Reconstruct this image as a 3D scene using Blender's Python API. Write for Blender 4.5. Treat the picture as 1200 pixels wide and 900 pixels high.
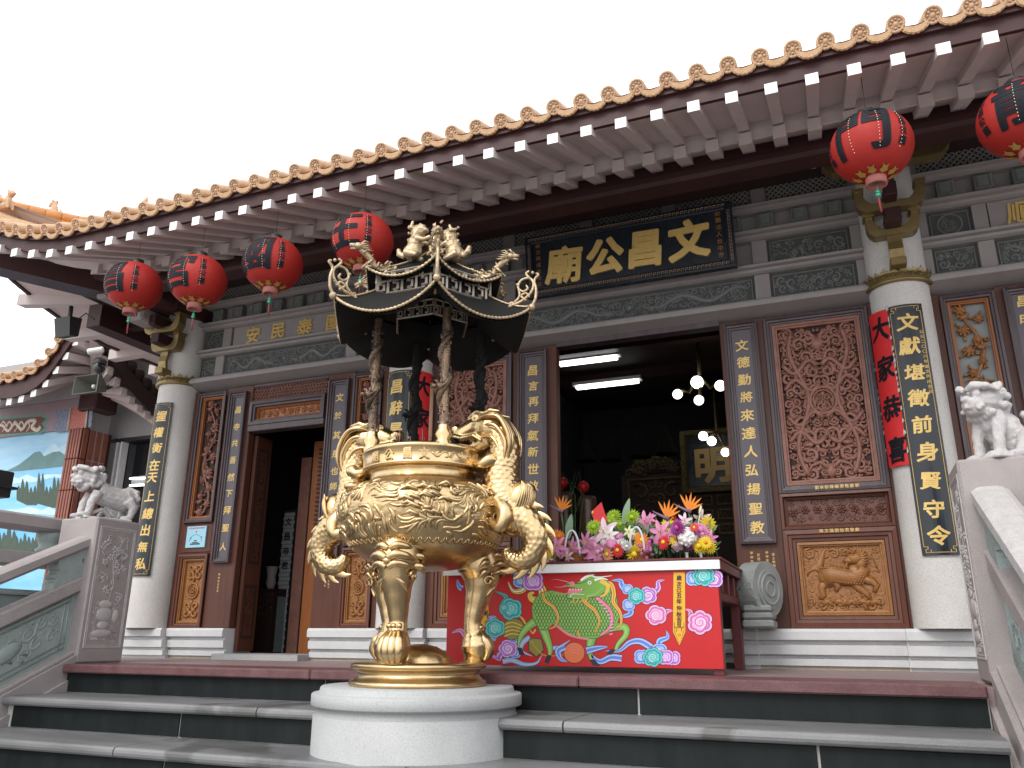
import bpy, bmesh, math, random
from math import sin, cos, pi, radians, sqrt, atan2, hypot
from mathutils import Vector, Matrix, noise, Euler
random.seed(7)
S = bpy.context.scene
for o in list(bpy.data.objects): bpy.data.objects.remove(o)
COL = S.collection

# ---------------------------------------------------------------- camera
# world: X runs along the temple front, +Y goes into the temple, z = 0 is the top of the terrace
EYE = Vector((0, 0, .19))
FPX, PITCH, ROLL, YAW = 947.9, radians(17.3676), radians(.2972), radians(22.2267)
_fw = Vector((-sin(YAW)*cos(PITCH), cos(YAW)*cos(PITCH), sin(PITCH)))
_ri0 = Vector((cos(YAW), sin(YAW), 0)); _up0 = _ri0.cross(_fw)
_ri = _ri0*cos(ROLL)+_up0*sin(ROLL); _up = _up0*cos(ROLL)-_ri0*sin(ROLL)
cd = bpy.data.cameras.new('camera'); cam = bpy.data.objects.new('camera', cd); COL.objects.link(cam)
cd.sensor_width = 36; cd.lens = FPX/1200*36; cd.clip_start = .05; cd.clip_end = 2000
cam.matrix_world = Matrix((( _ri.x, _up.x, -_fw.x, EYE.x), (_ri.y, _up.y, -_fw.y, EYE.y), (_ri.z, _up.z, -_fw.z, EYE.z), (0, 0, 0, 1)))
S.camera = cam
def ray(px, py): return _fw+_ri*((px-600)/FPX)-_up*((py-450)/FPX)
def W(px, py, Y):
    """survey: where a sight line meets the vertical plane at depth Y"""
    d = ray(px, py); return EYE+d*(Y/d.y)
# ---------------------------------------------------------------- light: bright overcast day
w = bpy.data.worlds.new('World'); S.world = w; w.use_nodes = True
nt = w.node_tree; nt.nodes.clear()
out = nt.nodes.new('ShaderNodeOutputWorld'); bg = nt.nodes.new('ShaderNodeBackground')
sk = nt.nodes.new('ShaderNodeTexSky'); sk.sky_type = 'NISHITA'; sk.sun_disc = False
SUN_EL, SUN_AZ = radians(44), radians(196)
sk.sun_elevation = SUN_EL; sk.sun_rotation = SUN_AZ; sk.dust_density = 5; sk.air_density = 1.5
mx = nt.nodes.new('ShaderNodeMix'); mx.data_type = 'RGBA'; mx.inputs['Factor'].default_value = .86
mx.inputs['B'].default_value = (15.6, 15.9, 16.3, 1)      # the thick white cloud layer over the blue
nt.links.new(sk.outputs[0], mx.inputs['A']); nt.links.new(mx.outputs['Result'], bg.inputs[0])
bg.inputs[1].default_value = .10
nt.links.new(bg.outputs[0], out.inputs[0])
sd = bpy.data.lights.new('sun', 'SUN'); sun = bpy.data.objects.new('sun', sd); COL.objects.link(sun)
sd.energy = 1.35; sd.angle = radians(28); sd.color = (1, .965, .91)
_sv = Vector((sin(SUN_AZ)*cos(SUN_EL), cos(SUN_AZ)*cos(SUN_EL), sin(SUN_EL)))
sun.rotation_euler = _sv.to_track_quat('Z', 'Y').to_euler()
S.view_settings.view_transform = 'Standard'; S.view_settings.look = 'None'
S.view_settings.exposure = .50; S.view_settings.gamma = 1
S.cycles.max_bounces = 6; S.cycles.diffuse_bounces = 3; S.cycles.glossy_bounces = 3

# ---------------------------------------------------------------- materials
def M(name, col, rough=.6, metal=0, col2=None, nscale=8, mix=.5, bump=0, bscale=None, spec=.5, speck=None, kind='noise', stretch=(1, 1, 1), coat=0, emit=0, detail=5):
    m = bpy.data.materials.new(name); m.use_nodes = True; t = m.node_tree; N = t.nodes; L = t.links
    b = N['Principled BSDF']; b.inputs['Roughness'].default_value = rough; b.inputs['Metallic'].default_value = metal
    b.inputs['Specular IOR Level'].default_value = spec
    if coat: b.inputs['Coat Weight'].default_value = coat; b.inputs['Coat Roughness'].default_value = .12
    c4 = (*col, 1); b.inputs['Base Color'].default_value = c4
    if emit: b.inputs['Emission Color'].default_value = c4; b.inputs['Emission Strength'].default_value = emit
    if col2 or bump or speck:
        tc = N.new('ShaderNodeTexCoord'); mp = N.new('ShaderNodeMapping'); mp.inputs['Scale'].default_value = stretch
        L.new(tc.outputs['Object'], mp.inputs[0])
    src = None
    if col2:
        nz = N.new('ShaderNodeTexNoise'); nz.inputs['Scale'].default_value = nscale; nz.inputs['Detail'].default_value = detail; nz.inputs['Roughness'].default_value = .65
        L.new(mp.outputs[0], nz.inputs[0])
        r = N.new('ShaderNodeValToRGB'); r.color_ramp.elements[0].position = .5-mix*.5; r.color_ramp.elements[1].position = .5+mix*.5
        r.color_ramp.elements[0].color = c4; r.color_ramp.elements[1].color = (*col2, 1)
        L.new(nz.outputs[0], r.inputs[0]); src = r.outputs[0]
        mr = N.new('ShaderNodeMapRange'); mr.inputs['To Min'].default_value = max(.03, rough-.1); mr.inputs['To Max'].default_value = min(1, rough+.13)
        L.new(nz.outputs[0], mr.inputs[0]); L.new(mr.outputs[0], b.inputs['Roughness'])
    if speck:
        sc, dark, amt = speck
        vz = N.new('ShaderNodeTexNoise'); vz.inputs['Scale'].default_value = sc; vz.inputs['Detail'].default_value = 2
        L.new(mp.outputs[0], vz.inputs[0])
        rr = N.new('ShaderNodeValToRGB'); rr.color_ramp.elements[0].position = amt; rr.color_ramp.elements[1].position = amt+.1
        rr.color_ramp.elements[0].color = (*dark, 1); rr.color_ramp.elements[1].color = (1, 1, 1, 1); L.new(vz.outputs[0], rr.inputs[0])
        mm = N.new('ShaderNodeMix'); mm.data_type = 'RGBA'; mm.blend_type = 'MULTIPLY'; mm.inputs['Factor'].default_value = 1
        if src: L.new(src, mm.inputs['A'])
        else: mm.inputs['A'].default_value = c4
        L.new(rr.outputs[0], mm.inputs['B']); src = mm.outputs['Result']
    if src: L.new(src, b.inputs['Base Color'])
    if bump:
        bn = N.new('ShaderNodeTexVoronoi' if kind == 'voronoi' else 'ShaderNodeTexNoise'); bn.inputs['Scale'].default_value = bscale or nscale*3
        L.new(mp.outputs[0], bn.inputs[0]); bp = N.new('ShaderNodeBump'); bp.inputs['Strength'].default_value = bump; bp.inputs['Distance'].default_value = .01
        L.new(bn.outputs[0], bp.inputs['Height']); L.new(bp.outputs[0], b.inputs['Normal'])
    return m
G = {}
G['granite'] = M('white_granite', (.40, .405, .41), .6, col2=(.33, .335, .34), nscale=3, bump=.12, bscale=200, speck=(330, (.72, .72, .72), .40))
G['granite_base'] = M('grey_white_granite', (.66, .67, .68), .5, col2=(.54, .55, .56), nscale=4, bump=.1, bscale=160, speck=(330, (.82, .82, .82), .38))
G['granite_warm'] = M('warm_washed_stone', (.67, .66, .64), .7, col2=(.56, .55, .535), nscale=2.5, bump=.2, bscale=220, speck=(240, (.70, .68, .66), .38))
G['newel'] = M('pinkish_grey_granite', (.36, .325, .32), .6, col2=(.29, .26, .26), nscale=5, bump=.15, bscale=170, speck=(300, (.72, .70, .70), .42))
G['lion'] = M('carved_pale_granite', (.52, .50, .50), .7, col2=(.40, .38, .38), nscale=14, bump=.2, bscale=120, speck=(300, (.74, .74, .74), .40))
G['stone_dark'] = M('grey_beam_stone', (.30, .28, .275), .65, col2=(.245, .225, .225), nscale=6, bump=.15, bscale=120)
G['slate'] = M('green_grey_carved_slate', (.055, .062, .060), .65, col2=(.085, .092, .088), nscale=9, bump=.2, bscale=80, spec=.3)  # ground darkened: shade of the carved recesses is put into the colour
G['slate_relief'] = M('lightened_slate_relief', (.20, .21, .205), .6, col2=(.12, .13, .128), nscale=12, bump=.2, bscale=80)  # relief lightened against the dark ground so the hollows look shaded
G['slate_light'] = M('blue_green_carved_stone', (.30, .355, .345), .6, col2=(.22, .265, .26), nscale=8, bump=.2, bscale=90, speck=(280, (.75, .76, .75), .38))
G['wood'] = M('dark_lacquered_wood', (.066, .023, .015), .42, col2=(.115, .042, .027), nscale=5, stretch=(6, 6, .6), bump=.12, bscale=60, spec=.35)
G['wood_frame'] = M('sky_tinted_lacquered_wood', (.085, .060, .070), .36, col2=(.048, .032, .036), nscale=4, stretch=(5, 5, .7), bump=.08, bscale=60, spec=.5)  # bluish grey of the sky's reflection mixed into the wood colour
G['wood_low'] = M('reddish_brown_varnished_wood', (.145, .047, .027), .36, col2=(.085, .029, .019), nscale=4, stretch=(5, 5, .7), bump=.08, bscale=60, spec=.45)
G['carve_red'] = M('reddish_carved_wood', (.31, .145, .11), .5, col2=(.21, .09, .066), nscale=12, bump=.25, bscale=70)
G['carve_gold'] = M('honey_carved_wood', (.34, .15, .042), .42, col2=(.24, .095, .026), nscale=9, bump=.3, bscale=80)
G['orange_wood'] = M('orange_varnished_wood', (.36, .13, .04), .35, col2=(.25, .08, .025), nscale=6, stretch=(5, 5, .7))
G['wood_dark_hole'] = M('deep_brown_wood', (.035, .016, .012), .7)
G['backing'] = M('pale_grey_backing', (.22, .24, .24), .5)
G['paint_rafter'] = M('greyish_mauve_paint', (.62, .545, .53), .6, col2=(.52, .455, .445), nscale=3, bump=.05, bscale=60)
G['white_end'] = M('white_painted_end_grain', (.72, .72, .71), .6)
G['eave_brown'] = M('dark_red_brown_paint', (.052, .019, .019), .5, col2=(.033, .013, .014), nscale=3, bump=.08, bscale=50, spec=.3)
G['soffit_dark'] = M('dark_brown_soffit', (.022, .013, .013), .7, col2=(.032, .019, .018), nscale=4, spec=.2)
G['tile'] = M('ochre_glazed_tile', (.52, .34, .18), .4, col2=(.38, .21, .11), nscale=22, bump=.35, bscale=140, spec=.5)
G['tile_disc'] = M('pink_ochre_tile_face', (.47, .26, .18), .5, col2=(.53, .36, .19), nscale=60, mix=.2, bump=.6, bscale=170)
G['ridge'] = M('orange_glazed_ridge_tile', (.60, .27, .085), .3, col2=(.50, .19, .05), nscale=9, bump=.12, bscale=60)
G['gold'] = M('polished_brass', (.64, .47, .255), .27, 1, col2=(.48, .34, .18), nscale=6, bump=.05, bscale=70)
G['gold_rel'] = M('embossed_brass', (.64, .47, .255), .31, 1, col2=(.38, .27, .145), nscale=14, bump=.12, bscale=95)
G['gold_pale'] = M('pale_aged_gilding', (.54, .42, .28), .45, .7, col2=(.30, .22, .13), nscale=30, bump=.4, bscale=110)
G['gold_soot'] = M('sooty_brass', (.30, .21, .14), .45, .6, col2=(.07, .05, .04), nscale=14, mix=.35, bump=.5, bscale=80)
G['gold_bracket'] = M('old_gold_bracket', (.36, .27, .12), .38, .65, col2=(.16, .115, .05), nscale=8, mix=.7, bump=.15, bscale=60)
G['gilt'] = M('gilt_lettering', (.78, .56, .20), .4, .25, col2=(.66, .44, .13), nscale=30)
G['gilt_dim'] = M('dull_gilt_carving', (.17, .125, .045), .5, .5, col2=(.05, .036, .016), nscale=40, mix=.3, bump=.4, bscale=90)
G['soot'] = M('black_sooty_iron', (.007, .007, .0075), .75, col2=(.014, .013, .012), nscale=8, bump=.2, bscale=40, spec=.2)
G['fret'] = M('grey_fret_metal', (.40, .34, .29), .45, .4, col2=(.20, .17, .14), nscale=12)
G['board_blue'] = M('black_blue_lacquer_board', (.014, .019, .027), .25, spec=.4, col2=(.02, .026, .034), nscale=3)
G['board_grey'] = M('slate_coloured_jamb_panel', (.075, .066, .085), .35, col2=(.095, .082, .10), nscale=3)
G['red'] = M('bright_red_enamel', (.50, .012, .014), .38, col2=(.44, .010, .012), nscale=3, spec=.35)
G['red_paper'] = M('red_paper', (.66, .02, .022), .55, col2=(.58, .014, .018), nscale=9, bump=.1, bscale=30)
G['lantern'] = M('red_lantern_silk', (.35, .024, .018), .55, col2=(.28, .015, .012), nscale=4, bump=.1, bscale=60, spec=.25)
G['black_ink'] = M('black_paint', (.008, .009, .014), .65, spec=.2)
G['brown_red'] = M('dark_red_table_wood', (.14, .022, .024), .4, col2=(.10, .018, .02), nscale=5)
G['white_metal'] = M('brushed_steel_strip', (.80, .81, .82), .4, 0, col2=(.72, .73, .74), nscale=3, stretch=(1, 1, 8))
G['step_red'] = M('dark_red_granite', (.085, .036, .040), .45, col2=(.20, .105, .11), nscale=9, mix=.7, bump=.12, bscale=120, speck=(200, (.7, .65, .65), .42), spec=.3)
G['riser'] = M('black_granite_riser', (.007, .009, .0095), .45, col2=(.017, .021, .022), nscale=4, stretch=(2, 1, .5), spec=.16, bump=.04, bscale=90)
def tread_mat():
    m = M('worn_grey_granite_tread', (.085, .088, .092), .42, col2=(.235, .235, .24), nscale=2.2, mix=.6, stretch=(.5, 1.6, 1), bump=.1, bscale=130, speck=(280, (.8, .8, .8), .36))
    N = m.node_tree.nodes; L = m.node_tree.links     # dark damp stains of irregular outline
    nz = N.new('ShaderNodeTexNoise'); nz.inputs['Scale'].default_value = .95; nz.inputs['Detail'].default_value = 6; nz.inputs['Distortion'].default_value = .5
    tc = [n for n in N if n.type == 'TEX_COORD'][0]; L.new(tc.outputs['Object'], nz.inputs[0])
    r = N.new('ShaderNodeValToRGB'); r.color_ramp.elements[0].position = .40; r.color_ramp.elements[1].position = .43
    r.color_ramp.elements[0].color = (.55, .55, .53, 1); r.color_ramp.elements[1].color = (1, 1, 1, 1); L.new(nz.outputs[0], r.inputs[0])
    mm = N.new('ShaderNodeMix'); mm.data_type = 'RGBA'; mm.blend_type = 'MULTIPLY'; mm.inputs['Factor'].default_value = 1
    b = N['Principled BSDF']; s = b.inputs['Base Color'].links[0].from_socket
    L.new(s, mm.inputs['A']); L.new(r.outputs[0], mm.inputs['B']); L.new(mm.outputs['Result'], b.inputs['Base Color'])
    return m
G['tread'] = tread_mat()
G['grout'] = M('pale_cement_grout', (.50, .50, .48), .8, col2=(.38, .38, .37), nscale=20)
G['terrace'] = M('terrace_paving', (.24, .17, .17), .5, col2=(.30, .22, .22), nscale=5, speck=(150, (.7, .7, .7), .38))
G['ground'] = M('courtyard_paving', (.36, .35, .335), .8, col2=(.30, .29, .275), nscale=2, bump=.2, bscale=40)
G['brick'] = M('reddish_brown_tile', (.30, .095, .055), .45, col2=(.20, .06, .04), nscale=12, bump=.15, bscale=60)
G['concrete'] = M('smooth_grey_render', (.33, .33, .325), .8, col2=(.26, .26, .26), nscale=2.5, bump=.1, bscale=40)
G['glass'] = M('dark_window_glass', (.012, .015, .018), .06, spec=.8)
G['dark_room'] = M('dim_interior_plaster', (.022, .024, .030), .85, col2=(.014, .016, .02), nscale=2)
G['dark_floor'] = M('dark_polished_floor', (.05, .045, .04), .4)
G['green_metal'] = M('grey_green_metal', (.10, .11, .09), .5)
G['black'] = M('matt_black_plastic', (.02, .02, .022), .5)
G['white'] = M('white_plastic', (.7, .7, .7), .45)
G['jade'] = M('green_bead', (.02, .32, .20), .35)
G['tassel'] = M('dull_red_tassel', (.22, .03, .03), .8)
G['tube'] = M('lit_fluorescent_tube', (1, 1, 1), .5, emit=4)
G['bulb'] = M('lit_frosted_bulb', (1, .98, .90), .5, emit=3)
G['leaf'] = M('green_leaf', (.05, .13, .045), .45, col2=(.09, .19, .06), nscale=30)
G['stem'] = M('dark_green_stem', (.04, .085, .03), .6)
FL = {k: M('petal_'+k, c, .6, col2=tuple(v*.72 for v in c), nscale=70) for k, c in dict(pink=(.70, .26, .48), pale_pink=(.80, .58, .70), magenta=(.45, .06, .32),
      white=(.82, .82, .80), yellow=(.82, .60, .02), orange=(.82, .24, .02), red=(.60, .02, .03), lime=(.36, .55, .03), peach=(.82, .36, .22), cream=(.70, .72, .42), purple=(.40, .10, .40)).items()}

from mathutils.geometry import tessellate_polygon
# ---------------------------------------------------------------- mesh builder
class MB:
    def __init__(s): s.v = []; s.f = []; s.m = []; s.s = []
    def add(s, vs, fs, mi=0, sm=False):
        o = len(s.v); s.v += [tuple(v) for v in vs]
        for f in fs: s.f.append(tuple(i+o for i in f)); s.m.append(mi); s.s.append(sm)
        return s
    def box(s, x0, x1, y0, y1, z0, z1, mi=0, c=0):
        if c:   # chamfered
            vs = []; x0, x1 = min(x0, x1), max(x0, x1); c = min(c, (x1-x0)/2.1, abs(y1-y0)/2.1, abs(z1-z0)/2.1)
            bm = bmesh.new(); bmesh.ops.create_cube(bm, size=1)
            for v in bm.verts: v.co = ((x0+x1)/2+v.co.x*(x1-x0), (y0+y1)/2+v.co.y*(y1-y0), (z0+z1)/2+v.co.z*(z1-z0))
            bmesh.ops.bevel(bm, geom=bm.edges[:], offset=c, segments=1, affect='EDGES')
            bmesh.ops.recalc_face_normals(bm, faces=bm.faces)
            bm.verts.index_update(); s.add([v.co for v in bm.verts], [[v.index for v in f.verts] for f in bm.faces], mi); bm.free(); return s
        return s.add([(x0, y0, z0), (x1, y0, z0), (x1, y1, z0), (x0, y1, z0), (x0, y0, z1), (x1, y0, z1), (x1, y1, z1), (x0, y1, z1)],
                     [(0, 3, 2, 1), (4, 5, 6, 7), (0, 1, 5, 4), (1, 2, 6, 5), (2, 3, 7, 6), (3, 0, 4, 7)], mi)
    def hexa(s, b, t, mi=0):     # 4 bottom corners, 4 top corners
        return s.add(list(b)+list(t), [(0, 3, 2, 1), (4, 5, 6, 7), (0, 1, 5, 4), (1, 2, 6, 5), (2, 3, 7, 6), (3, 0, 4, 7)], mi)
    def prism(s, poly, y0, y1, mi=0, sm=False):       # polygon in (x, z), extruded along Y
        n = len(poly); vs = [(x, y0, z) for x, z in poly]+[(x, y1, z) for x, z in poly]
        ar = sum(poly[i][0]*poly[(i+1) % n][1]-poly[(i+1) % n][0]*poly[i][1] for i in range(n))
        fs = [list(range(n)), list(range(2*n-1, n-1, -1))]+[((i+1) % n, i, n+i, n+(i+1) % n) for i in range(n)]
        if ar < 0: fs = [tuple(reversed(f)) for f in fs]
        return s.add(vs, fs, mi, sm)
    def prismx(s, poly, x0, x1, mi=0):                # polygon in (y, z), extruded along X
        n = len(poly); vs = [(x0, y, z) for y, z in poly]+[(x1, y, z) for y, z in poly]
        ar = sum(poly[i][0]*poly[(i+1) % n][1]-poly[(i+1) % n][0]*poly[i][1] for i in range(n))
        fs = [list(range(n-1, -1, -1)), list(range(n, 2*n))]+[(i, (i+1) % n, n+(i+1) % n, n+i) for i in range(n)]
        if ar < 0: fs = [tuple(reversed(f)) for f in fs]
        return s.add(vs, fs, mi)
    def tube(s, pts, rad, n=8, mi=0, fn=None, flat=1, up=None, cap=True, sm=True):
        P = [Vector(p) for p in pts]; k = len(P); R = rad if hasattr(rad, '__len__') else [rad]*k
        if k < 2: return s
        T = [(P[min(i+1, k-1)]-P[max(i-1, 0)]).normalized() for i in range(k)]
        u = Vector(up) if up else (Vector((0, 0, 1)) if abs(T[0].z) < .9 else Vector((1, 0, 0)))
        a = (u-T[0]*u.dot(T[0])).normalized(); vs = []; L = 0
        for i in range(k):
            if i: L += (P[i]-P[i-1]).length
            if up: a = (u-T[i]*u.dot(T[i])).normalized()
            else: a = (a-T[i]*a.dot(T[i])).normalized()
            b = T[i].cross(a)
            for j in range(n):
                th = 2*pi*j/n; r = R[i]*(fn(L, th) if fn else 1)
                vs.append(P[i]+a*(cos(th)*r*flat)+b*(sin(th)*r))
        fs = [(i*n+j, i*n+(j+1) % n, (i+1)*n+(j+1) % n, (i+1)*n+j) for i in range(k-1) for j in range(n)]
        if cap: fs += [tuple(range(n-1, -1, -1)), tuple(range((k-1)*n, k*n))]
        return s.add(vs, fs, mi, sm)
    def lathe(s, prof, c=(0, 0, 0), n=32, mi=0, sm=True, fn=None, a0=0, a1=2*pi):   # prof: (r, z) upwards
        full = abs(a1-a0-2*pi) < 1e-6; m = n if full else n+1; vs = []
        for r, z in prof:
            for j in range(m):
                th = a0+(a1-a0)*j/n; rr = r+(fn(th, z, r) if fn else 0)
                vs.append((c[0]+rr*cos(th), c[1]+rr*sin(th), c[2]+z))
        fs = []
        for i in range(len(prof)-1):
            for j in range(n):
                k = (j+1) % m if full else j+1
                fs.append((i*m+j, i*m+k, (i+1)*m+k, (i+1)*m+j))
        return s.add(vs, fs, mi, sm)
    def ball(s, c, r, n=10, mi=0, rot=None, sm=True, top=False):
        rx, ry, rz = r if hasattr(r, '__len__') else (r, r, r); k = max(3, n//2); vs = []; fs = []
        Q = rot.to_matrix() if isinstance(rot, Euler) else rot
        for i in range(k+1):
            ph = -pi/2+pi*i/k
            for j in range(n):
                th = 2*pi*j/n; p = Vector((rx*cos(ph)*cos(th), ry*cos(ph)*sin(th), rz*sin(ph)))
                if Q: p = Q@p
                vs.append(Vector(c)+p)
        for i in range(k):
            for j in range(n): fs.append((i*n+j, i*n+(j+1) % n, (i+1)*n+(j+1) % n, (i+1)*n+j))
        return s.add(vs, fs, mi, sm)
    def xf(s, mat, i0=0):
        for i in range(i0, len(s.v)): s.v[i] = tuple(mat@Vector(s.v[i]))
        return s
    def mesh(s, name, mats):
        me = bpy.data.meshes.new(name); me.from_pydata(s.v, [], s.f)
        for m in (mats if isinstance(mats, (list, tuple)) else [mats]): me.materials.append(G[m] if isinstance(m, str) else m)
        me.polygons.foreach_set('material_index', s.m); me.polygons.foreach_set('use_smooth', s.s); me.update()
        return me
    def build(s, name, mats, parent=None, label=None, cat=None, group=None, kind=None):
        return obj(name, s.mesh(name, mats), parent, label, cat, group, kind)
def tag(o, label=None, cat=None, group=None, kind=None):
    for k, v in (('label', label), ('category', cat), ('group', group), ('kind', kind)):
        if v: o[k] = v
    return o
def obj(name, me, parent=None, label=None, cat=None, group=None, kind=None):
    o = bpy.data.objects.new(name, me); COL.objects.link(o)
    if parent:
        o.parent = parent
        if parent.parent is None: o.matrix_parent_inverse = Matrix.Translation(-parent.location)
    return tag(o, label, cat, group, kind)
def thing(name, label, cat, loc=(0, 0, 0), group=None, kind=None):
    o = bpy.data.objects.new(name, None); COL.objects.link(o); o.location = loc; o.empty_display_size = .1
    return tag(o, label, cat, group, kind)
# builders work in world coordinates; children keep them through parent_loc
def box(name, mat, parent, *a, c=.004, **k): return MB().box(*a, c=c).build(name, mat, parent, **k)
def remesh(mb, voxel, smooth=2):
    me = mb.mesh('tmp', []); o = bpy.data.objects.new('tmp', me); COL.objects.link(o)
    r = o.modifiers.new('r', 'REMESH'); r.mode = 'VOXEL'; r.voxel_size = voxel
    if smooth: q = o.modifiers.new('s', 'SMOOTH'); q.factor = .5; q.iterations = smooth
    dg = bpy.context.evaluated_depsgraph_get(); dg.update()
    m2 = bpy.data.meshes.new_from_object(o.evaluated_get(dg), depsgraph=dg)
    v = [x.co.copy() for x in m2.vertices]; f = [tuple(p.vertices) for p in m2.polygons]
    nm = [x.normal.copy() for x in m2.vertices]
    bpy.data.objects.remove(o); bpy.data.meshes.remove(me); bpy.data.meshes.remove(m2)
    out = MB(); out.add(v, f, 0, True); out.n = nm; return out
def copy_tree(o, parent=None, loc=None, mat=None):
    c = o.copy(); COL.objects.link(c)
    if parent: c.parent = parent
    if loc is not None: c.location = loc
    for ch in o.children: copy_tree(ch, c)
    return c
# ---------------------------------------------------------------- writing
_gc = {}
def glyph(ch, off=.02, sub=0):
    """outline of one character: (x, y, lift) points and faces; a ribbon round every edge makes it brush-bold"""
    k = (ch, off, sub)
    if k not in _gc:
        cu = bpy.data.curves.new('g', 'FONT'); cu.body = ch; cu.resolution_u = 2; cu.fill_mode = 'FRONT'
        o = bpy.data.objects.new('g', cu); COL.objects.link(o); dg = bpy.context.evaluated_depsgraph_get(); dg.update()
        m = bpy.data.meshes.new_from_object(o.evaluated_get(dg), depsgraph=dg)
        bm = bmesh.new(); bm.from_mesh(m); bmesh.ops.remove_doubles(bm, verts=bm.verts[:], dist=1e-4); bmesh.ops.triangulate(bm, faces=bm.faces[:])
        if bm.verts:
            x0, x1 = min(p.co.x for p in bm.verts), max(p.co.x for p in bm.verts); y0, y1 = min(p.co.y for p in bm.verts), max(p.co.y for p in bm.verts)
            for p in bm.verts: p.co.x -= (x0+x1)/2; p.co.y -= (y0+y1)/2
        B = [(e.verts[0].co.copy(), e.verts[1].co.copy()) for e in bm.edges if len(e.link_faces) == 1]
        for _ in range(4):
            if not sub: break
            L_ = [e for e in bm.edges if e.calc_length() > sub]
            if not L_: break
            bmesh.ops.subdivide_edges(bm, edges=L_, cuts=1, use_grid_fill=False); bmesh.ops.triangulate(bm, faces=bm.faces[:])
        bm.verts.index_update(); v = [(p.co.x, p.co.y, 0) for p in bm.verts]; f = [tuple(q.index for q in g.verts) for g in bm.faces]; bm.free()
        wob = random.Random(ord(ch[0]))
        for a, b in B:
            d = b-a; L_ = d.length
            if L_ < 1e-5: continue
            d /= L_; n = Vector((-d.y, d.x, 0)); w_ = off; lf_ = 1+.25*(len(f)*7 % 11); a2, b2 = a-d*w_*.55, b+d*w_*.55; k_ = max(1, int((b2-a2).length/sub)) if sub else 1; i0 = len(v)
            for i in range(k_+1):
                q = a2.lerp(b2, i/k_); v += [((q+n*w_)[0], (q+n*w_)[1], lf_), ((q-n*w_)[0], (q-n*w_)[1], lf_)]
            f += [(i0+2*i, i0+2*i+1, i0+2*i+3, i0+2*i+2) for i in range(k_)]
        bpy.data.objects.remove(o); bpy.data.curves.remove(cu); bpy.data.meshes.remove(m); _gc[k] = (v, f)
    return _gc[k]
def put(mb, ch, x, z, y, size, off=.02, mi=0, wx=1, shear=0, rot=0, fn=None, thick=0.0, sub=0):
    """one character in the XZ plane facing -Y; fn maps (x, y, z) to where it really lies"""
    v, f = glyph(ch, off, sub); P = []; cr, sr = cos(rot), sin(rot); lf = min(.0004, size*.003)
    for a, b, d in v:
        a2 = a*wx+b*shear; a3, b3 = a2*cr-b*sr, a2*sr+b*cr; q = (x+a3*size, y-lf*d-thick, z+b3*size); P.append(fn(*q) if fn else q)
    mb.add(P, f, mi)
    if thick:
        e = {}
        for g in f:
            for i in range(len(g)): e[(g[i], g[(i+1) % len(g)])] = 1
        B = [(a, b) for (a, b) in e if (b, a) not in e]; n = len(P)
        Q = []
        for a, b, d in v:
            a2 = a*wx+b*shear; a3, b3 = a2*cr-b*sr, a2*sr+b*cr; q = (x+a3*size, y+.002, z+b3*size); Q.append(fn(*q) if fn else q)
        mb.add(P+Q, [(b, a, a+n, b+n) for a, b in B], mi)
def chars(L_, mat, parent, fn=None, name='character'):
    """L_: (ch, x, z, y, size, off, wx, shear, rot, thick, sub); every large character is a part of its own"""
    for c in L_:
        m = MB(); ch, x, z, y, size, off, wx, sh, ro, th, sub = c; put(m, ch, x, z, y, size, off, 0, wx, sh, ro, fn, th, sub)
        if m.v: m.build(name, mat, parent)
def sp(P, n=6):
    """smooth a control polygon"""
    P = [Vector(q) for q in P]; Q = []
    for i in range(len(P)-1):
        a, b, c, d = P[max(i-1, 0)], P[i], P[i+1], P[min(i+2, len(P)-1)]
        for k in range(n): t = k/n; Q.append(.5*((2*b)+(c-a)*t+(2*a-5*b+4*c-d)*t*t+(3*b-a-3*c+d)*t**3))
    return Q+[P[-1]]
def spr(R, n=6): return [R[i]+(R[i+1]-R[i])*k/n for i in range(len(R)-1) for k in range(n)]+[R[-1]]
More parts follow.
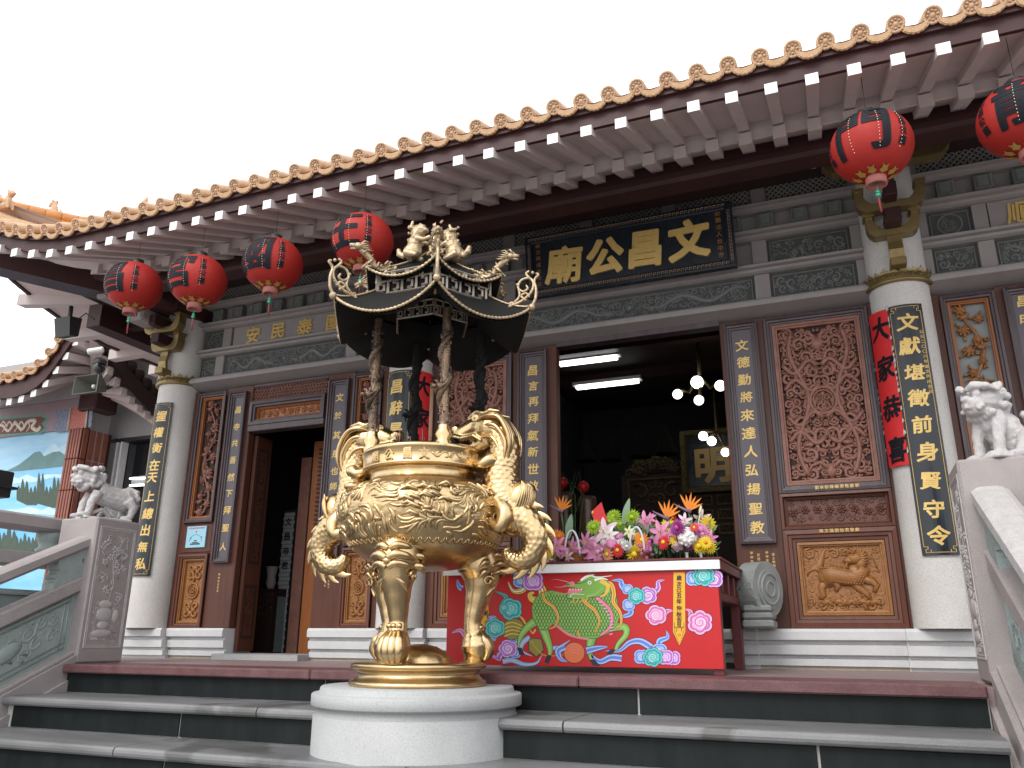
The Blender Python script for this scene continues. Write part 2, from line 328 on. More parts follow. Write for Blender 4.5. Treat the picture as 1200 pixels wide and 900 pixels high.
# ---------------------------------------------------------------- carving in relief
def stroke(mb, pts, r0, r1=None, y=0, d=.7, n=6, mi=0, fn=None):
    """a rounded carved line: pts in (x, z) on the plane Y=y"""
    k = len(pts); r1 = r0*.25 if r1 is None else r1
    P = [(p[0], y, p[1]) for p in pts]; R = [max(.0008, (r0+(r1-r0)*i/(k-1))) for i in range(k)]
    i0 = len(mb.v); mb.tube(P, R, n, mi, flat=d, up=(0, 1, 0))
    if fn:
        for i in range(i0, len(mb.v)): mb.v[i] = tuple(fn(*mb.v[i]))
def spiral(x, z, s, a0=0, turns=1.3, d=1, k=14, tail=.0):
    pts = []
    for i in range(k):
        t = i/(k-1); r = s*(1-.88*t); a = a0+d*turns*2*pi*t
        pts.append((x+r*cos(a), z+r*sin(a)))
    return pts
def scrolls(mb, x0, x1, z0, z1, y, s, r, rng, mirror=False, tries=200, dens=1.0, fn=None, mi=0, leaf=True, d=.7):
    pl = []; xm = (x0+x1)/2; xa = xm if mirror else x0
    for _ in range(tries):
        q = s*rng.uniform(.6, 1.25); x = rng.uniform(xa+q*.4, x1-q*.7); z = rng.uniform(z0+q*.7, z1-q*.7)
        if all(hypot(x-a, z-b) > (q+c)*.86/dens for a, b, c in pl): pl.append((x, z, q))
    for x, z, q in pl:
        a = rng.uniform(0, 2*pi); dr = rng.choice((-1, 1)); tr = rng.uniform(1.0, 1.6)
        for sg in ((1, -1) if mirror else (1,)):
            P = [(xm+(px_-xm)*sg, pz) for px_, pz in spiral(x, z, q, a, tr, dr, 11)]
            stroke(mb, P, r*q/s, r*.5, y, d, 5, mi, fn)
            if leaf:
                b = a-dr*.7; P = [(x+q*cos(b-dr*.5*t)*(1+.35*t), z+q*sin(b-dr*.5*t)*(1+.35*t)) for t in (0, .5, 1)]
                stroke(mb, [(xm+(a_-xm)*sg, b_) for a_, b_ in P], r*.9, r*.2, y, d, 5, mi, fn)
def blob(mb, x, z, rx, rz, y, dy, n=10, mi=0, fn=None, rot=0):
    i0 = len(mb.v); mb.ball((x, y, z), (rx, dy, rz), n, mi, rot=Matrix.Rotation(-rot, 3, 'Y'))
    if fn:
        for i in range(i0, len(mb.v)): mb.v[i] = tuple(fn(*mb.v[i]))
def dragon_relief(mb, x0, x1, z0, z1, y, r, rng, face=1, fn=None):
    """sinuous dragon with crest, legs and whiskers, head towards +x if face = 1"""
    k = 40; P = []; zc = (z0+z1)/2; h = (z1-z0)*.3
    X = lambda t: x0+(x1-x0)*t if face > 0 else x1-(x1-x0)*t
    for i in range(k):
        t = i/(k-1); P.append((X(t*.86+.02), zc+h*sin(t*3.4*pi+.6)*(1-.25*t)))
    R = [r*(.25+.95*sin(pi*min(1, t/(k-1)*1.02))**.5) for t in range(k)]
    i0 = len(mb.v)
    mb.tube([(a, y, b) for a, b in P], R, 7, 0, flat=.8, up=(0, 1, 0), fn=lambda L, th: 1+.1*sin(L/r*2.6))
    for i in range(3, k-3, 2):
        a, b = P[i]; c, d_ = P[i+1]; tx, tz = c-a, d_-b; l = hypot(tx, tz) or 1; nx, nz = -tz/l, tx/l
        if nz < 0: nx, nz = -nx, -nz
        mb.tube([(a+nx*r*.7, y, b+nz*r*.7), (a+nx*r*1.9-tx, y, b+nz*r*1.9-tz)], [r*.4, r*.05], 4, 0, flat=.6, up=(0, 1, 0))
    for i, dn in ((11, -1), (17, 1), (26, -1), (31, 1)):
        a, b = P[i]; q = [(a, b), (a+r*2*face, b+dn*r*2.0), (a+r*3.4*face, b+dn*r*2.2)]
        mb.tube([(u, y, v) for u, v in q], [r*.6, r*.42, r*.25], 5, 0, flat=.8, up=(0, 1, 0))
        for g in (-.8, 0, .8): mb.tube([(q[2][0], y, q[2][1]), (q[2][0]+r*1.0*face, y, q[2][1]+g*r)], [r*.22, r*.05], 4, 0, up=(0, 1, 0))
    hx, hz = P[-1]; f = face
    mb.ball((hx+f*r*.6, y, hz), (r*1.7, r*1.1, r*1.25), 8); mb.ball((hx+f*r*2.3, y, hz+r*.2), (r*1.1, r*.8, r*.6), 7)
    mb.tube([(hx+f*r*1.2, y, hz-r*.7), (hx+f*r*2.9, y, hz-r*1.0)], [r*.5, r*.25], 5, 0, up=(0, 1, 0))
    for g in (.5, 1.1, 1.7): mb.tube([(hx-f*r*.2, y, hz+r*.6*g), (hx-f*r*2.2, y, hz+r*1.1*g), (hx-f*r*3.4, y, hz+r*.9*g)], [r*.35, r*.25, r*.05], 4, 0, up=(0, 1, 0))
    mb.tube([(hx+f*r*2.8, y, hz+r*.4), (hx+f*r*3.8, y, hz+r*1.5), (hx+f*r*4.6, y, hz+r*.9)], [r*.2, r*.14, r*.04], 4, 0, up=(0, 1, 0))
    if fn:
        for i in range(i0, len(mb.v)): mb.v[i] = tuple(fn(*mb.v[i]))
def frame_mb(mb, x0, x1, z0, z1, prof, mi=0):
    """mitred picture frame; prof: list of (inset, y) from the outside edge inwards"""
    o = len(mb.v)
    vs = []
    for i, y in prof: vs += [(x0+i, y, z0+i), (x1-i, y, z0+i), (x1-i, y, z1-i), (x0+i, y, z1-i)]
    fs = []
    for k in range(len(prof)-1):
        for j in range(4):
            a, b = k*4+j, k*4+(j+1) % 4; fs.append((a, b, b+4, a+4))
    mb.add(vs, fs, mi)
# ================================================================ SETTING
YW = 5.80                     # face of the temple front
CX, CY = -2.13, 3.95          # axis of the incense burner
SX0, SX1 = -5.0, .50          # ends of the steps
rg = random.Random(3)
MB().box(-60, 60, -60, 60, -1.6, -1.44).build('ground', 'ground', kind='structure')
# terrace floor: one deep block behind the red kerb, and the two flanks beside the steps
ter = MB().box(-14, 8, 4.62, 11, -1.44, 0).box(-14, -5.40, 1.2, 4.62, -1.44, 0).box(.92, 8, 1.2, 4.62, -1.44, 0).box(SX0-.4, SX1+.42, 4.30, 4.62, -1.44, -.01).build('terrace', 'terrace', kind='structure')
# steps: red nosing on top, then grey treads over black riser slabs with pale joints
st = thing('staircase', None, None, (-2.25, 4.2, -1.44), kind='structure')
SS = thing('terrace_edge', None, None, (-2.25, 4.2, 0), kind='structure')
joints = [SX0, -3.95, -2.6, -1.05, .50]
for a, b in zip([SX0, -3.0, -1.35], [-3.0, -1.35, SX1]):
    box('edge_slab', 'step_red', SS, a+.002, b-.002, 4.22, 4.62, -.055, .0, c=.008)
JR = [[-5.0, -2.92, -1.05, .5], [-5.0, -3.04, -1.30, .5], [-4.95, -3.60, -1.9, -.2, .5], [-5, -3.3, -1.6, .5], [-5, -3.0, -1.2, .5], [-5, -3.3, -1.6, .5], [-5, -3.0, -1.2, .5], [-5, -3.3, -1.6, .5]]
for i in range(8):
    yn = 4.22-.4*i; zt = -.18*i
    if i:
        for a, b in zip(JR[i][:-1], JR[i][1:]):
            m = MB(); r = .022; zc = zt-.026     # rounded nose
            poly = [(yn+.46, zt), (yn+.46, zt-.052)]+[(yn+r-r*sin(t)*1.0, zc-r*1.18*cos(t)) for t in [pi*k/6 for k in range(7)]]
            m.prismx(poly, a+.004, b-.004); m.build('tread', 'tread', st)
    MB().box(SX0, SX1, yn+.056, yn+.45, zt-.18, zt-.05).build('joint_mortar', 'grout', st)
    J = JR[(i+1) % 8] if i else JR[0]
    for a, b in zip(J[:-1], J[1:]): box('riser_slab', 'riser', st, a+.006, b-.006, yn+.045, yn+.06, zt-.176, zt-.056, c=.002)

# ================================================================ TEMPLE
T = thing('temple', 'grey stone and dark wood temple hall with carved panels under a long tiled eave', 'temple', (-1.38, 6, 0))
COLX = [-5.85, -3.28, .525, 3.09]; CYc = 5.76; CR = .195
# stone base with three stepped bands
def base_prof(y): return [(y, 0), (y-.0, .022), (y-.028, .024), (y-.032, .066), (y-.012, .070), (y-.012, .082), (y-.052, .092), (y-.056, .150), (y-.034, .156), (y-.034, .172), (y-.078, .182), (y-.080, .232), (y-.066, .25), (y+.3, .25), (y+.3, 0)]
def base(x0, x1, y=YW, name='stone_base'):
    return MB().prismx(base_prof(y), x0, x1).build(name, 'granite_base', T)
for a, b in ((-5.60, -4.98), (-4.12, -3.53), (-3.03, -1.98), (-.68, .285), (.765, 1.42), (2.22, 2.84)): base(a, b)
for x in COLX: base(x-.245, x+.245, YW-.055, 'column_plinth')
for a, b in ((-6.09, -4.98), (-4.12, -1.98), (-.68, 1.42), (2.22, 3.3)): MB().box(a, b, YW-.008, YW+.1, .0, .021).build('footing_strip', M('beige_washed_footing', (.50, .44, .34), .8, col2=(.38, .34, .27), nscale=30) if 'foot' not in G else G['foot'], T)
MB().prismx([(y+.22, z) for y, z in base_prof(YW)], -1.98, -.68).build('stone_base', 'granite_base', T)
for x in (-4.55, 1.82): MB().box(x-.43, x+.43, 5.62, 6.1, 0, .045).build('door_step', 'granite', T)
for x0, x1 in ((-2.02, -1.80), (-.76, -.60)):      # projecting ends beside the middle opening
    MB().prismx([(y-.06, z) for y, z in base_prof(YW)], x0, x1).build('stone_base', 'granite_base', T)
# columns with openwork crowns
def crown(x, parent):
    m = MB(); R = CR+.012; z0, z1 = 2.485, 2.60
    m.lathe([(R-.01, z0-.012), (R+.012, z0-.008), (R+.014, z0+.006), (R+.002, z0+.012)], (x, CYc, 0), 36)
    m.lathe([(R+.004, z0+.008), (R+.006, z0+.055), (R-.002, z0+.055)], (x, CYc, 0), 48)
    n = 22; c = lambda a, z, dr=0: (x+(R+dr)*cos(a), CYc+(R+dr)*sin(a), z)
    for k in range(n):
        a = 2*pi*k/n; h = z0+.062+.012*(k % 2); d = pi/n*.9
        m.add([c(a-d, z0+.05, .006), c(a+d, z0+.05, .006), c(a+d*.8, h, .008), c(a+d*.35, h+.004, .010), c(a, h+.024, .014), c(a-d*.35, h+.004, .010), c(a-d*.8, h, .008)]+[c(a-d, z0+.05, -.002), c(a+d, z0+.05, -.002), c(a+d*.8, h, 0), c(a+d*.35, h+.004, .002), c(a, h+.024, .006), c(a-d*.35, h+.004, .002), c(a-d*.8, h, 0)],
              [tuple(range(7)), tuple(range(13, 6, -1))]+[(i, 7+i, 7+(i+1) % 7, (i+1) % 7) for i in range(7)])
        m.tube([c(a+.013/R*cos(t), z0+.034+.014*sin(t), .010) for t in [2*pi*j/8*.9 for j in range(8)]], .0034, 4)
        m.ball(c(a+d, z0+.036, .008), .006, 5); m.ball(c(a, z0+.034, .009), .005, 5)
    return m.build('crown', 'gold_bracket', parent)
for x in COLX:
    c = MB().lathe([(CR*1.0, .25), (CR*1.0, .8), (CR*.99, 1.6), (CR*.965, 2.5), (CR*.95, 3.65)], (x, CYc, 0), 48).build('column', 'granite_warm', T)
    crown(x, c)
# horizontal stone courses
LED = [(2.435, .20, .135), (2.775, .10, .07), (3.055, .10, .075), (3.285, .09, .055), (3.545, .10, .075)]
for bx0, bx1 in ((-5.70, -3.44), (-3.11, .37), (.68, 2.93), (3.24, 4.2)):
    for k, (z, p, h) in enumerate(LED):
        if k == 0: pr = [(YW+.05, z), (YW-.13, z+.052), (YW-.135, z+.078), (YW-.122, z+.084), (YW-.122, z+.096), (YW-.10, z+.112), (YW-.04, z+.132), (YW+.05, z+.134)]
        else: pr = [(YW+.05, z), (YW-.02, z), (YW-.045, z+.012), (YW-.05, z+.03), (YW-.085, z+.036), (YW-.088, z+h*.78), (YW-.06, z+h), (YW+.05, z+h)]
        MB().prismx(pr, bx0, bx1).build('cornice', 'stone_dark', T)
    MB().box(bx0, bx1, YW+.04, YW+.10, 2.5, 3.60).build('beam_wall', 'stone_dark', T)
def carved(x0, x1, z0, z1, kind, seed, name='carved_stone_panel'):
    r = random.Random(seed); y = YW+.018
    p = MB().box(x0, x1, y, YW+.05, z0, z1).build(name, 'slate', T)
    m = MB(); i = .018; frame_mb(m, x0+i, x1-i, z0+i, z1-i, [(0, y+.004), (.001, y-.006), (.007, y-.006), (.008, y+.002)])
    if kind == 'dragon':
        xm = (x0+x1)/2; w_ = (x1-x0)/2
        dragon_relief(m, x0+.05, xm-.09, z0+.03, z1-.03, y, .0165, r, 1); dragon_relief(m, xm+.09, x1-.05, z0+.03, z1-.03, y, .0165, r, -1)
        blob(m, xm, (z0+z1)/2, .024, .024, y, .014)
        scrolls(m, x0+.03, x1-.03, z0+.02, z1-.02, y+.001, .030, .0075, r, dens=1.25, tries=700, d=.9)
    elif kind == 'round':
        xm, zm = (x0+x1)/2, (z0+z1)/2; q = min(x1-x0, z1-z0)*.36
        m.tube([(xm+q*cos(a), y, zm+q*sin(a)) for a in [2*pi*k/24 for k in range(25)]], .006, 6, up=(0, 1, 0), cap=False)
        scrolls(m, xm-q*.75, xm+q*.75, zm-q*.75, zm+q*.75, y, .03, .005, r)
    else:
        scrolls(m, x0+.03, x1-.03, z0+.03, z1-.03, y, .034, .0095, r, tries=500, d=.95)
        for _ in range(int((x1-x0)*26)): blob(m, r.uniform(x0+.04, x1-.04), r.uniform(z0+.04, z1-.04), r.uniform(.010, .022), r.uniform(.010, .02), y, .016, 7)
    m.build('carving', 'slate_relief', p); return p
def post(x0, x1, z0, z1): MB().box(x0, x1, YW-.012, YW+.05, z0, z1, c=.004).build('stone_post', 'stone_dark', T)
A0, A1, B0, B1 = 2.569, 2.775, 2.845, 3.055
def rows(segA, segB):
    for x0, x1, k, s in segA: carved(x0, x1, A0, A1, k, s)
    for x0, x1, k, s in segB: carved(x0, x1, B0, B1, k, s)
rows([(-5.67, -5.475, 'scene', 1), (-5.375, -3.985, 'dragon', 2), (-3.875, -3.47, 'scene', 3)], [(-5.66, -5.415, 'round', 4), (-3.86, -3.47, 'scene', 5)])
for a, b in ((-5.475, -5.375), (-3.985, -3.875)): post(a, b, A0, A1)
for a, b in ((-5.70, -5.66), (-5.415, -5.315), (-3.96, -3.86)): post(a, b, B0, B1)
rows([(-3.07, -2.45, 'scene', 6), (-2.34, -.42, 'dragon', 7), (-.31, .285, 'scene', 8)], [(-3.07, -2.45, 'scene', 9), (-2.34, -.62, 'scene', 19), (-.31, .27, 'scene', 10)])
for a, b in ((-2.45, -2.34), (-.42, -.31), (.285, .36)): post(a, b, A0, A1)
for a, b in ((-2.45, -2.34), (-.42, -.31), (.27, .34)): post(a, b, B0, B1)
rows([(.77, 1.05, 'scene', 11), (1.15, 2.47, 'dragon', 12), (2.57, 2.84, 'scene', 13)], [(.77, 1.05, 'round', 14), (2.57, 2.84, 'round', 15)])
for a, b in ((.70, .77), (1.05, 1.15), (2.47, 2.57)): post(a, b, A0, A1)
for a, b in ((.70, .77), (1.05, 1.14), (2.48, 2.57)): post(a, b, B0, B1)
# gold characters on the two side beams
def beam_text(x0, x1, cs, xs):
    p = MB().box(x0, x1, YW+.004, YW+.05, B0, B1).build('inscription_beam', 'stone_dark', T)
    r = random.Random(5)
    chars([(ch, x, 2.945, YW+.002, .17, .022, 1, .08, r.uniform(-.05, .05), .01, 0) for ch, x in zip(cs, xs)], 'gilt', p)
beam_text(-5.30, -3.98, '安民泰國', (-5.055, -4.765, -4.46, -4.145))
beam_text(1.15, 2.46, '順調雨風', (1.335, 1.65, 1.96, 2.27))
# square bosses and lattice course
bm_ = MB(); bm_.box(-.06, .06, YW-.03, YW+.05, 3.15, 3.268, c=.006); frame_mb(bm_, -.045, .045, 3.162, 3.256, [(0, YW-.031), (.006, YW-.038), (.012, YW-.031), (.02, YW-.018)])
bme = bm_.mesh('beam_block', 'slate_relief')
for x0, x1 in ((-5.62, -3.5), (-3.06, .3), (.80, 2.9)):
    n = round((x1-x0)/.235)
    for k in range(n):
        o = obj('beam_block', bme, T); o.location.x = x0+(k+.5)*(x1-x0)/n
for x0, x1 in ((-5.68, -3.45), (-3.09, .35), (.70, 2.92)):
    n = max(1, round((x1-x0)/.74)); s = (x1-x0)/n
    for k in range(n+1):
        if k < n:
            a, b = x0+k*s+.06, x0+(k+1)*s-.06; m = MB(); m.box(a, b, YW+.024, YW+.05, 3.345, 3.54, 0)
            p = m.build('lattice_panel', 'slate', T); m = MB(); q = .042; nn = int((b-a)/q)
            for i in range(-5, nn+1):        # diagonal bars clipped to the panel
                for sg in (1, -1):
                    za, zb = 3.35, 3.535; xa = a+i*q; xb = xa+(zb-za)
                    if sg < 0: xa, xb = xb, xa
                    ta, tb = 0, 1
                    for lim, side in ((a, 0), (b, 1)):
                        pass
                    def at(t): return xa+(xb-xa)*t, za+(zb-za)*t
                    lo, hi = 0, 1; dx = xb-xa
                    t1, t2 = sorted(((a-xa)/dx, (b-xa)/dx)); lo, hi = max(0, t1), min(1, t2)
                    if hi-lo > .08: m.tube([(at(lo)[0], YW+.016, at(lo)[1]), (at(hi)[0], YW+.016, at(hi)[1])], .0065, 4, up=(0, 1, 0), sm=False)
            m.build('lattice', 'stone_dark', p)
        if 0 < k < n or True: post(x0+k*s-.055, x0+k*s+.055, 3.335, 3.55)
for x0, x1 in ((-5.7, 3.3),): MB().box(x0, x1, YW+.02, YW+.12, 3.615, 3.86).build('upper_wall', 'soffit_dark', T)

# ---------------------------------------------------------------- woodwork
FR = [(0, YW-.03), (.0, YW-.045), (.018, YW-.048), (.022, YW-.036), (.034, YW-.034), (.038, YW-.02), (.05, YW-.018), (.052, YW+.01)]
def panel(x0, x1, z0, z1, mat='carve_red', kind='scroll', seed=1, fw='wood_frame', prof=FR, inner='carve_red', back='wood_dark_hole', s=.06, r=.0115, mirror=True, inw=.03):
    """framed carved panel; frame and carving are its parts"""
    rr = random.Random(seed)
    f = MB(); frame_mb(f, x0, x1, z0, z1, prof); p = f.build('panel_frame', fw, T)
    i = prof[-1][0]; a, b, c, d = x0+i, x1-i, z0+i, z1-i
    MB().box(a-.01, b+.01, YW+.03, YW+.04, c-.01, d+.01).build('panel_back', back, p)
    g = MB(); frame_mb(g, a, b, c, d, [(0, YW-.005), (.002, YW-.018), (inw*.6, YW-.02), (inw*.75, YW-.01), (inw, YW-.008), (inw+.002, YW+.02)]); g.build('inner_frame', inner, p)
    a, b, c, d = a+inw, b-inw, c+inw, d-inw; m = MB(); y = YW+.012
    if kind == 'openwork':
        xm, zm = (a+b)/2, (c+d)/2
        for q, rad in ((.085, .012), (.066, .006)): m.tube([(xm+q*cos(t), y-.006, zm+q*sin(t)*1.12) for t in [2*pi*k/28 for k in range(29)]], rad, 6, up=(0, 1, 0), cap=False)
        scrolls(m, xm-.05, xm+.05, zm-.05, zm+.05, y, .025, .007, rr)
        for sg in (1, -1):                       # long flowing straps that tie the scrolls together
            for z_, k in ((.42, 1), (.2, -1), (-.2, 1), (-.42, -1)):
                P = [(xm+sg*(.015+(b-xm-.03)*t), zm+(d-c)*.5*z_*1.1+.045*k*sin(t*pi*2.2)) for t in [j/12 for j in range(13)]]
                stroke(m, P, .017, .015, y-.005, .8, 6)
            P = [(xm+sg*((b-xm)*.55+.05*sin(t*9)), c+.03+(d-c-.06)*t) for t in [j/26 for j in range(27)]]
            stroke(m, P, .016, .016, y-.005, .8, 6)
        k0 = len(m.v)
        scrolls(m, a, b, c, d, y, .052, .0165, rr, mirror=True, tries=1500, dens=1.25); scrolls(m, a, b, c, d, y+.012, .036, .014, rr, mirror=True, tries=900, dens=1.2)
        # bat at the foot, vase-like mask at the head
        for sg in (1, -1): stroke(m, [(xm+sg*.01, c+.07), (xm+sg*.06, c+.12), (xm+sg*.12, c+.10), (xm+sg*.15, c+.04)], .018, .008, y-.008, .8); stroke(m, spiral(xm+sg*.06, d-.1, .05, pi/2, 1.2, sg), .015, .008, y-.006)
        blob(m, xm, c+.06, .04, .05, y, .025, 9); blob(m, xm, d-.13, .045, .05, y, .022, 9)
    elif kind == 'beast':
        bx = lambda u: a+(b-a)*u; bz = lambda v: c+(d-c)*v; h = d-c
        MB().box(a, b, YW+.012, YW+.03, c, d).build('panel_ground', mat, p)
        y = YW+.010; k = lambda P, r0, r1=None, dd=.8: stroke(m, [(bx(u), bz(v)) for u, v in P], r0*h, (r1 if r1 is not None else r0*.5)*h, y, dd, 8)
        k([(.26, .50), (.36, .56), (.50, .52), (.62, .50), (.72, .58), (.76, .66)], .165, .12, .7)     # trunk
        blob(m, bx(.30), bz(.53), .15*h, .17*h, y, .07*h*1.3, 12); blob(m, bx(.66), bz(.55), .15*h, .17*h, y, .07*h*1.3, 12)
        for j in range(7):
            for i in range(15): u_, v_ = .24+.035*i+(.0175 if j % 2 else 0), .44+.032*j; blob(m, bx(u_), bz(v_+.03*sin(u_*7)), .019*h, .017*h, y-.105*h*.7, .012*h, 6)
        k([(.70, .62), (.74, .74), (.70, .80)], .10, .08)
        blob(m, bx(.665), bz(.80), .125*h, .095*h, y-.02*h, .09*h, 10); blob(m, bx(.585), bz(.765), .085*h, .06*h, y-.02*h, .075*h, 8); blob(m, bx(.65), bz(.845), .022*h, .022*h, y-.10*h, .02*h, 7)
        for q in range(11):
            t_ = 1.9-q*.30; u0, v0 = .685, .80; stroke(m, [(bx(u0+.05*cos(t_)), bz(v0+.07*sin(t_))), (bx(u0+.11*cos(t_-.15)), bz(v0+.14*sin(t_-.15))), (bx(u0+.16*cos(t_+.1)), bz(v0+.185*sin(t_+.1)))], .032*h, .008*h, y-.05*h, .8)
        for q in range(7): stroke(m, [(bx(.24+.05*q), bz(.62-.006*q)), (bx(.22+.05*q), bz(.69-.004*q))], .026*h, .006*h, y-.05*h, .8)
        for sg in (-1, 1): stroke(m, [(bx(.66), bz(.87)), (bx(.62+.05*sg), bz(.93)), (bx(.60+.10*sg), bz(.92))], .022*h, .008*h, y-.08*h, .8)
        stroke(m, [(bx(.56), bz(.73)), (bx(.55), bz(.68)), (bx(.58), bz(.64))], .02*h, .006*h, y-.07*h)
        for q in range(5): k([(.70, .83-.02*q), (.78+.03*q, .93-.03*q), (.86+.02*q, .90-.07*q)], .025, .006)
        for P in ([(.28, .46), (.20, .36), (.22, .24), (.17, .18)], [(.36, .46), (.42, .38), (.38, .30)], [(.60, .46), (.68, .34), (.76, .26), (.80, .18)], [(.70, .50), (.84, .44), (.90, .38), (.86, .28)]): k(P, .075, .035)
        for q in range(7): t = .3+.06*q; k([(t, .62), (t+.02, .52), (t-.01, .42)], .018, .010)
        for q in range(8): k([(.74+.012*q, .72-.03*q), (.80+.012*q, .66-.02*q), (.80+.02*q, .58-.03*q)], .022, .006)
        for q in range(9): k([(.22, .60), (.15+.015*q, .66+.03*q), (.06+.03*q, .62+.04*q), (.04+.035*q, .54+.05*q)], .038, .012)
        for q in range(5): k([(.2+.15*q, .10+.02*(q % 2)), (.27+.15*q, .15), (.33+.15*q, .08)], .05, .03)
        scrolls(m, a, b, c, c+h*.24, y, .034, .012, rr); scrolls(m, a, b, d-h*.2, d, y, .034, .011, rr); scrolls(m, a, b, c, d, y+.004, .03, .010, rr, tries=500)
    elif kind == 'flowers':
        MB().box(a, b, YW+.014, YW+.03, c, d).build('panel_ground', mat, p); y = YW+.012
        for k in range(max(3, int((b-a)/.07))):
            fx = a+(b-a)*(k+.5)/max(3, int((b-a)/.07)); fz = (c+d)/2+rr.uniform(-.012, .012)
            for q in range(6): t = q*pi/3+k; blob(m, fx+.017*cos(t), fz+.017*sin(t), .014, .010, y, .012, 7, rot=t)
            blob(m, fx, fz, .009, .009, y-.004, .014, 6)
        scrolls(m, a, b, c, d, y, .026, .006, rr, tries=300)
    elif kind == 'deity':                     # tall narrow relief: peonies, leaves and birds on a climbing vine
        xm = (a+b)/2; w_ = (b-a)*.5; n = max(3, int((d-c)/.145))
        V_ = [(xm+w_*.5*sin(t*n*1.57), c+.015+(d-c-.03)*t) for t in [j/44 for j in range(45)]]
        stroke(m, V_, .010, .009, y-.004, .9)
        for k in range(n*2+1):
            t = (k+.5)/(n*2+1); z = c+(d-c)*t; sg = 1 if k % 2 else -1; x = xm+sg*w_*rr.uniform(.25, .5); q = rr.uniform(.026, .038)
            for ring, (nn, rad) in enumerate(((7, 1.0), (6, .62), (3, .28))):
                for e in range(nn): u = 6.283*e/nn+ring+k; blob(m, x+q*rad*.75*cos(u), z+q*rad*.75*sin(u), q*.42, q*.30, y-.004-.008*ring, .016, 7, rot=u)
            for e in range(4):
                u = rr.uniform(0, 6.28); lx, lz = x+q*1.5*cos(u), z+q*1.5*sin(u)
                if a+.012 < lx < b-.012 and c+.02 < lz < d-.02: blob(m, lx, lz, q*.6, q*.24, y, .013, 7, rot=u)
            if k % 3 == 1:
                bx_, bz_ = xm-sg*w_*.35, z+.02; blob(m, bx_, bz_, .030, .017, y-.012, .02, 9, rot=.5*sg); blob(m, bx_+.026*sg, bz_+.018, .013, .012, y-.016, .016, 8); stroke(m, [(bx_, bz_), (bx_-.03*sg, bz_+.012), (bx_-.055*sg, bz_-.01)], .012, .003, y-.012)
    elif kind == 'urn':                       # mirrored scroll-work about a central medallion
        MB().box(a, b, YW+.014, YW+.03, c, d).build('panel_ground', mat, p); y = YW+.012; xm = (a+b)/2; zm = (c+d)/2; w_ = (b-a)*.5
        for q, rad in ((w_*.55, .010), (w_*.36, .006)): m.tube([(xm+q*cos(t), y-.004, zm+q*sin(t)*1.1) for t in [2*pi*k/24 for k in range(25)]], rad, 6, up=(0, 1, 0), cap=False)
        for e in range(6): blob(m, xm+w_*.16*cos(e*1.047), zm+w_*.16*sin(e*1.047), w_*.13, w_*.10, y-.005, .014, 7, rot=e*1.047)
        for z, s_ in ((c+.06, .8), (c+.15, .55), (d-.15, .55), (d-.06, .8)): blob(m, xm, z, w_*.3*s_, .028, y, .022, 9)
        for sg in (1, -1):
            for z, k in ((.12, 1), (.24, -1), (.76, 1), (.88, -1)): stroke(m, spiral(xm+sg*w_*.45, c+(d-c)*z, w_*.40, 1.57*k, 1.2, sg*k, 12), .014, .008, y-.004, .9)
        scrolls(m, a, b, c, d, y+.004, .030, .010, rr, mirror=True, tries=700, dens=1.25)
    else: scrolls(m, a, b, c, d, y, s, r, rr, mirror=mirror, tries=600, dens=1.1)
    m.build('carving', mat, p); return p
def plainbox(x0, x1, z0, z1, y0=YW-.02, y1=YW+.06, mat='wood', name='door_post', par=None): return box(name, mat, par or T, x0, x1, y0, y1, z0, z1, c=.006)
def jamb(x0, x1, z0, z1, text, cz, size, mat='board_grey', credits=True):
    """inscribed jamb board: moulded frame, sunk panel, gilt characters"""
    f = MB(); frame_mb(f, x0, x1, z0, z1, [(0, YW-.02), (0, YW-.06), (.014, YW-.064), (.018, YW-.05), (.03, YW-.048), (.034, YW-.036), (.046, YW-.034), (.05, YW-.022)]); p = f.build('jamb_frame', 'wood_frame', T)
    MB().box(x0+.049, x1-.049, YW-.024, YW-.01, z0+.049, z1-.049).build('jamb_panel', mat, p)
    m = MB(); r = random.Random(len(text)); xc = (x0+x1)/2
    chars([(ch, xc+r.uniform(-.004, .004), z, YW-.026, size*r.uniform(.93, 1.05), .020, 1.08, .07, r.uniform(-.06, .06), 0, 0) for ch, z in zip(text, cz)], 'gilt', p); return p
def credit(x, z, n, cols=2, size=.022, horiz=False, par=None, y=YW-.0235, cs='甲申年吉旦信士敬獻林陳王'):
    m = MB(); r = random.Random(int(z*100)); q = 0
    for c in range(cols):
        for k in range(n):
            ch = cs[q % len(cs)]; q += 1
            if horiz: put(m, ch, x+k*size*1.2, z, y, size, .01)
            else: put(m, ch, x+c*size*2.0, z-k*size*1.25-c*.012, y, size, .01)
    m.build('dedication_lettering', 'gilt', par or T, kind='stuff')
ZT = 2.43
for x0, x1 in ((-5.66, -5.60), (-5.27, -4.97), (-4.14, -3.86), (-3.57, -3.47), (-3.09, -3.03), (-2.36, -1.98), (-.70, -.385), (.31, .34), (.68, .765), (1.09, 1.40), (2.24, 2.50), (2.78, 2.86)):
    plainbox(x0, x1, .25, ZT)
for x0, x1 in ((-5.60, -5.27), (-3.86, -3.57), (-3.03, -2.36), (-.385, .31), (.765, 1.09), (2.50, 2.78)):
    MB().box(x0, x1, YW+.042, YW+.08, .25, ZT).build('panel_board', 'wood', T)
MB().box(-1.98, -.70, YW-.02, YW+.08, 2.41, 2.46).build('door_lintel', 'wood_frame', T)
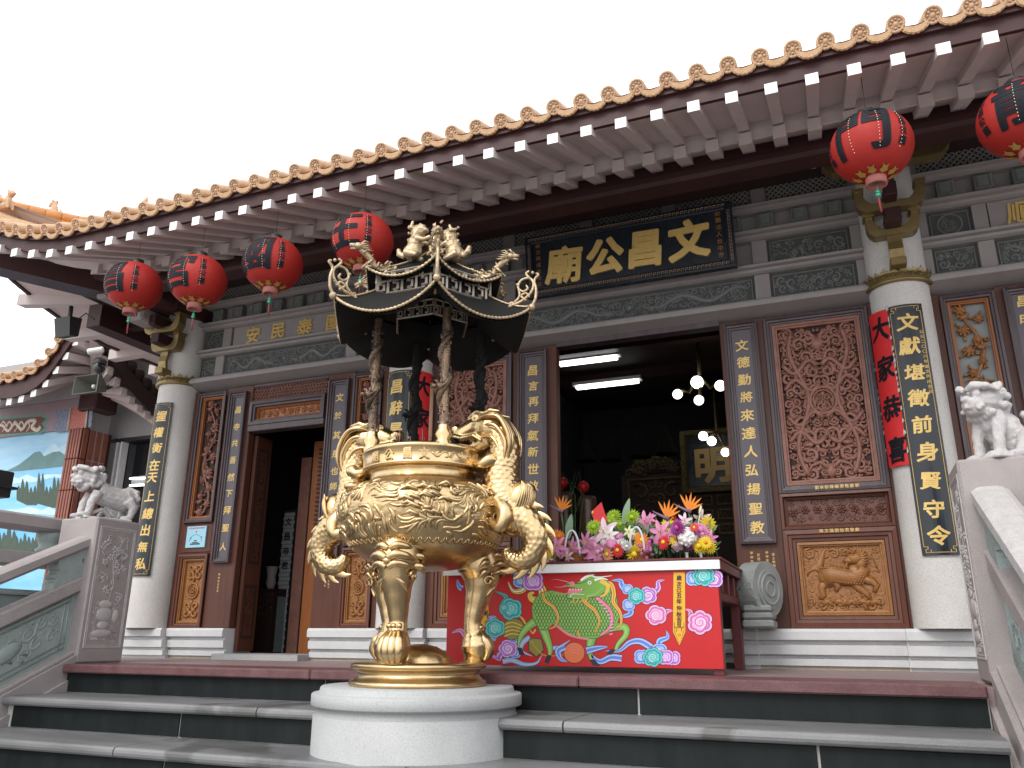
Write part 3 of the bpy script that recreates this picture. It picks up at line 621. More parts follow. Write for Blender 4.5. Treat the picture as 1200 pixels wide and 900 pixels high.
# left narrow leaf, and its twins along the front
for a, b, sd in ((-5.60, -5.27, 21), (-3.86, -3.57, 22), (.765, 1.09, 23), (2.50, 2.78, 24)):
    panel(a, b, 1.17, 2.40, 'carve_gold' if a > 0 else 'carve_red', 'deity', sd, inner='orange_wood', prof=FR[:6], inw=.022, back='backing' if a > 0 else 'wood_dark_hole')
    panel(a, b, .252, .885, 'carve_gold', 'urn', sd+30, fw='wood_low', inner='carve_gold', prof=FR[:6], inw=.022)
    plainbox(a, b, .885, .90, name='rail'); plainbox(a, b, 1.155, 1.17, name='rail')
    panel(a, b, .90, 1.155, 'carve_red', 'flowers', sd+60, prof=FR[:4], inw=.012) if a != -5.60 else plainbox(a, b, .90, 1.155, name='rail_board')
# middle bay: tall openwork leaves
for a, b, sd in ((-.385, .31, 31), (-3.03, -2.36, 32)):
    panel(a, b, 1.13, 2.41, 'carve_red', 'openwork', sd, inw=.035)
    panel(a, b, .885, 1.125, 'wood_low', 'flowers', sd+5, fw='wood_low', inner='wood_low', prof=FR[:4], inw=.018)
    panel(a, b, .252, .88, 'carve_gold', 'beast', sd+7, fw='wood_low', inner='carve_gold', prof=[(q[0]*1.5, q[1]) for q in FR], inw=.03)
credit(-.14, 1.155, 9, 1, .026, True, y=YW-.052, cs='劉幸鈴陳曉雯敬獻'); credit(-.14, .868, 8, 1, .026, True, y=YW-.052, cs='陳文瑞劉怡君敬獻')
cz = [W(878, y, YW).z for y in (405, 425, 445.5, 466, 487.5, 508.5, 530, 552, 574, 597, 619)]
jamb(-.665, -.43, .80, 2.40, '文德勤將來達人弘揚聖教', cz, .088)
jamb(-2.30, -2.055, .80, 2.40, '昌言再拜氣新世啟', [W(628, y, YW).z for y in (435, 453, 471.5, 491, 511, 530, 550, 570)], .088)
jamb(-5.215, -5.02, .80, 2.37, '昌寺共吾然下拜聖人', [W(x, y, YW).z for x, y in ((283, 481), (279, 501), (277, 520), (275, 540), (272, 560), (269.5, 579), (267, 598.5), (265, 619), (262, 641))], .075)
jamb(-4.11, -3.90, .80, 2.37, '文於其是也師', [W(x, y, YW).z for x, y in ((396, 467), (395, 488), (394, 511), (391, 533), (388, 553), (387, 571))], .075)
jamb(1.135, 1.36, .80, 2.40, '昌明盛世', [2.30, 2.17, 2.04, 1.91], .088); jamb(2.27, 2.47, .80, 2.40, '', [], .07)
credit(-5.13, .70, 6, 1); credit(-4.02, .70, 6, 2, .018); credit(-.60, .74, 4, 2, .022); credit(-.50, .74, 5, 2, .02)
# the side door: honeycomb transom, carved strip, head
def honeycomb(x0, x1, z0, z1, par):
    m = MB(); q = .034; y = YW-.006; nx = int((x1-x0)/q); nz = int((z1-z0)/(q*.87))
    for j in range(nz+1):
        for i in range(nx+1):
            x = x0+q*(i+.5*(j % 2)); z = z0+.006+q*.87*j
            if x > x1-.008 or z > z1-.006: continue
            m.lathe([(.010, 0), (.0165, -.003), (.0165, .006)], (0, 0, 0), 6, sm=False)
            n = 18
            for t in range(len(m.v)-n, len(m.v)):
                a, b, c = m.v[t]; m.v[t] = (x+a, y+c, z+b)
    m.build('honeycomb_lattice', 'carve_red', par)
for dx0, dx1 in ((-4.97, -4.14), (1.40, 2.24)):
    h = MB().box(dx0, dx1, YW+.03, YW+.06, 1.99, ZT).build('transom', 'wood_dark_hole', T)
    plainbox(dx0, dx1, 2.40, 2.43, name='rail', mat='wood_frame'); honeycomb(dx0+.01, dx1-.01, 2.265, 2.40, h)
    panel(dx0+.005, dx1-.005, 2.03, 2.255, 'orange_wood', 'flowers', 41, inner='orange_wood', prof=[(0, YW-.02), (0, YW-.055), (.03, YW-.058), (.034, YW-.04), (.05, YW-.038), (.055, YW-.02)], inw=.014, s=.02)
    plainbox(dx0, dx1, 1.97, 2.03, name='door_head', mat='wood_frame', y0=YW-.05)
# blue notice stuck on the left leaf
nb = thing('notice_sheet', 'small pale blue notice with red heading fixed beside the side door', 'notice', (-5.42, YW-.03, 1.0))
MB().box(-5.545, -5.325, YW-.034, YW-.0215, .945, 1.135).build('sheet', M('pale_blue_print', (.30, .58, .72), .4), nb)
m = MB()
for k in range(10): put(m, '文昌公廟平面參拜圖示'[k], -5.52+k*.019, 1.118, YW-.0355, .016, .02)
m.build('heading', 'red_paper', nb, kind='stuff'); m = MB()
for x, z, w_, h_ in ((-5.435, .97, .11, .012), (-5.435, .985, .07, .008), (-5.435, 1.0, .03, .01)): m.box(x-w_/2, x+w_/2, YW-.0355, YW-.034, z, z+h_)
m.tube([(-5.435+.07*cos(t), YW-.035, 1.0+.06*sin(t)) for t in [pi*k/10 for k in range(11)]], .0015, 4); m.build('diagram', 'board_blue', nb); m = MB()
for x, z in ((-5.435, 1.085), (-5.49, 1.03), (-5.37, 1.035)): m.ball((x, YW-.035, z), (.007, .002, .009), 8)
m.build('marker', 'orange_wood', nb, kind='stuff')

# ---------------------------------------------------------------- boards and papers on the columns
def wrap(xc, R): return lambda x, y, z: (xc+(R-y)*sin((x-xc)/R), CYc-(R-y)*cos((x-xc)/R), z)
def curved(mb, xc, R, u0, u1, z0, z1, t, n=10, mi=0, poly=None, zl=lambda u: 0):
    F = wrap(xc, R); vs = []
    for i in range(n+1):
        u = u0+(u1-u0)*i/n
        for y, z in ((-t, z0+zl(i/n)), (-t, z1+zl(i/n)), (0, z1+zl(i/n)), (0, z0+zl(i/n))): vs.append(F(xc+u, y, z))
    fs = [(i*4+j, i*4+(j+1) % 4, i*4+4+(j+1) % 4, i*4+4+j) for i in range(n) for j in range(4)]
    fs = [tuple(reversed(f)) for f in fs]+[(0, 1, 2, 3), (n*4+3, n*4+2, n*4+1, n*4)]
    mb.add(vs, fs, mi)
def couplet(ci, u0, u1, z0, z1, text, label, group='couplet boards on the columns', zs=None, size=.12, small=None):
    x = COLX[ci]; R = CR+.003; o = thing('couplet_board', label, 'inscribed board', (x, CYc-R, z0), group)
    m = MB(); curved(m, x, R, u0, u1, z0, z1, .014); m.build('board', 'board_blue', o)
    m = MB(); F = wrap(x, R); e = .016; y = -.0155
    def line(P): 
        q = [P[0]]
        for b in P[1:]:
            a = q[-1]; 
            for k in range(1, 7): q.append((a[0]+(b[0]-a[0])*k/6, a[1]+(b[1]-a[1])*k/6))
        m.tube([F(x+u, y, z) for u, z in q], .0022, 4, sm=False)
    a, b, c, d = u0+e, u1-e, z0+e, z1-e; k = .035
    line([(a+k, c), (b-k, c)]); line([(a+k, d), (b-k, d)]); line([(a, c+k), (a, d-k)]); line([(b, c+k), (b, d-k)])
    for uu, zz, su, sz in ((a, c, 1, 1), (b, c, -1, 1), (a, d, 1, -1), (b, d, -1, -1)):
        line([(uu, zz+sz*k), (uu+su*k*.6, zz+sz*k), (uu+su*k*.6, zz+sz*k*.55), (uu+su*.008, zz+sz*k*.55), (uu+su*.008, zz), (uu+su*k, zz), (uu+su*k, zz+sz*.018)])
    m.build('border_line', 'gilt', o, kind='stuff'); m = MB(); n = len(text); r = random.Random(ci)
    if zs is None: zs = [z1-.10-(z1-z0-.2)*k/(n-1) for k in range(n)]
    chars([(ch, x+(u0+u1)/2+r.uniform(-.006, .006), z, -.0150, size*r.uniform(.95, 1.08), .026, 1, .1, r.uniform(-.05, .05), 0, .16) for ch, z in zip(text, zs)], 'gilt', o, F)
    if small:
        m = MB(); un, zz, st_ = small
        for k, ch in enumerate(st_): put(m, ch, x+un, zz-k*.034, -.0160, .026, .01, fn=F)
        m.build('small_lettering', 'gilt', o, kind='stuff')
    return o
def paper(ci, u0, u1, z0, z1, text, label, size=.15):
    x = COLX[ci]; R = CR+.019; o = thing('red_banner', label, 'paper banner', (x, CYc-R, z0), 'red greeting banners taped to the columns')
    m = MB(); curved(m, x, R, u0, u1, z0, z1, .002, 12, zl=lambda t: .012*(1-t)); m.build('paper', 'red_paper', o)
    F = wrap(x, R); m = MB(); r = random.Random(8)
    n = len(text)
    uc = (u0+u1)/2 if ci == 1 else (u0*.4+u1*.6)
    chars([(ch, x+uc, z1-.12-(z1-z0-.23)*k/(n-1), -.0035, size, .034, .9, .12, r.uniform(-.06, .06), 0, .12) for k, ch in enumerate(text)], 'black_ink', o, F)
    m = MB()                      # crumpled clear tape down both edges
    for u in (u0-.004, u1+.004):
        for k in range(26):
            z = z0+.03+(z1-z0-.05)*k/25; q = r.uniform(.003, .009)
            if r.random() < .45: continue
            m.add([F(x+u-q, -.004-r.uniform(0, .006), z), F(x+u+q, -.004-r.uniform(0, .006), z+.01), F(x+u+q*.6, -.005, z+r.uniform(.02, .05)), F(x+u-q*.8, -.007, z+r.uniform(.02, .04))], [(0, 1, 2, 3)])
    m.build('sticky_tape', G.setdefault('tape', M('clear_tape', (.42, .38, .40), .25)), o, kind='stuff')
R0 = CR+.003
zr = [W(x, y, 5.57).z for x, y in ((1063, 382), (1069, 408), (1068, 439), (1074, 468), (1078, 499), (1081, 531), (1085, 566), (1091, 598), (1095, 631))]
zr = [z+.0 for z in zr]
def wphi(xc, px, py):   # angle on the column surface where a sight line touches it
    d = ray(px, py); ox, oy = EYE.x-xc, EYE.y-CYc; a = d.x**2+d.y**2; b = 2*(ox*d.x+oy*d.y); c = ox*ox+oy*oy-R0*R0; D = max(0, b*b-4*a*c)
    t = (-b-sqrt(D))/(2*a); p = EYE+d*t; return atan2(p.x-xc, CYc-p.y)*R0, p.z
def cfit(ci, pts): return [wphi(COLX[ci], *p) for p in pts]
(uA, zA), (uB, zB), (uC, zC), (uD, zD) = cfit(2, [(1044, 360), (1080, 357), (1080, 652), (1114, 650)])
ZC0, ZC1 = (zC+zD)/2, (zA+zB)/2
zs2 = [wphi(COLX[2], x, y)[1] for x, y in ((1063, 378), (1065, 406), (1068, 437), (1074, 467), (1077, 498), (1081, 530), (1085, 564), (1089, 597), (1093, 628))]
couplet(2, -.100, .104, ZC0, ZC1, '文獻堪徵前身賢守令', 'black couplet board with gold writing on the column right of the carved panels', zs=zs2, size=.115, small=(.075, ZC1-.2, '公元二〇〇六年歲次丙戌吉日'))
(uE, zE), (uF, zF) = cfit(2, [(1024, 372), (1043, 550)])
paper(2, -.29, -.106, 1.235, ZC1-.01, '大家恭喜', 'red paper greeting banner taped on the column beside the right couplet board', .17)
(uA, zA), (uB, zB), (uC, zC), (uD, zD) = cfit(0, [(187, 473), (203, 472), (162, 676), (178, 674)])
couplet(0, -.075, .118, (zC+zD)/2, (zA+zB)/2, '握權衡在天上總出無私', 'black couplet board wrapped on the leftmost column above the left stone lion',
        zs=[wphi(COLX[0], x, y)[1] for x, y in ((192, 488), (188, 507), (186, 525), (181, 545.5), (180, 560), (177, 581.5), (173, 602), (171, 621.5), (169, 641), (166, 661))], size=.10)
(uA, zA), (uB, zB) = cfit(1, [(456, 434), (487, 432)])
couplet(1, -.13, .105, ZC0, ZC1, '昌辭是文光射斗', 'black couplet board on the column behind the incense burner pillars', zs=[wphi(COLX[1], x, y)[1] for x, y in ((469, 453), (467, 478), (463, 504), (462, 533), (460, 560), (458, 590), (457, 620))], size=.12)
paper(1, .112, .31, 1.235, ZC1-.01, '大家恭喜', 'red paper greeting banner on the column behind the incense burner', .17)

# name plaque over the middle opening: leans forward at the top
pl = thing('name_plaque', 'long dark plaque with four large gold characters above the middle doorway', 'plaque', (-1.36, 5.6, 2.78))
PX0, PX1, PZ0, PZ1 = -2.15, -.53, 2.805, 3.285
def lean(x, y, z): return (x, y-(z-PZ0)*.12, z)
PY = 5.63
m = MB(); m.box(PX0, PX1, PY, PY+.045, PZ0, PZ1, c=.004); m.v = [lean(*v) for v in m.v]; m.build('board', 'board_blue', pl)
m = MB(); frame_mb(m, PX0-.012, PX1+.012, PZ0-.012, PZ1+.012, [(0, PY+.03), (0, PY-.022), (.012, PY-.028), (.05, PY-.026), (.058, PY-.02), (.06, PY+.002)]); m.v = [lean(*v) for v in m.v]; m.build('frame', 'board_blue', pl)
m = MB()                           # key-fret running round the frame
def keyrun(x0, x1, z0, z1, n):
    for k in range(n):
        a = (x1-x0)*k/n; b = (z1-z0)*k/n; L_ = .027; hz = abs(x1-x0) > abs(z1-z0); g = .011
        sh = [(0, -g), (0, g), (L_*.7, g), (L_*.7, -g*.3), (L_*.3, -g*.3)]
        P = [((x0+a+u, z0+v) if hz else (x0+v, z0+b+u)) for u, v in sh]
        m.tube([lean(p, PY-.028, q) for p, q in P], .0026, 3, sm=False)
keyrun(PX0+.02, PX1-.03, PZ0+.018, PZ0+.018, 52); keyrun(PX0+.02, PX1-.03, PZ1-.018, PZ1-.018, 52); keyrun(PX0+.018, PX0+.018, PZ0+.03, PZ1-.05, 15); keyrun(PX1-.018, PX1-.018, PZ0+.03, PZ1-.05, 15)
m.build('key_fret', M('dull_bronze_line', (.42, .30, .20), .4, .3), pl, kind='stuff')
m = MB()
chars([(ch, x, z, PY-.002, s_, of, 1, .08, ro, .010, 0) for ch, x, z, s_, of, ro in (('廟', -1.845, 3.03, .31, .030, -.03), ('公', -1.505, 3.04, .30, .045, .03), ('昌', -1.185, 3.045, .30, .040, -.02), ('文', -.85, 3.06, .31, .045, .04))], 'gilt', pl, lean); m = MB()
for k, ch in enumerate('財團法人台中市'): put(m, ch, -.625, 3.225-k*.054, PY-.003, .043, .02, fn=lean)
for k, ch in enumerate('歲次丙戌年吉日'): put(m, ch, -2.06, 3.225-k*.054, PY-.003, .040, .02, fn=lean)
m.build('small_lettering', 'carve_gold', pl, kind='stuff')
# ================================================================ EAVE
def ez(x):
    t = max(0, -5.25-x, x-2.49); return .25*t**1.8
EX0, EX1, EY = -7.6, 4.84, 3.9
roof = thing_part = None
RS = .40                                 # rise of the eave inwards
m = MB(); nx = 62; ys = [EY-.0, 4.6, 5.4, 6.4, 7.6, 9.0]; 
for j, y in enumerate(ys):
    for i in range(nx+1):
        x = EX0+(EX1-EX0)*i/nx; f = max(0, 1-(y-EY)/2.6); m.v.append((x, y, 3.115+ez(x)*f+(y-EY)*RS+.02*(y-EY)**2))
for j in range(len(ys)-1):
    for i in range(nx): a = j*(nx+1)+i; m.f.append((a, a+1, a+nx+2, a+nx+1)); m.m.append(0); m.s.append(True)
n0 = len(m.v); m.v += [(x, y, z+.05) for x, y, z in m.v]; m.f += [tuple(n0+q for q in reversed(f)) for f in m.f[:]][:len(m.f)]; m.m = [0]*len(m.f); m.s = [True]*len(m.f)
roof = m.build('roof', 'ridge', T)
tp = .167; nT = int((EX1-EX0)/tp); xs = [-.148+tp*k for k in range(-60, 60) if EX0+.05 < -.148+tp*k < EX1-.05]
# round end tile: disc with rim, boss and petals, on a short barrel
m = MB(); R_ = .047
m.lathe([(R_, 0), (R_, .16)], n=18); m.lathe([(.0, -.004), (.010, -.004), (.013, .001), (.033, .001), (.036, -.006), (R_, -.006), (R_, 0)], n=18, mi=1)
for k in range(8): m.ball((.023*cos(k*pi/4), .023*sin(k*pi/4), -.002), (.0075, .0075, .005), 6, 1)
m.xf(Matrix.Rotation(-pi/2, 4, 'X')@Matrix.Identity(4))
m.v = [(x, y, -z) for x, y, z in m.v]; m.f = [tuple(reversed(f)) for f in m.f]
cap_me = m.mesh('round_tile', ['tile', 'tile_disc'])
# drip tile: hanging crescent
m = MB(); P = []; n = 12; w_ = .070
for k in range(n+1): t = -1+2*k/n; P.append((w_*t, .018-.022*(1-t*t)))
for k in range(n+1): t = 1-2*k/n; P.append((w_*t*.99, .010-.052*(1-t*t)**.55-.003*(k % 2)))
m.prism(P, 0, .012); m.prism([(a*.86, b*.8-.004) for a, b in P], -.004, 0); m.add([(w_*t, y, .014-.012*(1-t*t)) for y in (.0, .18) for t in (-1, -.5, 0, .5, 1)], [(i, i+1, i+6, i+5) for i in range(4)])
drip_me = m.mesh('drip_tile', 'tile')
mr_ = random.Random(4)
for x in xs:
    z = 3.165+ez(x); sl = (ez(x+.05)-ez(x-.05))/.1
    o = obj('round_tile', cap_me, roof); o.location = (x+mr_.uniform(-.003, .003), EY-.055, z+mr_.uniform(-.003, .003)); o.rotation_euler = (radians(-20)*0+radians(mr_.uniform(-3, 3))+.38, mr_.uniform(-.1, .1)-atan2(sl, 1), 0)
    x2 = x+tp/2; z = 3.135+ez(x2)
    o = obj('drip_tile', drip_me, roof); o.location = (x2, EY-.05+mr_.uniform(-.003, .003), z+mr_.uniform(-.003, .002)); o.rotation_euler = (.25+mr_.uniform(-.04, .04), -atan2(sl, 1), 0)
m = MB()                                 # barrel rows further up the slope
for x in xs: m.tube([(x, y, 3.17+ez(x)*max(0, 1-(y-EY)/2.6)+(y-EY)*RS+.02*(y-EY)**2) for y in (EY+.08, 4.6, 5.4, 6.4, 7.6, 8.9)], .05, 8)
m.build('barrel_tile_rows', 'tile', roof, kind='stuff')
def strip(name, mat, prof, x0=EX0, x1=EX1, par=None, n=60, ramp=1):       # (y, z) profile swept along the curving eave
    m = MB(); k = len(prof); vs = []
    for i in range(n+1):
        x = x0+(x1-x0)*i/n; e = ez(x)
        for y, z in prof: vs.append((x, y, z+e*max(0, 1-(y-EY)/2.6*ramp)))
    fs = [(i*k+j, i*k+(j+1) % k, i*k+k+(j+1) % k, i*k+k+j) for i in range(n) for j in range(k)]
    fs += [tuple(range(k)), tuple(range(n*k+k-1, n*k-1, -1))]
    m.add(vs, fs); return m.build(name, mat, par or roof)
strip('fascia_board', 'eave_brown', [(3.90, 3.005), (3.925, 3.005), (3.925, 3.15), (3.90, 3.15)])
strip('tile_batten', 'eave_brown', [(3.875, 3.095), (3.90, 3.095), (3.90, 3.13), (3.875, 3.13)])
strip('soffit_board', 'paint_rafter', [(3.91, 3.012), (4.66, 3.312), (4.66, 3.335), (3.91, 3.035)])
strip('soffit_board', 'paint_rafter', [(4.640, 3.195), (4.662, 3.195), (4.662, 3.32), (4.640, 3.32)])
strip('soffit_board', 'paint_rafter', [(4.66, 3.215), (4.98, 3.343), (4.98, 3.37), (4.66, 3.24)])
strip('purlin', 'eave_brown', [(4.86, 3.16), (4.88, 3.135), (5.04, 3.135), (5.06, 3.16), (5.06, 3.20), (5.00, 3.22), (5.00, 3.42), (4.90, 3.42), (4.90, 3.22), (4.86, 3.20)], ramp=.35)
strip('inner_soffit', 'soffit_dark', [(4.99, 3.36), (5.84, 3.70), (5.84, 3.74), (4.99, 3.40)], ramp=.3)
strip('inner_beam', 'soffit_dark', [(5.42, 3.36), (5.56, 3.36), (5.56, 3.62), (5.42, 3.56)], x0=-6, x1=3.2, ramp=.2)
m = MB(); y0, y1 = 3.872, 4.70; z0 = 2.942; h = .064
for a, b, c, d in ((-.032, .032, 0, 0),): m.hexa([(a, y0, z0), (b, y0, z0), (b, y1, z0+(y1-y0)*RS), (a, y1, z0+(y1-y0)*RS)], [(a, y0, z0+h), (b, y0, z0+h), (b, y1, z0+h+(y1-y0)*RS), (a, y1, z0+h+(y1-y0)*RS)])
m.box(-.0325, .0325, y0-.003, y0, z0-.0005, z0+h+.0005, 1)
fly = m.mesh('rafter', ['paint_rafter', 'white_end'])
m = MB(); y0, y1 = 4.60, 5.0; z0 = 3.135; h = .085
m.hexa([(-.04, y0, z0), (.04, y0, z0), (.04, y1, z0+(y1-y0)*RS), (-.04, y1, z0+(y1-y0)*RS)], [(-.04, y0, z0+h), (.04, y0, z0+h), (.04, y1, z0+h+(y1-y0)*RS), (-.04, y1, z0+h+(y1-y0)*RS)])
low = m.mesh('lower_rafter', 'paint_rafter')
for k in range(-38, 26):
    x = -.107+.2045*k
    if not EX0+.1 < x < EX1-.1: continue
    o = obj('rafter', fly, roof); o.location = (x, 0, ez(x)); o.rotation_euler[1] = -atan2(ez(x+.05)-ez(x-.05), .1)*0
    if -5.9 < x < 3.2:
        o = obj('lower_rafter', low, roof); o.location = (x, 0, ez(x)*.72)
# side eave at the left: soffit, fan rafters and side fascia seen against the sky
def zs(y): return 3.34+.25*max(0, 6.2-y)**1.5
def quad(m, a, b, c, d, n=8):
    vs = []; A, B, C_, D = map(Vector, (a, b, c, d))
    for i in range(n+1):
        for j in range(n+1): u, v = i/n, j/n; vs.append((A*(1-u)+B*u)*(1-v)+(D*(1-u)+C_*u)*v)
    m.add(vs, [(i*(n+1)+j, i*(n+1)+j+1, (i+1)*(n+1)+j+1, (i+1)*(n+1)+j) for i in range(n) for j in range(n)])
for sgn, xc_, xe in ((1, -5.85, EX0), (-1, 3.09, EX1)):
    m = MB(); ysd = [3.9, 4.3, 4.7, 5.1, 5.5, 5.9, 6.3, 7, 8, 9.5, 11]; k = len(ysd)
    vs = [(xe, y, zs(y)+.02) for y in ysd]+[(xc_-.0*sgn, max(5.0, y), 3.62) for y in ysd]+[(xe, y, zs(y)+.05) for y in ysd]+[(xc_, max(5.0, y), 3.65) for y in ysd]
    m.add(vs, [(i, i+1, k+i+1, k+i) for i in range(k-1)]+[(2*k+i, 3*k+i, 3*k+i+1, 2*k+i+1) for i in range(k-1)]); m.build('side_soffit', 'paint_rafter', roof)
    for i, y in enumerate([4.1, 4.7, 5.3, 5.9, 6.5, 7.1, 7.7, 8.3, 8.9, 9.5]):
        a = Vector((xe-.10*sgn, y, zs(y)-.10)); b = Vector((xc_, max(5.05, 5.05+(y-4.05)*.82), 3.50)); q = Vector((0, .055, 0)); u = Vector((0, 0, .12))
        MB().hexa([a-q, a+q, b+q, b-q], [a-q+u, a+q+u, b+q+u, b-q+u]).build('rafter', 'paint_rafter', roof)
    m = MB(); k = 0
    for i in range(len(ysd)-1):
        y0, y1 = ysd[i], ysd[i+1]; m.hexa([(xe-.02, y0, zs(y0)), (xe+.02, y0, zs(y0)), (xe+.02, y1, zs(y1)), (xe-.02, y1, zs(y1))], [(xe-.02, y0, zs(y0)+.12), (xe+.02, y0, zs(y0)+.12), (xe+.02, y1, zs(y1)+.12), (xe-.02, y1, zs(y1)+.12)])
    m.build('side_fascia', 'eave_brown', roof)
    # hip rafter under the corner
    MB().hexa([(xe-.15*sgn, 3.82, 3.47), (xe+.05*sgn, 3.72, 3.47), (xc_+.25*sgn, 5.35, 3.12), (xc_+.05*sgn, 5.45, 3.12)], [(xe-.15*sgn, 3.82, 3.63), (xe+.05*sgn, 3.72, 3.63), (xc_+.25*sgn, 5.35, 3.30), (xc_+.05*sgn, 5.45, 3.30)]).build('hip_rafter', 'eave_brown', roof)
    # upswept hip ridge with small glazed beasts
    P = [(-7.75, 3.75, 4.42), (-7.4, 4.15, 4.17), (-7.0, 4.55, 4.07), (-6.6, 4.95, 4.04), (-6.2, 5.35, 4.10), (-5.8, 5.75, 4.2), (-5.2, 6.4, 4.5), (-4.4, 7.2, 5.0)]
    if sgn < 0: P = [(-2.76-x, y, z) for x, y, z in P]
    sm_ = []
    for i in range(len(P)-1):
        for t in range(4): a, b = Vector(P[i]), Vector(P[i+1]); sm_.append(a+(b-a)*t/4)
    for dz, r_ in ((-.10, .075), (0, .06)):
        for i in range(0, len(sm_)-1):
            a, b = sm_[i]+Vector((0, 0, dz)), sm_[i+1]+Vector((0, 0, dz)); c_ = a+(b-a)*.96
            MB().tube([a, a+(b-a)*.04, c_], [r_*1.08, r_, r_], 10).build('ridge_tile', 'ridge', roof)
    m = MB()
    for i in range(len(P)-2): a, b = Vector(P[i]), Vector(P[i+1]); m.hexa([a+Vector((-.05, 0, -.32)), a+Vector((.05, 0, -.32)), b+Vector((.05, 0, -.32)), b+Vector((-.05, 0, -.32))], [a+Vector((-.05, 0, -.1)), a+Vector((.05, 0, -.1)), b+Vector((.05, 0, -.1)), b+Vector((-.05, 0, -.1))])
    m.build('ridge_base', 'ridge', roof)
for x_, s_ in ((-6.80, 1), (4.02, -1)):
    MB().box(x_-.09, x_+.09, 5.45, 11, 3.16, 3.40).build('side_purlin', 'eave_brown', T)
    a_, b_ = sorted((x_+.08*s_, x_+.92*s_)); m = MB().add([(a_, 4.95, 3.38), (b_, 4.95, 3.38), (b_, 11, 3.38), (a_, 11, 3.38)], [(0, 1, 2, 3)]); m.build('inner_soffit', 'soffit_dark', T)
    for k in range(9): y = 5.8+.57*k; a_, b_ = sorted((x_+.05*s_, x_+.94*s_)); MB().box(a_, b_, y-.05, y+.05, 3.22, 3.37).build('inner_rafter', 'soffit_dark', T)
def ridge_beast(loc, s, mir=1):
    m = MB(); f = mir
    m.ball((0, 0, .10), (.05, .05, .09), 8); m.ball((-.03*f, 0, .20), (.045, .04, .05), 8); m.ball((-.075*f, 0, .195), (.03, .025, .022), 6); m.ball((.03*f, 0, .05), (.06, .055, .05), 8)
    for y in (-.03, .03): m.tube([(-.035*f, y, .12), (-.05*f, y, .0)], [.022, .018], 6); m.tube([(-.01*f, y, .23), (.0, y*1.3, .26)], [.014, .003], 5)
    m.tube([(.07*f, 0, .03), (.12*f, 0, .07), (.10*f, 0, .13)], [.022, .018, .006], 6)
    for q in range(5): m.tube([(-.0+.012*q*f, 0, .22-.035*q), (.05*f, 0, .235-.035*q)], [.02, .004], 5)
    m.v = [(x*s+loc[0], y*s+loc[1], z*s+loc[2]) for x, y, z in m.v]; return remesh(m, .009*s, 1).build('ridge_figure', 'tile_disc', roof)
for (px_, py_, Y, s_, mr__) in ((8, 243, 4.35, .82, -1), (62, 254, 4.85, .85, 1)):
    p = W(px_, py_, Y); ridge_beast((p.x, p.y, p.z-.03), s_, mr__)
m = MB(); p = W(148, 257, 5.2)     # flat winged ridge ornament behind the tiles
for q in range(5): m.tube([(p.x-.24+.05*q, p.y, p.z-.02), (p.x-.05+.04*q, p.y, p.z-.03+.01*q), (p.x+.14+.02*q, p.y, p.z+.02+.03*q), (p.x+.24, p.y, p.z+.12+.02*q)], [.045, .04, .03, .006], 6)
m.ball((p.x-.27, p.y, p.z+.03), (.07, .05, .05), 8); m.build('ridge_figure', 'tile_disc', roof)

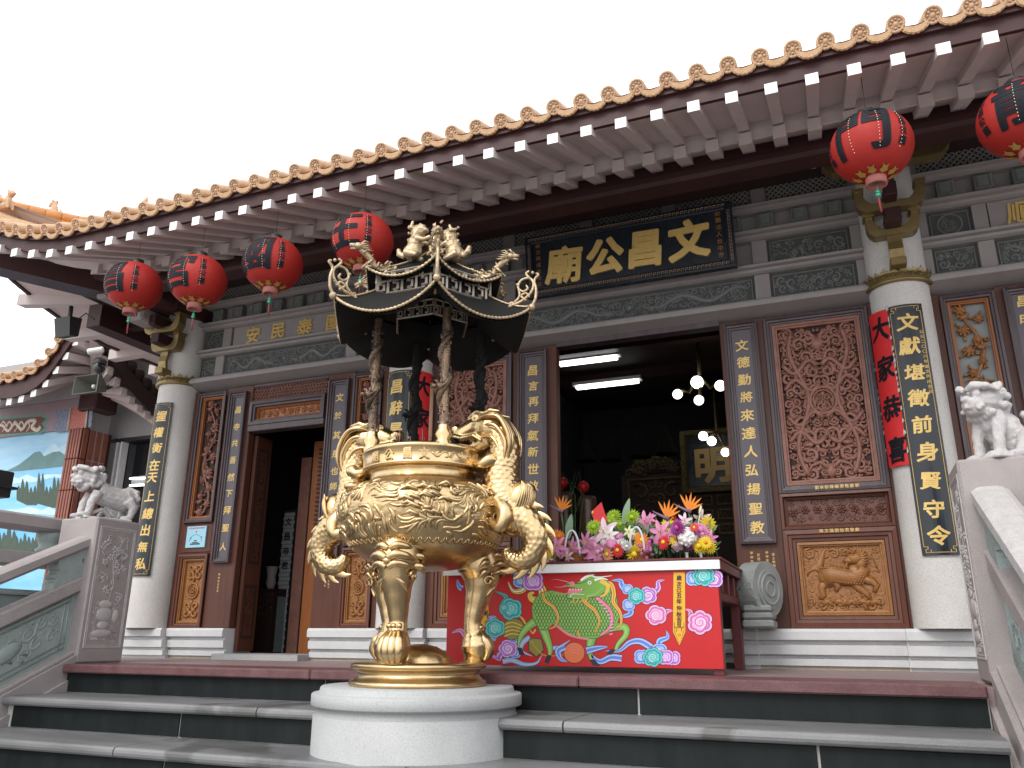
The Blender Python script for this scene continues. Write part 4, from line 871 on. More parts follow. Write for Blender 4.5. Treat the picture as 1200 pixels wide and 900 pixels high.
# ---------------------------------------------------------------- golden bracket arms in front of the columns
def bracket(x):
    b = MB(); R = CR
    # curling hook, then two stacked cup-shaped arms
    P = [(CYc-R-.01, 2.56), (CYc-R-.06, 2.60), (CYc-R-.075, 2.68), (CYc-R-.06, 2.74), (CYc-R-.055, 2.80)]
    k = MB()
    for (a, b_), (c, d) in zip(P[:-1], P[1:]): k.hexa([(x-.045, a, b_), (x+.045, a, b_), (x+.045, a+.03, b_), (x-.045, a+.03, b_)], [(x-.045, c, d), (x+.045, c, d), (x+.045, c+.03, d), (x-.045, c+.03, d)])
    k.box(x-.05, x+.05, CYc-R-.10, CYc-R+.03, 2.555, 2.61, c=.006)
    root = k.build('bracket', 'gold_bracket', T)
    def cup(z, w_, y, t=.055, hh=.20, dy=.09, name='bracket_arm'):
        out = [(-w_, hh), (-w_, .07), (-w_*.9, .025), (-w_*.72, 0), (w_*.72, 0), (w_*.9, .025), (w_, .07), (w_, hh), (w_-t*1.1, hh), (w_-t*1.1, .12), (w_-t*1.6, .08), (w_-t*2.2, t*1.2), (-w_+t*2.2, t*1.2), (-w_+t*1.6, .08), (-w_+t*1.1, .12), (-w_+t*1.1, hh)]
        # build as three convex-ish strips to keep clean faces
        m = MB(); n = len(out); vs = [(x+a, y, z+b_) for a, b_ in out]+[(x+a, y+dy, z+b_) for a, b_ in out]
        O = list(range(0, 8)); I = list(range(15, 7, -1)); fs = []
        for i in range(7): fs += [(O[i], I[i], I[i+1], O[i+1])[::-1], (O[i]+n, O[i+1]+n, I[i+1]+n, I[i]+n)[::-1], (O[i], O[i+1], O[i+1]+n, O[i]+n)[::-1], (I[i], I[i]+n, I[i+1]+n, I[i+1])[::-1]]
        fs += [(0, 15, 15+n, n), (7, 7+n, 8+n, 8)]
        fs = [tuple(f) for f in fs]; m.add(vs, fs)
        for sg in (-1, 1): m.box(x+sg*(w_-t*.55)-.036, x+sg*(w_-t*.55)+.036, y-.012, y+dy+.01, z+hh, z+hh+.022)
        m.build(name, 'gold_bracket', root)
    cup(2.79, .165, CYc-R-.075, hh=.15, t=.042); cup(2.95, .215, CYc-R-.14, hh=.16, t=.046)
    MB().box(x-.05, x+.05, CYc-R-.20, CYc-R+.10, 2.83, 2.93, c=.006).box(x-.04, x+.04, CYc-R-.26, CYc-R+.1, 2.99, 3.09, c=.006).box(x-.05, x+.05, CYc-R-.42, CYc-R+.1, 3.20, 3.28, c=.006).build('bracket_block', 'eave_brown', root)
    MB().prism([(x-.34, 3.26), (x-.40, 3.33), (x+.40, 3.33), (x+.34, 3.26)], CYc-R-.20, CYc-R-.10).build('bracket_arm', 'gold_bracket', root)
for x in COLX: bracket(x)
# grey-brown beam heads running out from the corner column
for k, (x, z, l) in enumerate(((-5.98, 3.02, .55), (-6.12, 3.17, .8), (-5.72, 3.15, .6))): box('beam_head', 'stone_dark' if k < 2 else 'eave_brown', T, x-.10, x+.10, CYc-l, CYc+.1, z, z+.13, c=.02)

# ================================================================ LANTERNS
LM = [(-4.62, '昌', 'leftmost red lantern with a black character, hanging at the corner of the eave'), (-4.02, '宮', 'second red lantern from the left, with faint crossed strokes in black'),
      (-3.385, '國', 'red lantern with a black character, third of the left row of four'), (-2.70, '庄', 'red lantern half behind the dragon finial of the incense burner roof'),
      (.335, '門', 'large red lantern with the black character for gate over the right couplet column'), (.995, '龍', 'red lantern with a dense black character cut off at the right edge')]
def lantern(x, y, z, ch, label, R=.195, turn=0.0):
    o = thing('red_lantern', label, 'lantern', (x, y, z-R), 'red lanterns hanging under the eave')
    zz = R*.93; n = 40
    prof = []
    for i in range(61):
        a = -pi/2*.86+pi*.86*i/60; prof.append((R*cos(a)*(1+.014*(i % 2)), z+zz*sin(a)))
    m = MB(); m.lathe(prof, (x, y, 0), n); m.build('shade', 'lantern', o)
    a = .86*pi/2
    MB().lathe([(R*.25, z-zz*sin(a)+.004), (R*.26, z-zz*sin(a)-.04), (R*.2, z-zz*sin(a)-.04), (R*.19, z-zz*sin(a)+.01)], (x, y, 0), 20).build('bottom_ring', 'peach_ring', o)
    MB().lathe([(R*.2, z+zz*sin(a)-.01), (R*.21, z+zz*sin(a)+.035), (.0, z+zz*sin(a)+.036)], (x, y, 0), 16).tube([(x, y, z+zz), (x, y, 3.08)], .0018, 4).build('top_ring', 'black', o)
    zb = z-zz*sin(a)-.04
    m = MB(); m.tube([(x, y, zb+.03), (x, y, zb-.05)], .0025, 5); m.ball((x, y, zb-.035), .010, 8); m.ball((x, y, zb-.055), (.014, .014, .010), 8); m.build('bead', 'jade', o)
    MB().tube([(x, y, zb-.06), (x+.003, y, zb-.15)], [.004, .006], 6).build('tassel', 'tassel', o)
    # crown of small gilt leaves round the foot
    m = MB()
    for k in range(9):
        t = 2*pi*k/9+.3
        def on(da, el): q = -pi/2*.83+el; r_ = R*cos(q)*1.02+.002; return (x+r_*cos(t+da), y+r_*sin(t+da), z+zz*sin(q)*1.02-.002)
        m.add([on(0, .02), on(.28, .12), on(.13, .20), on(.16, .30), on(0, .24), on(-.16, .30), on(-.13, .20), on(-.28, .12)], [(0, 1, 2, 3), (0, 3, 4, 5), (0, 5, 6, 7)])
    m.build('gilt_leaf', 'lantern_gilt', o)
    def F(az0):
        def f(px_, dy, pz):
            u = (px_-x)/R; v = (pz-z)/R; q = max(-1.3, min(1.3, v*1.05)); t = az0+u*1.0/max(.35, cos(q*.6))
            r_ = R*1.026-dy; return (x+r_*cos(q)*sin(t), y-r_*cos(q)*cos(t), z+(zz*1.026-dy)*sin(q))
        return f
    m = MB(); az = turn; g_ = F(az); put(m, ch, x, z+.015, 0, .285, .024, wx=1.12, shear=.05, fn=g_, sub=.05)
    m.build('large_character', 'black_ink', o)
    m = MB()
    for k, c in enumerate('文昌公廟'):
        g_ = F(az+1.05); put(m, c, x, z+.085-k*.052, 0, .046, .04, fn=g_, sub=.3); g_ = F(az-1.15); put(m, c, x, z+.085-k*.052, 0, .046, .04, fn=g_, sub=.3)
    m.build('small_lettering', 'black_ink', o, kind='stuff')
    m = MB()                       # little stitches showing as bright dots down two seams
    for da in (-.28, .42, 1.0):
        for k in range(13):
            q = -.55+.09*k; t = az+da; m.ball((x+R*1.03*cos(q)*sin(t), y-R*1.03*cos(q)*cos(t), z+zz*1.03*sin(q)), (.0022, .0022, .0035), 4)
    m.build('seam_stitch', 'stitch', o, kind='stuff'); return o
G['peach_ring'] = M('faded_pink_ring', (.42, .16, .13), .6, col2=(.30, .09, .08), nscale=20); G['lantern_gilt'] = M('yellow_gilt_print', (.40, .27, .05), .5, col2=(.30, .18, .04), nscale=30); G['stitch'] = M('pale_thread', (.75, .68, .5), .6)
lpx = [(157, 336, 4.02), (232, 329, 4.0), (320, 310, 4.0), (425, 283, 4.0), (1021, 173, 4.0), (1199, 139, 4.0)]
for (x, ch, lb), (a, b, Y), tn in zip(LM, lpx, (-.05, .0, .05, -.15, -.12, .1)):
    p = W(a, b, Y); lantern(p.x, Y, p.z, ch, lb, .197, radians(0)+atan2(-p.x*0+0, 1)+tn-.15+(.55 if x < -2 else .0)*0)

# small fixtures
def camera_bullet(px_, py_, Y, label, s=1, tilt=.3, az=.5, mount=.12):
    p = W(px_, py_, Y); o = thing('security_camera', label, 'security camera', p)
    d = Vector((sin(az), -cos(az), -tilt)).normalized()
    MB().tube([p-d*.06*s, p-d*.055*s, p+d*.05*s, p+d*.06*s], [.022*s, .026*s, .026*s, .020*s], 12, sm=False).build('housing', 'white', o)
    MB().ball(p+d*.06*s, .015*s, 8).build('lens', 'black', o)
    MB().tube([p+Vector((0, 0, .01)), p+Vector((0, .03, mount*.6)), p+Vector((0, .03, mount))], [.010*s, .010*s, .014*s], 8).ball(p+Vector((0, .03, mount)), (.03*s, .03*s, .012), 10).build('mount', 'white', o)
camera_bullet(952, 194, 5.2, 'small white security camera under the eave left of the gate lantern', .8, .5, -.4, .10)
for a, b, lb in ((862, 187, 'pair of small white hooks hanging under the dark soffit right of the plaque'), (540, 245, 'pair of small white hooks hanging under the soffit above the burner lion')):
    p = W(a, b, 5.1); o = thing('hanging_hook', lb, 'hook', p)
    for sx in (-.012, .012): MB().tube([p+Vector((sx, 0, .05)), p+Vector((sx*1.6, 0, -.03))], .006, 6).ball(p+Vector((sx*1.6, 0, -.035)), .010, 7).build('prong', 'white', o)
    MB().box(p.x-.03, p.x+.03, p.y-.015, p.y+.015, p.z+.045, p.z+.065).build('plate', 'white', o)
# floodlight hanging from the side soffit
p = W(82, 382, 4.9); o = thing('floodlight', 'dark floodlight hanging from the side eave against the sky', 'floodlight', p)
m = MB(); m.hexa([(p.x-.10, p.y-.05, p.z-.12), (p.x+.08, p.y-.05, p.z-.12), (p.x+.08, p.y+.04, p.z-.10), (p.x-.10, p.y+.04, p.z-.10)], [(p.x-.12, p.y-.08, p.z+.06), (p.x+.08, p.y-.08, p.z+.06), (p.x+.08, p.y+.05, p.z+.08), (p.x-.12, p.y+.05, p.z+.08)]); m.build('housing', 'black', o)
MB().tube([(p.x-.02, p.y, p.z+.06), (p.x-.03, p.y, p.z+.20)], .02, 6).build('bracket', 'black', o)
MB().tube([(p.x+.08, p.y, p.z+.05), (p.x+.18, p.y, p.z+.10), (p.x+.30, p.y, p.z+.02)], .006, 5).build('cable', 'black', o)
# ================================================================ PEDESTAL
def stained():
    m = G['granite'].copy(); m.name = 'water_stained_granite'; N = m.node_tree.nodes; L = m.node_tree.links; tc = [n for n in N if n.type == 'TEX_COORD'][0]
    nz = N.new('ShaderNodeTexNoise'); nz.inputs['Scale'].default_value = 4.5; nz.inputs['Detail'].default_value = 7; L.new(tc.outputs['Object'], nz.inputs[0])
    sx = N.new('ShaderNodeSeparateXYZ'); L.new(tc.outputs['Object'], sx.inputs[0]); ma = N.new('ShaderNodeMath'); ma.operation = 'MULTIPLY_ADD'; ma.inputs[1].default_value = -1.9; ma.inputs[2].default_value = -.42; L.new(sx.outputs['Z'], ma.inputs[0])
    ad = N.new('ShaderNodeMath'); ad.operation = 'ADD'; L.new(ma.outputs[0], ad.inputs[0]); L.new(nz.outputs[0], ad.inputs[1])
    r = N.new('ShaderNodeValToRGB'); r.color_ramp.elements[0].position = 1.0-.03; r.color_ramp.elements[1].position = 1.0; r.color_ramp.elements[0].color = (1, 1, 1, 1); r.color_ramp.elements[1].color = (.55, .55, .53, 1); L.new(ad.outputs[0], r.inputs[0])
    mm = N.new('ShaderNodeMix'); mm.data_type = 'RGBA'; mm.blend_type = 'MULTIPLY'; mm.inputs['Factor'].default_value = 1; b = N['Principled BSDF']; s = b.inputs['Base Color'].links[0].from_socket
    L.new(s, mm.inputs['A']); L.new(r.outputs[0], mm.inputs['B']); L.new(mm.outputs['Result'], b.inputs['Base Color']); return m
pd = thing('round_pedestal', 'round white granite pedestal set into the steps beneath the brass incense burner', 'pedestal', (CX, CY, -.54))
MB().lathe([(.530, -.56), (.530, -.536), (.522, -.53), (.522, -.185), (.516, -.18)], (CX, CY, 0), 72).build('drum', stained(), pd)
MB().lathe([(.516, -.181), (.506, -.178), (.504, -.145), (.532, -.140), (.536, -.134), (.536, -.088), (.530, -.082), (.505, -.080), (.497, -.072), (.494, -.056), (.488, -.050), (0, -.050)], (CX, CY, 0), 72).build('cap', 'granite', pd)
MB().lathe([(.538, -.545), (.533, -.53), (.52, -.528)], (CX, CY, 0), 72, fn=lambda t, z, r: .004*noise.noise((t*5, z*9, 0))).build('mortar_ring', 'grout', pd)
# ================================================================ INCENSE BURNER
B = thing('incense_burner', 'tall golden tripod incense burner with dragon handles and a two-tiered black pavilion roof', 'incense burner', (CX, CY, -.01))
def zc(py, Y=CY, x=500): return W(x, py, Y).z
MB().lathe([(0, -.012), (.355, -.012), (.362, -.002), (.355, .012), (.335, .018), (.318, .035), (.312, .052), (.325, .066), (.345, .072), (.352, .082), (.348, .094), (.33, .100), (0, .100)], (CX, CY, -.038), 64, fn=lambda t, z, r: .0035*sin(t*60) if abs(z-.0) < .013 and r > .3 else 0).build('base_plate', 'gold', B)
MB().lathe([(.165, .098), (.16, .115), (.135, .15), (.085, .178), (.03, .19), (0, .191)], (CX, CY, -.038), 40, fn=lambda t, z, r: .006*abs(sin(t*5))*(r > .05)).build('base_dome', 'gold', B)
def swirl(t, z):                        # dragon and cloud relief of the bowl wall
    q = Vector((cos(t)*2.2, sin(t)*2.2, z*4.6)); w1 = noise.noise(q*1.6)*.9
    a = noise.noise(q*2.1+Vector((w1, -w1, w1)))*4; r1 = 1-abs(sin(a*4.2+w1*3))
    b = 1-min(1, abs(noise.noise(q*5.5+Vector((w1*2, 0, 0))))*4.5)
    return r1*.75+b*.35
def bprof(n=90):
    key = [(.0, .53), (.12, .532), (.22, .548), (.32, .59), (.395, .648), (.442, .72), (.460, .79), (.462, .85), (.446, .91), (.405, .955), (.345, .982), (.318, .992)]
    out = []
    for i in range(len(key)-1):
        p0, p1, p2, p3 = key[max(i-1, 0)], key[i], key[i+1], key[min(i+2, len(key)-1)]
        for k in range(8):
            t = k/8; f = lambda a, b, c, d: .5*((2*b)+(-a+c)*t+(2*a-5*b+4*c-d)*t*t+(-a+3*b-3*c+d)*t**3)
            out.append((max(0, f(p0[0], p1[0], p2[0], p3[0])), f(p0[1], p1[1], p2[1], p3[1])))
    return out+[key[-1]]
def bfn(t, z, r):
    t = t
    m_ = max(0, min(1, (z-.655)/.03))*max(0, min(1, (.965-z)/.02)); s = swirl(t, z)
    d = atan2(sin(t+radians(60)), cos(t+radians(60)))
    band = 1 if abs(d) > .0 else 0
    return .005*s*m_
bowl = MB().lathe(bprof(), (CX, CY, 0), 300, fn=bfn).build('bowl', 'gold_rel', B)
MB().lathe([(.318, .988), (.304, 1.0), (.304, 1.040), (.314, 1.048), (.334, 1.048), (.350, 1.052), (.354, 1.060), (.348, 1.066), (.348, 1.132), (.356, 1.138), (.358, 1.152), (.346, 1.166), (.318, 1.170), (.315, 1.12), (.30, 1.06)], (CX, CY, 0), 96,
           fn=lambda t, z, r: .007*swirl(t*1.5, z*2) if .995 < z < 1.045 else 0).build('neck_and_rim', 'gold', B)
MB().lathe([(.315, 1.11), (0, 1.115)], (CX, CY, 0), 40).build('ash_bed', M('incense_ash', (.32, .30, .28), .95, col2=(.2, .19, .18), nscale=30, bump=.6, bscale=60), B)
def cyl(R, z0=0): return lambda x, y, z: (CX+(R-y)*sin(x/R), CY-(R-y)*cos(x/R), z)
def cyla(R, a): return lambda x, y, z: (CX+(R-y)*sin(x/R+a), CY-(R-y)*cos(x/R+a), z)
m = MB(); F = cyla(.348, .0); rim = []
VA = atan2(-CX*-1, CY)                 # bearing of the stairs foot from the burner axis
va = radians(28)                       # relief faces the steps a little to the right
for k, (ch, u) in enumerate((('廟', -.205), ('公', -.105), ('昌', -.0), ('文', .09))): put(m, ch, u+va*.348-.10, 1.100, -.002, .060, .02, fn=F, thick=.004)
rr = random.Random(11)
for sx in (.13, .20): 
    stroke(m, [(va*.348-.10+sx+t*.09, 1.100+.014*sin(t*7+sx*20)) for t in [j/10 for j in range(11)]], .007, .003, 0, .8, 6, fn=F); stroke(m, spiral(va*.348-.10+sx+.035, 1.094, .018, 1, 1.2, 1, 10), .0055, .003, 0, .8, 5, fn=F)
for k in range(10):
    u = -.62-k*.055; stroke(m, spiral(u, 1.104, .018, k, 1.2, 1), .004, .003, 0, .8, 5, fn=F); u = .30+k*.055; stroke(m, spiral(u, 1.104, .018, k, 1.2, -1), .004, .003, 0, .8, 5, fn=F)
m.build('rim_relief', 'gold_rel', B, kind='stuff')
m = MB(); F = cyla(.460, radians(58))  # cartouche with characters on the side of the bowl
frm = [(-.085, .765), (-.10, .80), (-.09, .85), (-.095, .895), (-.05, .925), (.05, .925), (.095, .895), (.09, .85), (.10, .80), (.085, .765), (-.085, .765)]
m.tube([F(a, .004+(.03 if b > .9 else 0), b) for a, b in frm], .008, 6); 
for ch, u, z in (('雨', -.035, .878), ('調', .045, .876), ('順', -.035, .805), ('風', .045, .803)): put(m, ch, u, z, .004+(.012 if z > .85 else 0), .075, .03, fn=F, thick=.006)
m.build('cartouche', 'gold_rel', B)
# dragon modelled in relief across the front of the bowl
BP = bprof(); m = MB(); P = []; k = 60
def bowl_r(z):
    for (r0, z0), (r1, z1) in zip(BP[:-1], BP[1:]):
        if z0 <= z <= z1: return r0+(r1-r0)*(z-z0)/max(1e-6, z1-z0)
    return .46
for i in range(k):
    t = i/(k-1); th = radians(-150+95*t); z = .815+.075*sin(t*13); r = bowl_r(z)+.002; P.append((CX+r*cos(th), CY+r*sin(th), z))
th = radians(-53); r = bowl_r(.84)+.01
for i in range(16):
    a = th+radians(rr.uniform(-16, 10)); z = rr.uniform(.76, .92); m.tube([(CX+(bowl_r(z)+.006)*cos(a-.0), CY+(bowl_r(z)+.006)*sin(a), z), (CX+(bowl_r(z)+.016)*cos(a-.10), CY+(bowl_r(z)+.012)*sin(a-.10), z+.02), (CX+bowl_r(z)*cos(a-.2), CY+bowl_r(z)*sin(a-.2), z)], [.010, .011, .003], 6)
for a, z, s in ((-128, .945, .05), (-60, .80, .03), (-92, .75, .026), (-110, .92, .025)):
    a = radians(a); m.ball((CX+bowl_r(z)*cos(a), CY+bowl_r(z)*sin(a), z), (s, s, s*.5), 10)
m.build('raised_bosses', 'gold_rel', B, kind='stuff')
def onbowl(x, y, z): a = x/.46; r = bowl_r(z)-y; return (CX+r*sin(a), CY-r*cos(a), z)
def flow(u, z): return 3.2*noise.noise((u*5.5, z*7.5, 1.7))+1.4*noise.noise((u*13, z*15, 4.1))
for a0, a1 in ((-.95, -.02), (-.02, .95)):     # flowing cloud and dragon relief: lines that follow one swirling field
    m = MB(); st_ = []
    for q in range(420):
        u, v = rr.uniform(a0, a1), rr.uniform(.675, .955)
        if any(hypot(u-a, v-b) < .0215 for a, b in st_): continue
        P = []; uu, vv = u, v
        for j in range(12):
            P.append((uu, vv)); st_.append((uu, vv)) if j % 3 == 0 else None; t = flow(uu, vv); uu += .0095*cos(t); vv += .0075*sin(t)
            if not (.668 < vv < .965): break
        if len(P) > 4: w_ = rr.uniform(.008, .0135); m.tube([onbowl(a, -.001, b) for a, b in P], [w_*sin(pi*(.12+.8*j/len(P)))**.7 for j in range(len(P))], 6)
    for q in range(9): u, v = rr.uniform(a0+.05, a1-.05), rr.uniform(.70, .93); stroke(m, spiral(u, v, rr.uniform(.022, .034), q, 1.3, rr.choice((-1, 1)), 12), .011, .006, -.006, .8, 6, fn=onbowl)
    m.build('cloud_relief', 'gold_rel', B)
m = MB()
for k in range(60):                             # plain lappet border under the relief
    u = -1.4+k*.048; stroke(m, [(u-.02, .662), (u-.012, .645), (u, .638), (u+.012, .645), (u+.02, .662)], .005, .005, -.002, .8, 4, fn=onbowl)
m.build('lappet_border', 'gold_rel', B)
# three lion-footed legs
def leg(ang):
    a = radians(ang); d = Vector((cos(a), sin(a), 0)); t = Vector((-sin(a), cos(a), 0)); C = Vector((CX, CY, 0))
    K = [(.25, .66, .10), (.295, .61, .122), (.318, .55, .122), (.322, .48, .094), (.306, .40, .070), (.288, .32, .054), (.278, .26, .046), (.284, .215, .050), (.292, .18, .066), (.298, .145, .076), (.298, .105, .070), (.292, .075, .056), (.292, .058, .052)]
    P = []; R = []
    for i in range(len(K)-1):
        for q in range(4):
            u = q/4; u2 = u*u*(3-2*u); P.append(C+d*(K[i][0]+(K[i+1][0]-K[i][0])*u)+Vector((0, 0, K[i][1]+(K[i+1][1]-K[i][1])*u))); R.append(K[i][2]+(K[i+1][2]-K[i][2])*u2)
    P.append(C+d*K[-1][0]+Vector((0, 0, K[-1][1]))); R.append(K[-1][2])
    m = MB(); m.tube(P, R, 20, fn=lambda L, th: 1+.0*sin(th))
    at = lambda r_, s_, z: C+d*r_+t*s_+Vector((0, 0, z))
    for s_ in (-1, 1):                      # lion mask: folded brows, nose, muzzle, side curls
        for z, w_, r_, o_ in ((.612, .085, .021, .415), (.565, .095, .023, .435), (.522, .09, .019, .430)):
            m.tube(sp([at(o_+.008, s_*.006, z-.008), at(o_+.006, s_*w_*.45, z+.010), at(o_-.028, s_*w_*.9, z+.004), at(o_-.075, s_*w_*1.18, z-.012)]), spr([r_*.8, r_, r_*.9, r_*.3]), 8)
        m.ball(at(.418, s_*.040, .590), .017, 9)
        for q in range(3): m.tube(sp([at(.34, s_*.10, .625-.05*q), at(.315, s_*.132, .62-.05*q), at(.285, s_*.125, .59-.05*q)]), spr([.017, .018, .004]), 7)
        c = at(.345, s_*.095, .475); m.tube([c+d*(.034*cos(b))*(1-b/9)+Vector((0, 0, .030*sin(b)))*(1-b/9)+t*s_*.006 for b in [j*.6 for j in range(13)]], .008, 6)
        m.tube(sp([at(.40, s_*.02, .47), at(.375, s_*.06, .44), at(.34, s_*.07, .40)]), spr([.012, .013, .004]), 7)
    m.ball(at(.438, 0, .545), (.026, .026, .020), 10)
    for q in (-1.5, -.5, .5, 1.5): b = a+q*.42; e = Vector((cos(b), sin(b), 0)); m.tube(sp([C+d*.284+e*.036+Vector((0, 0, .215)), C+d*.292+e*.062+Vector((0, 0, .170)), C+d*.298+e*.076+Vector((0, 0, .120)), C+d*.292+e*.056+Vector((0, 0, .070))]), spr([.014, .031, .027, .012]), 9)
    for q in (-1, 0, 1): b = a+q*.6; e = Vector((cos(b), sin(b), 0)); m.tube([C+d*.278+e*.044+Vector((0, 0, .245)), C+d*.284+e*.052+Vector((0, 0, .232))], .014, 7)
    return m.build('leg', 'gold', B)
for a in (-85, 35, 155): leg(a)
# pillars wound by dragons
def pillar(dx, dy, soot):
    m = MB(); x, y = CX+dx, CY+dy; z0, z1 = 1.15, 1.93
    m.lathe([(.036, z0), (.040, z0+.02), (.030, z0+.035), (.043, z0+.06), (.030, z0+.09), (.026, z0+.10), (.024, z1)], (x, y, 0), 20, fn=lambda t, z, r: .004*noise.noise((cos(t)*3, sin(t)*3, z*30)))
    P = [(x+.027*cos(t), y+.027*sin(t), z0+.11+.62*t/15) for t in [j*.25 for j in range(61)]]
    m.tube(P, [.0145*(.4+sin(pi*min(1, .1+j/70))) for j in range(61)], 8, fn=lambda L, th: 1+.22*sin(L*170)*cos(th*3))
    rq = random.Random(int(dx*100+dy*10)+50)
    for q in range(60): t = rq.uniform(0, 6.28); zz = rq.uniform(z0+.12, z1-.05); m.ball((x+.026*cos(t), y+.026*sin(t), zz), (rq.uniform(.006, .012), rq.uniform(.006, .012), rq.uniform(.006, .016)), 5)
    h = (x-.01, y-.035, z0+.32); m.ball(h, (.032, .03, .026), 8); m.ball((h[0]-.02, h[1]-.03, h[2]-.005), (.018, .022, .014), 7)
    for q in range(5): m.tube([h, (h[0]+.03*cos(q), h[1]-.02, h[2]+.03*sin(q)), (h[0]+.055*cos(q+.3), h[1]-.01, h[2]+.05*sin(q+.3))], [.010, .008, .002], 5)
    MB().lathe([(.040, z0-.004), (.044, z0+.018), (.032, z0+.034), (.046, z0+.060), (.033, z0+.088), (.030, z0+.11)], (x, y, 0), 20).build('pillar_foot', 'gold' if soot != 'soot' else 'soot', B)
    return m.build('pillar', soot, B)
for dx, dy, mt in ((-.22, -.23, 'gold_sooty2'), (.22, -.23, 'gold_sooty2'), (-.22, .23, 'soot'), (.22, .23, 'soot')): 
    if mt not in G: G[mt] = M('smoke_stained_brass', (.25, .165, .11), .42, .7, col2=(.016, .013, .012), nscale=6, mix=.3, bump=.6, bscale=90)
    pillar(dx, dy, mt)
# hexagonal roofs with upswept corners
def hexroof(R, zcn, sag, ri, zi, under, name):
    m = MB(); ns, nr = 14, 8; top = []; cn = [radians(60*k) for k in range(6)]
    def edge(k, t):
        a, b = cn[k], cn[(k+1) % 6]; p = Vector((cos(a), sin(a), 0))*(1-t)+Vector((cos(b), sin(b), 0))*t
        c_ = 1-.035*4*t*(1-t); z = zcn-sag*(4*t*(1-t))**.8
        return Vector((CX+p.x*R*c_, CY+p.y*R*c_, z))
    def surf(k, t, s, lo):
        e = edge(k, t); a, b = cn[k], cn[(k+1) % 6]; p = Vector((cos(a), sin(a), 0))*(1-t)+Vector((cos(b), sin(b), 0))*t
        i = Vector((CX+p.x*ri, CY+p.y*ri, zi-(under if lo else 0)))
        q = i.lerp(e, s); q.z = i.z+(e.z-(.014 if lo else 0)-i.z)*(1-(1-s)**1.7) ; return q
    for lo in (0, 1):
        for k in range(6):
            vs = [surf(k, t/ns, s/nr, lo) for s in range(nr+1) for t in range(ns+1)]
            fs = [(s*(ns+1)+t, s*(ns+1)+t+1, (s+1)*(ns+1)+t+1, (s+1)*(ns+1)+t) for s in range(nr) for t in range(ns)]
            if not lo: fs = [f[::-1] for f in fs]
            m.add(vs, fs, 0, True)
    r = m.build(name, 'soot', B)
    m = MB()
    for k in range(6): m.tube([edge(k, t/78)+Vector((0, 0, .002)) for t in range(79)], .0082, 8, fn=lambda L, th: 1+.30*sin(L*250))
    m.build('scalloped_trim', 'gold_pale', r)
    for k in range(6): MB().tube([surf(k, 0, s/8, 0)+Vector((0, 0, .006)) for s in range(9)], .0065, 6).build('hip_rib', 'gold_pale', r)
    return r, edge
ZR1, ZR2 = 1.965, 2.195
lo_roof, e1 = hexroof(.625, ZR1, .125, .33, 2.10, .085, 'lower_roof')
up_roof, e2 = hexroof(.445, ZR2, .085, .05, 2.40, .02, 'upper_roof')
# fret drums under each roof
def fretdrum(R, z0, z1, name, w_, mat='fret'):
    m = MB(); p0 = MB()
    for k in range(6):
        a, b = radians(60*k), radians(60*k+60); A_, B_ = Vector((CX+R*cos(a), CY+R*sin(a), 0)), Vector((CX+R*cos(b), CY+R*sin(b), 0)); h = z1-z0
        pt = lambda u, v: A_.lerp(B_, u)+Vector((0, 0, z0+h*v)); 
        for P in ([(0, 0), (1, 0)], [(0, 1), (1, 1)], [(.02, 0), (.02, 1)]): m.tube([pt(*q) for q in P], w_, 4, sm=False)
        for u0 in (.06, .30, .54, .78):
            s = 1
            for P in ([(u0, 1), (u0, .45), (u0+.07, .45), (u0+.07, .15)], [(u0+.14, 0), (u0+.14, .6), (u0+.02, .6)], [(u0+.14, .6), (u0+.20, .6), (u0+.20, 1)], [(u0+.07, .15), (u0, .15)]): m.tube([pt(*q) for q in P], w_, 4, sm=False)
    m.build(name, mat, B)
fretdrum(.23, 1.93, 2.02, 'lower_fret_frieze', .006); fretdrum(.375, 2.035, 2.165, 'upper_fret_drum', .009)
MB().lathe([(.22, 1.92), (.22, 2.03), (.360, 2.03), (.360, 2.17), (.0, 2.17)], (CX, CY, 0), 6, sm=False).build('drum_core', 'soot', B)
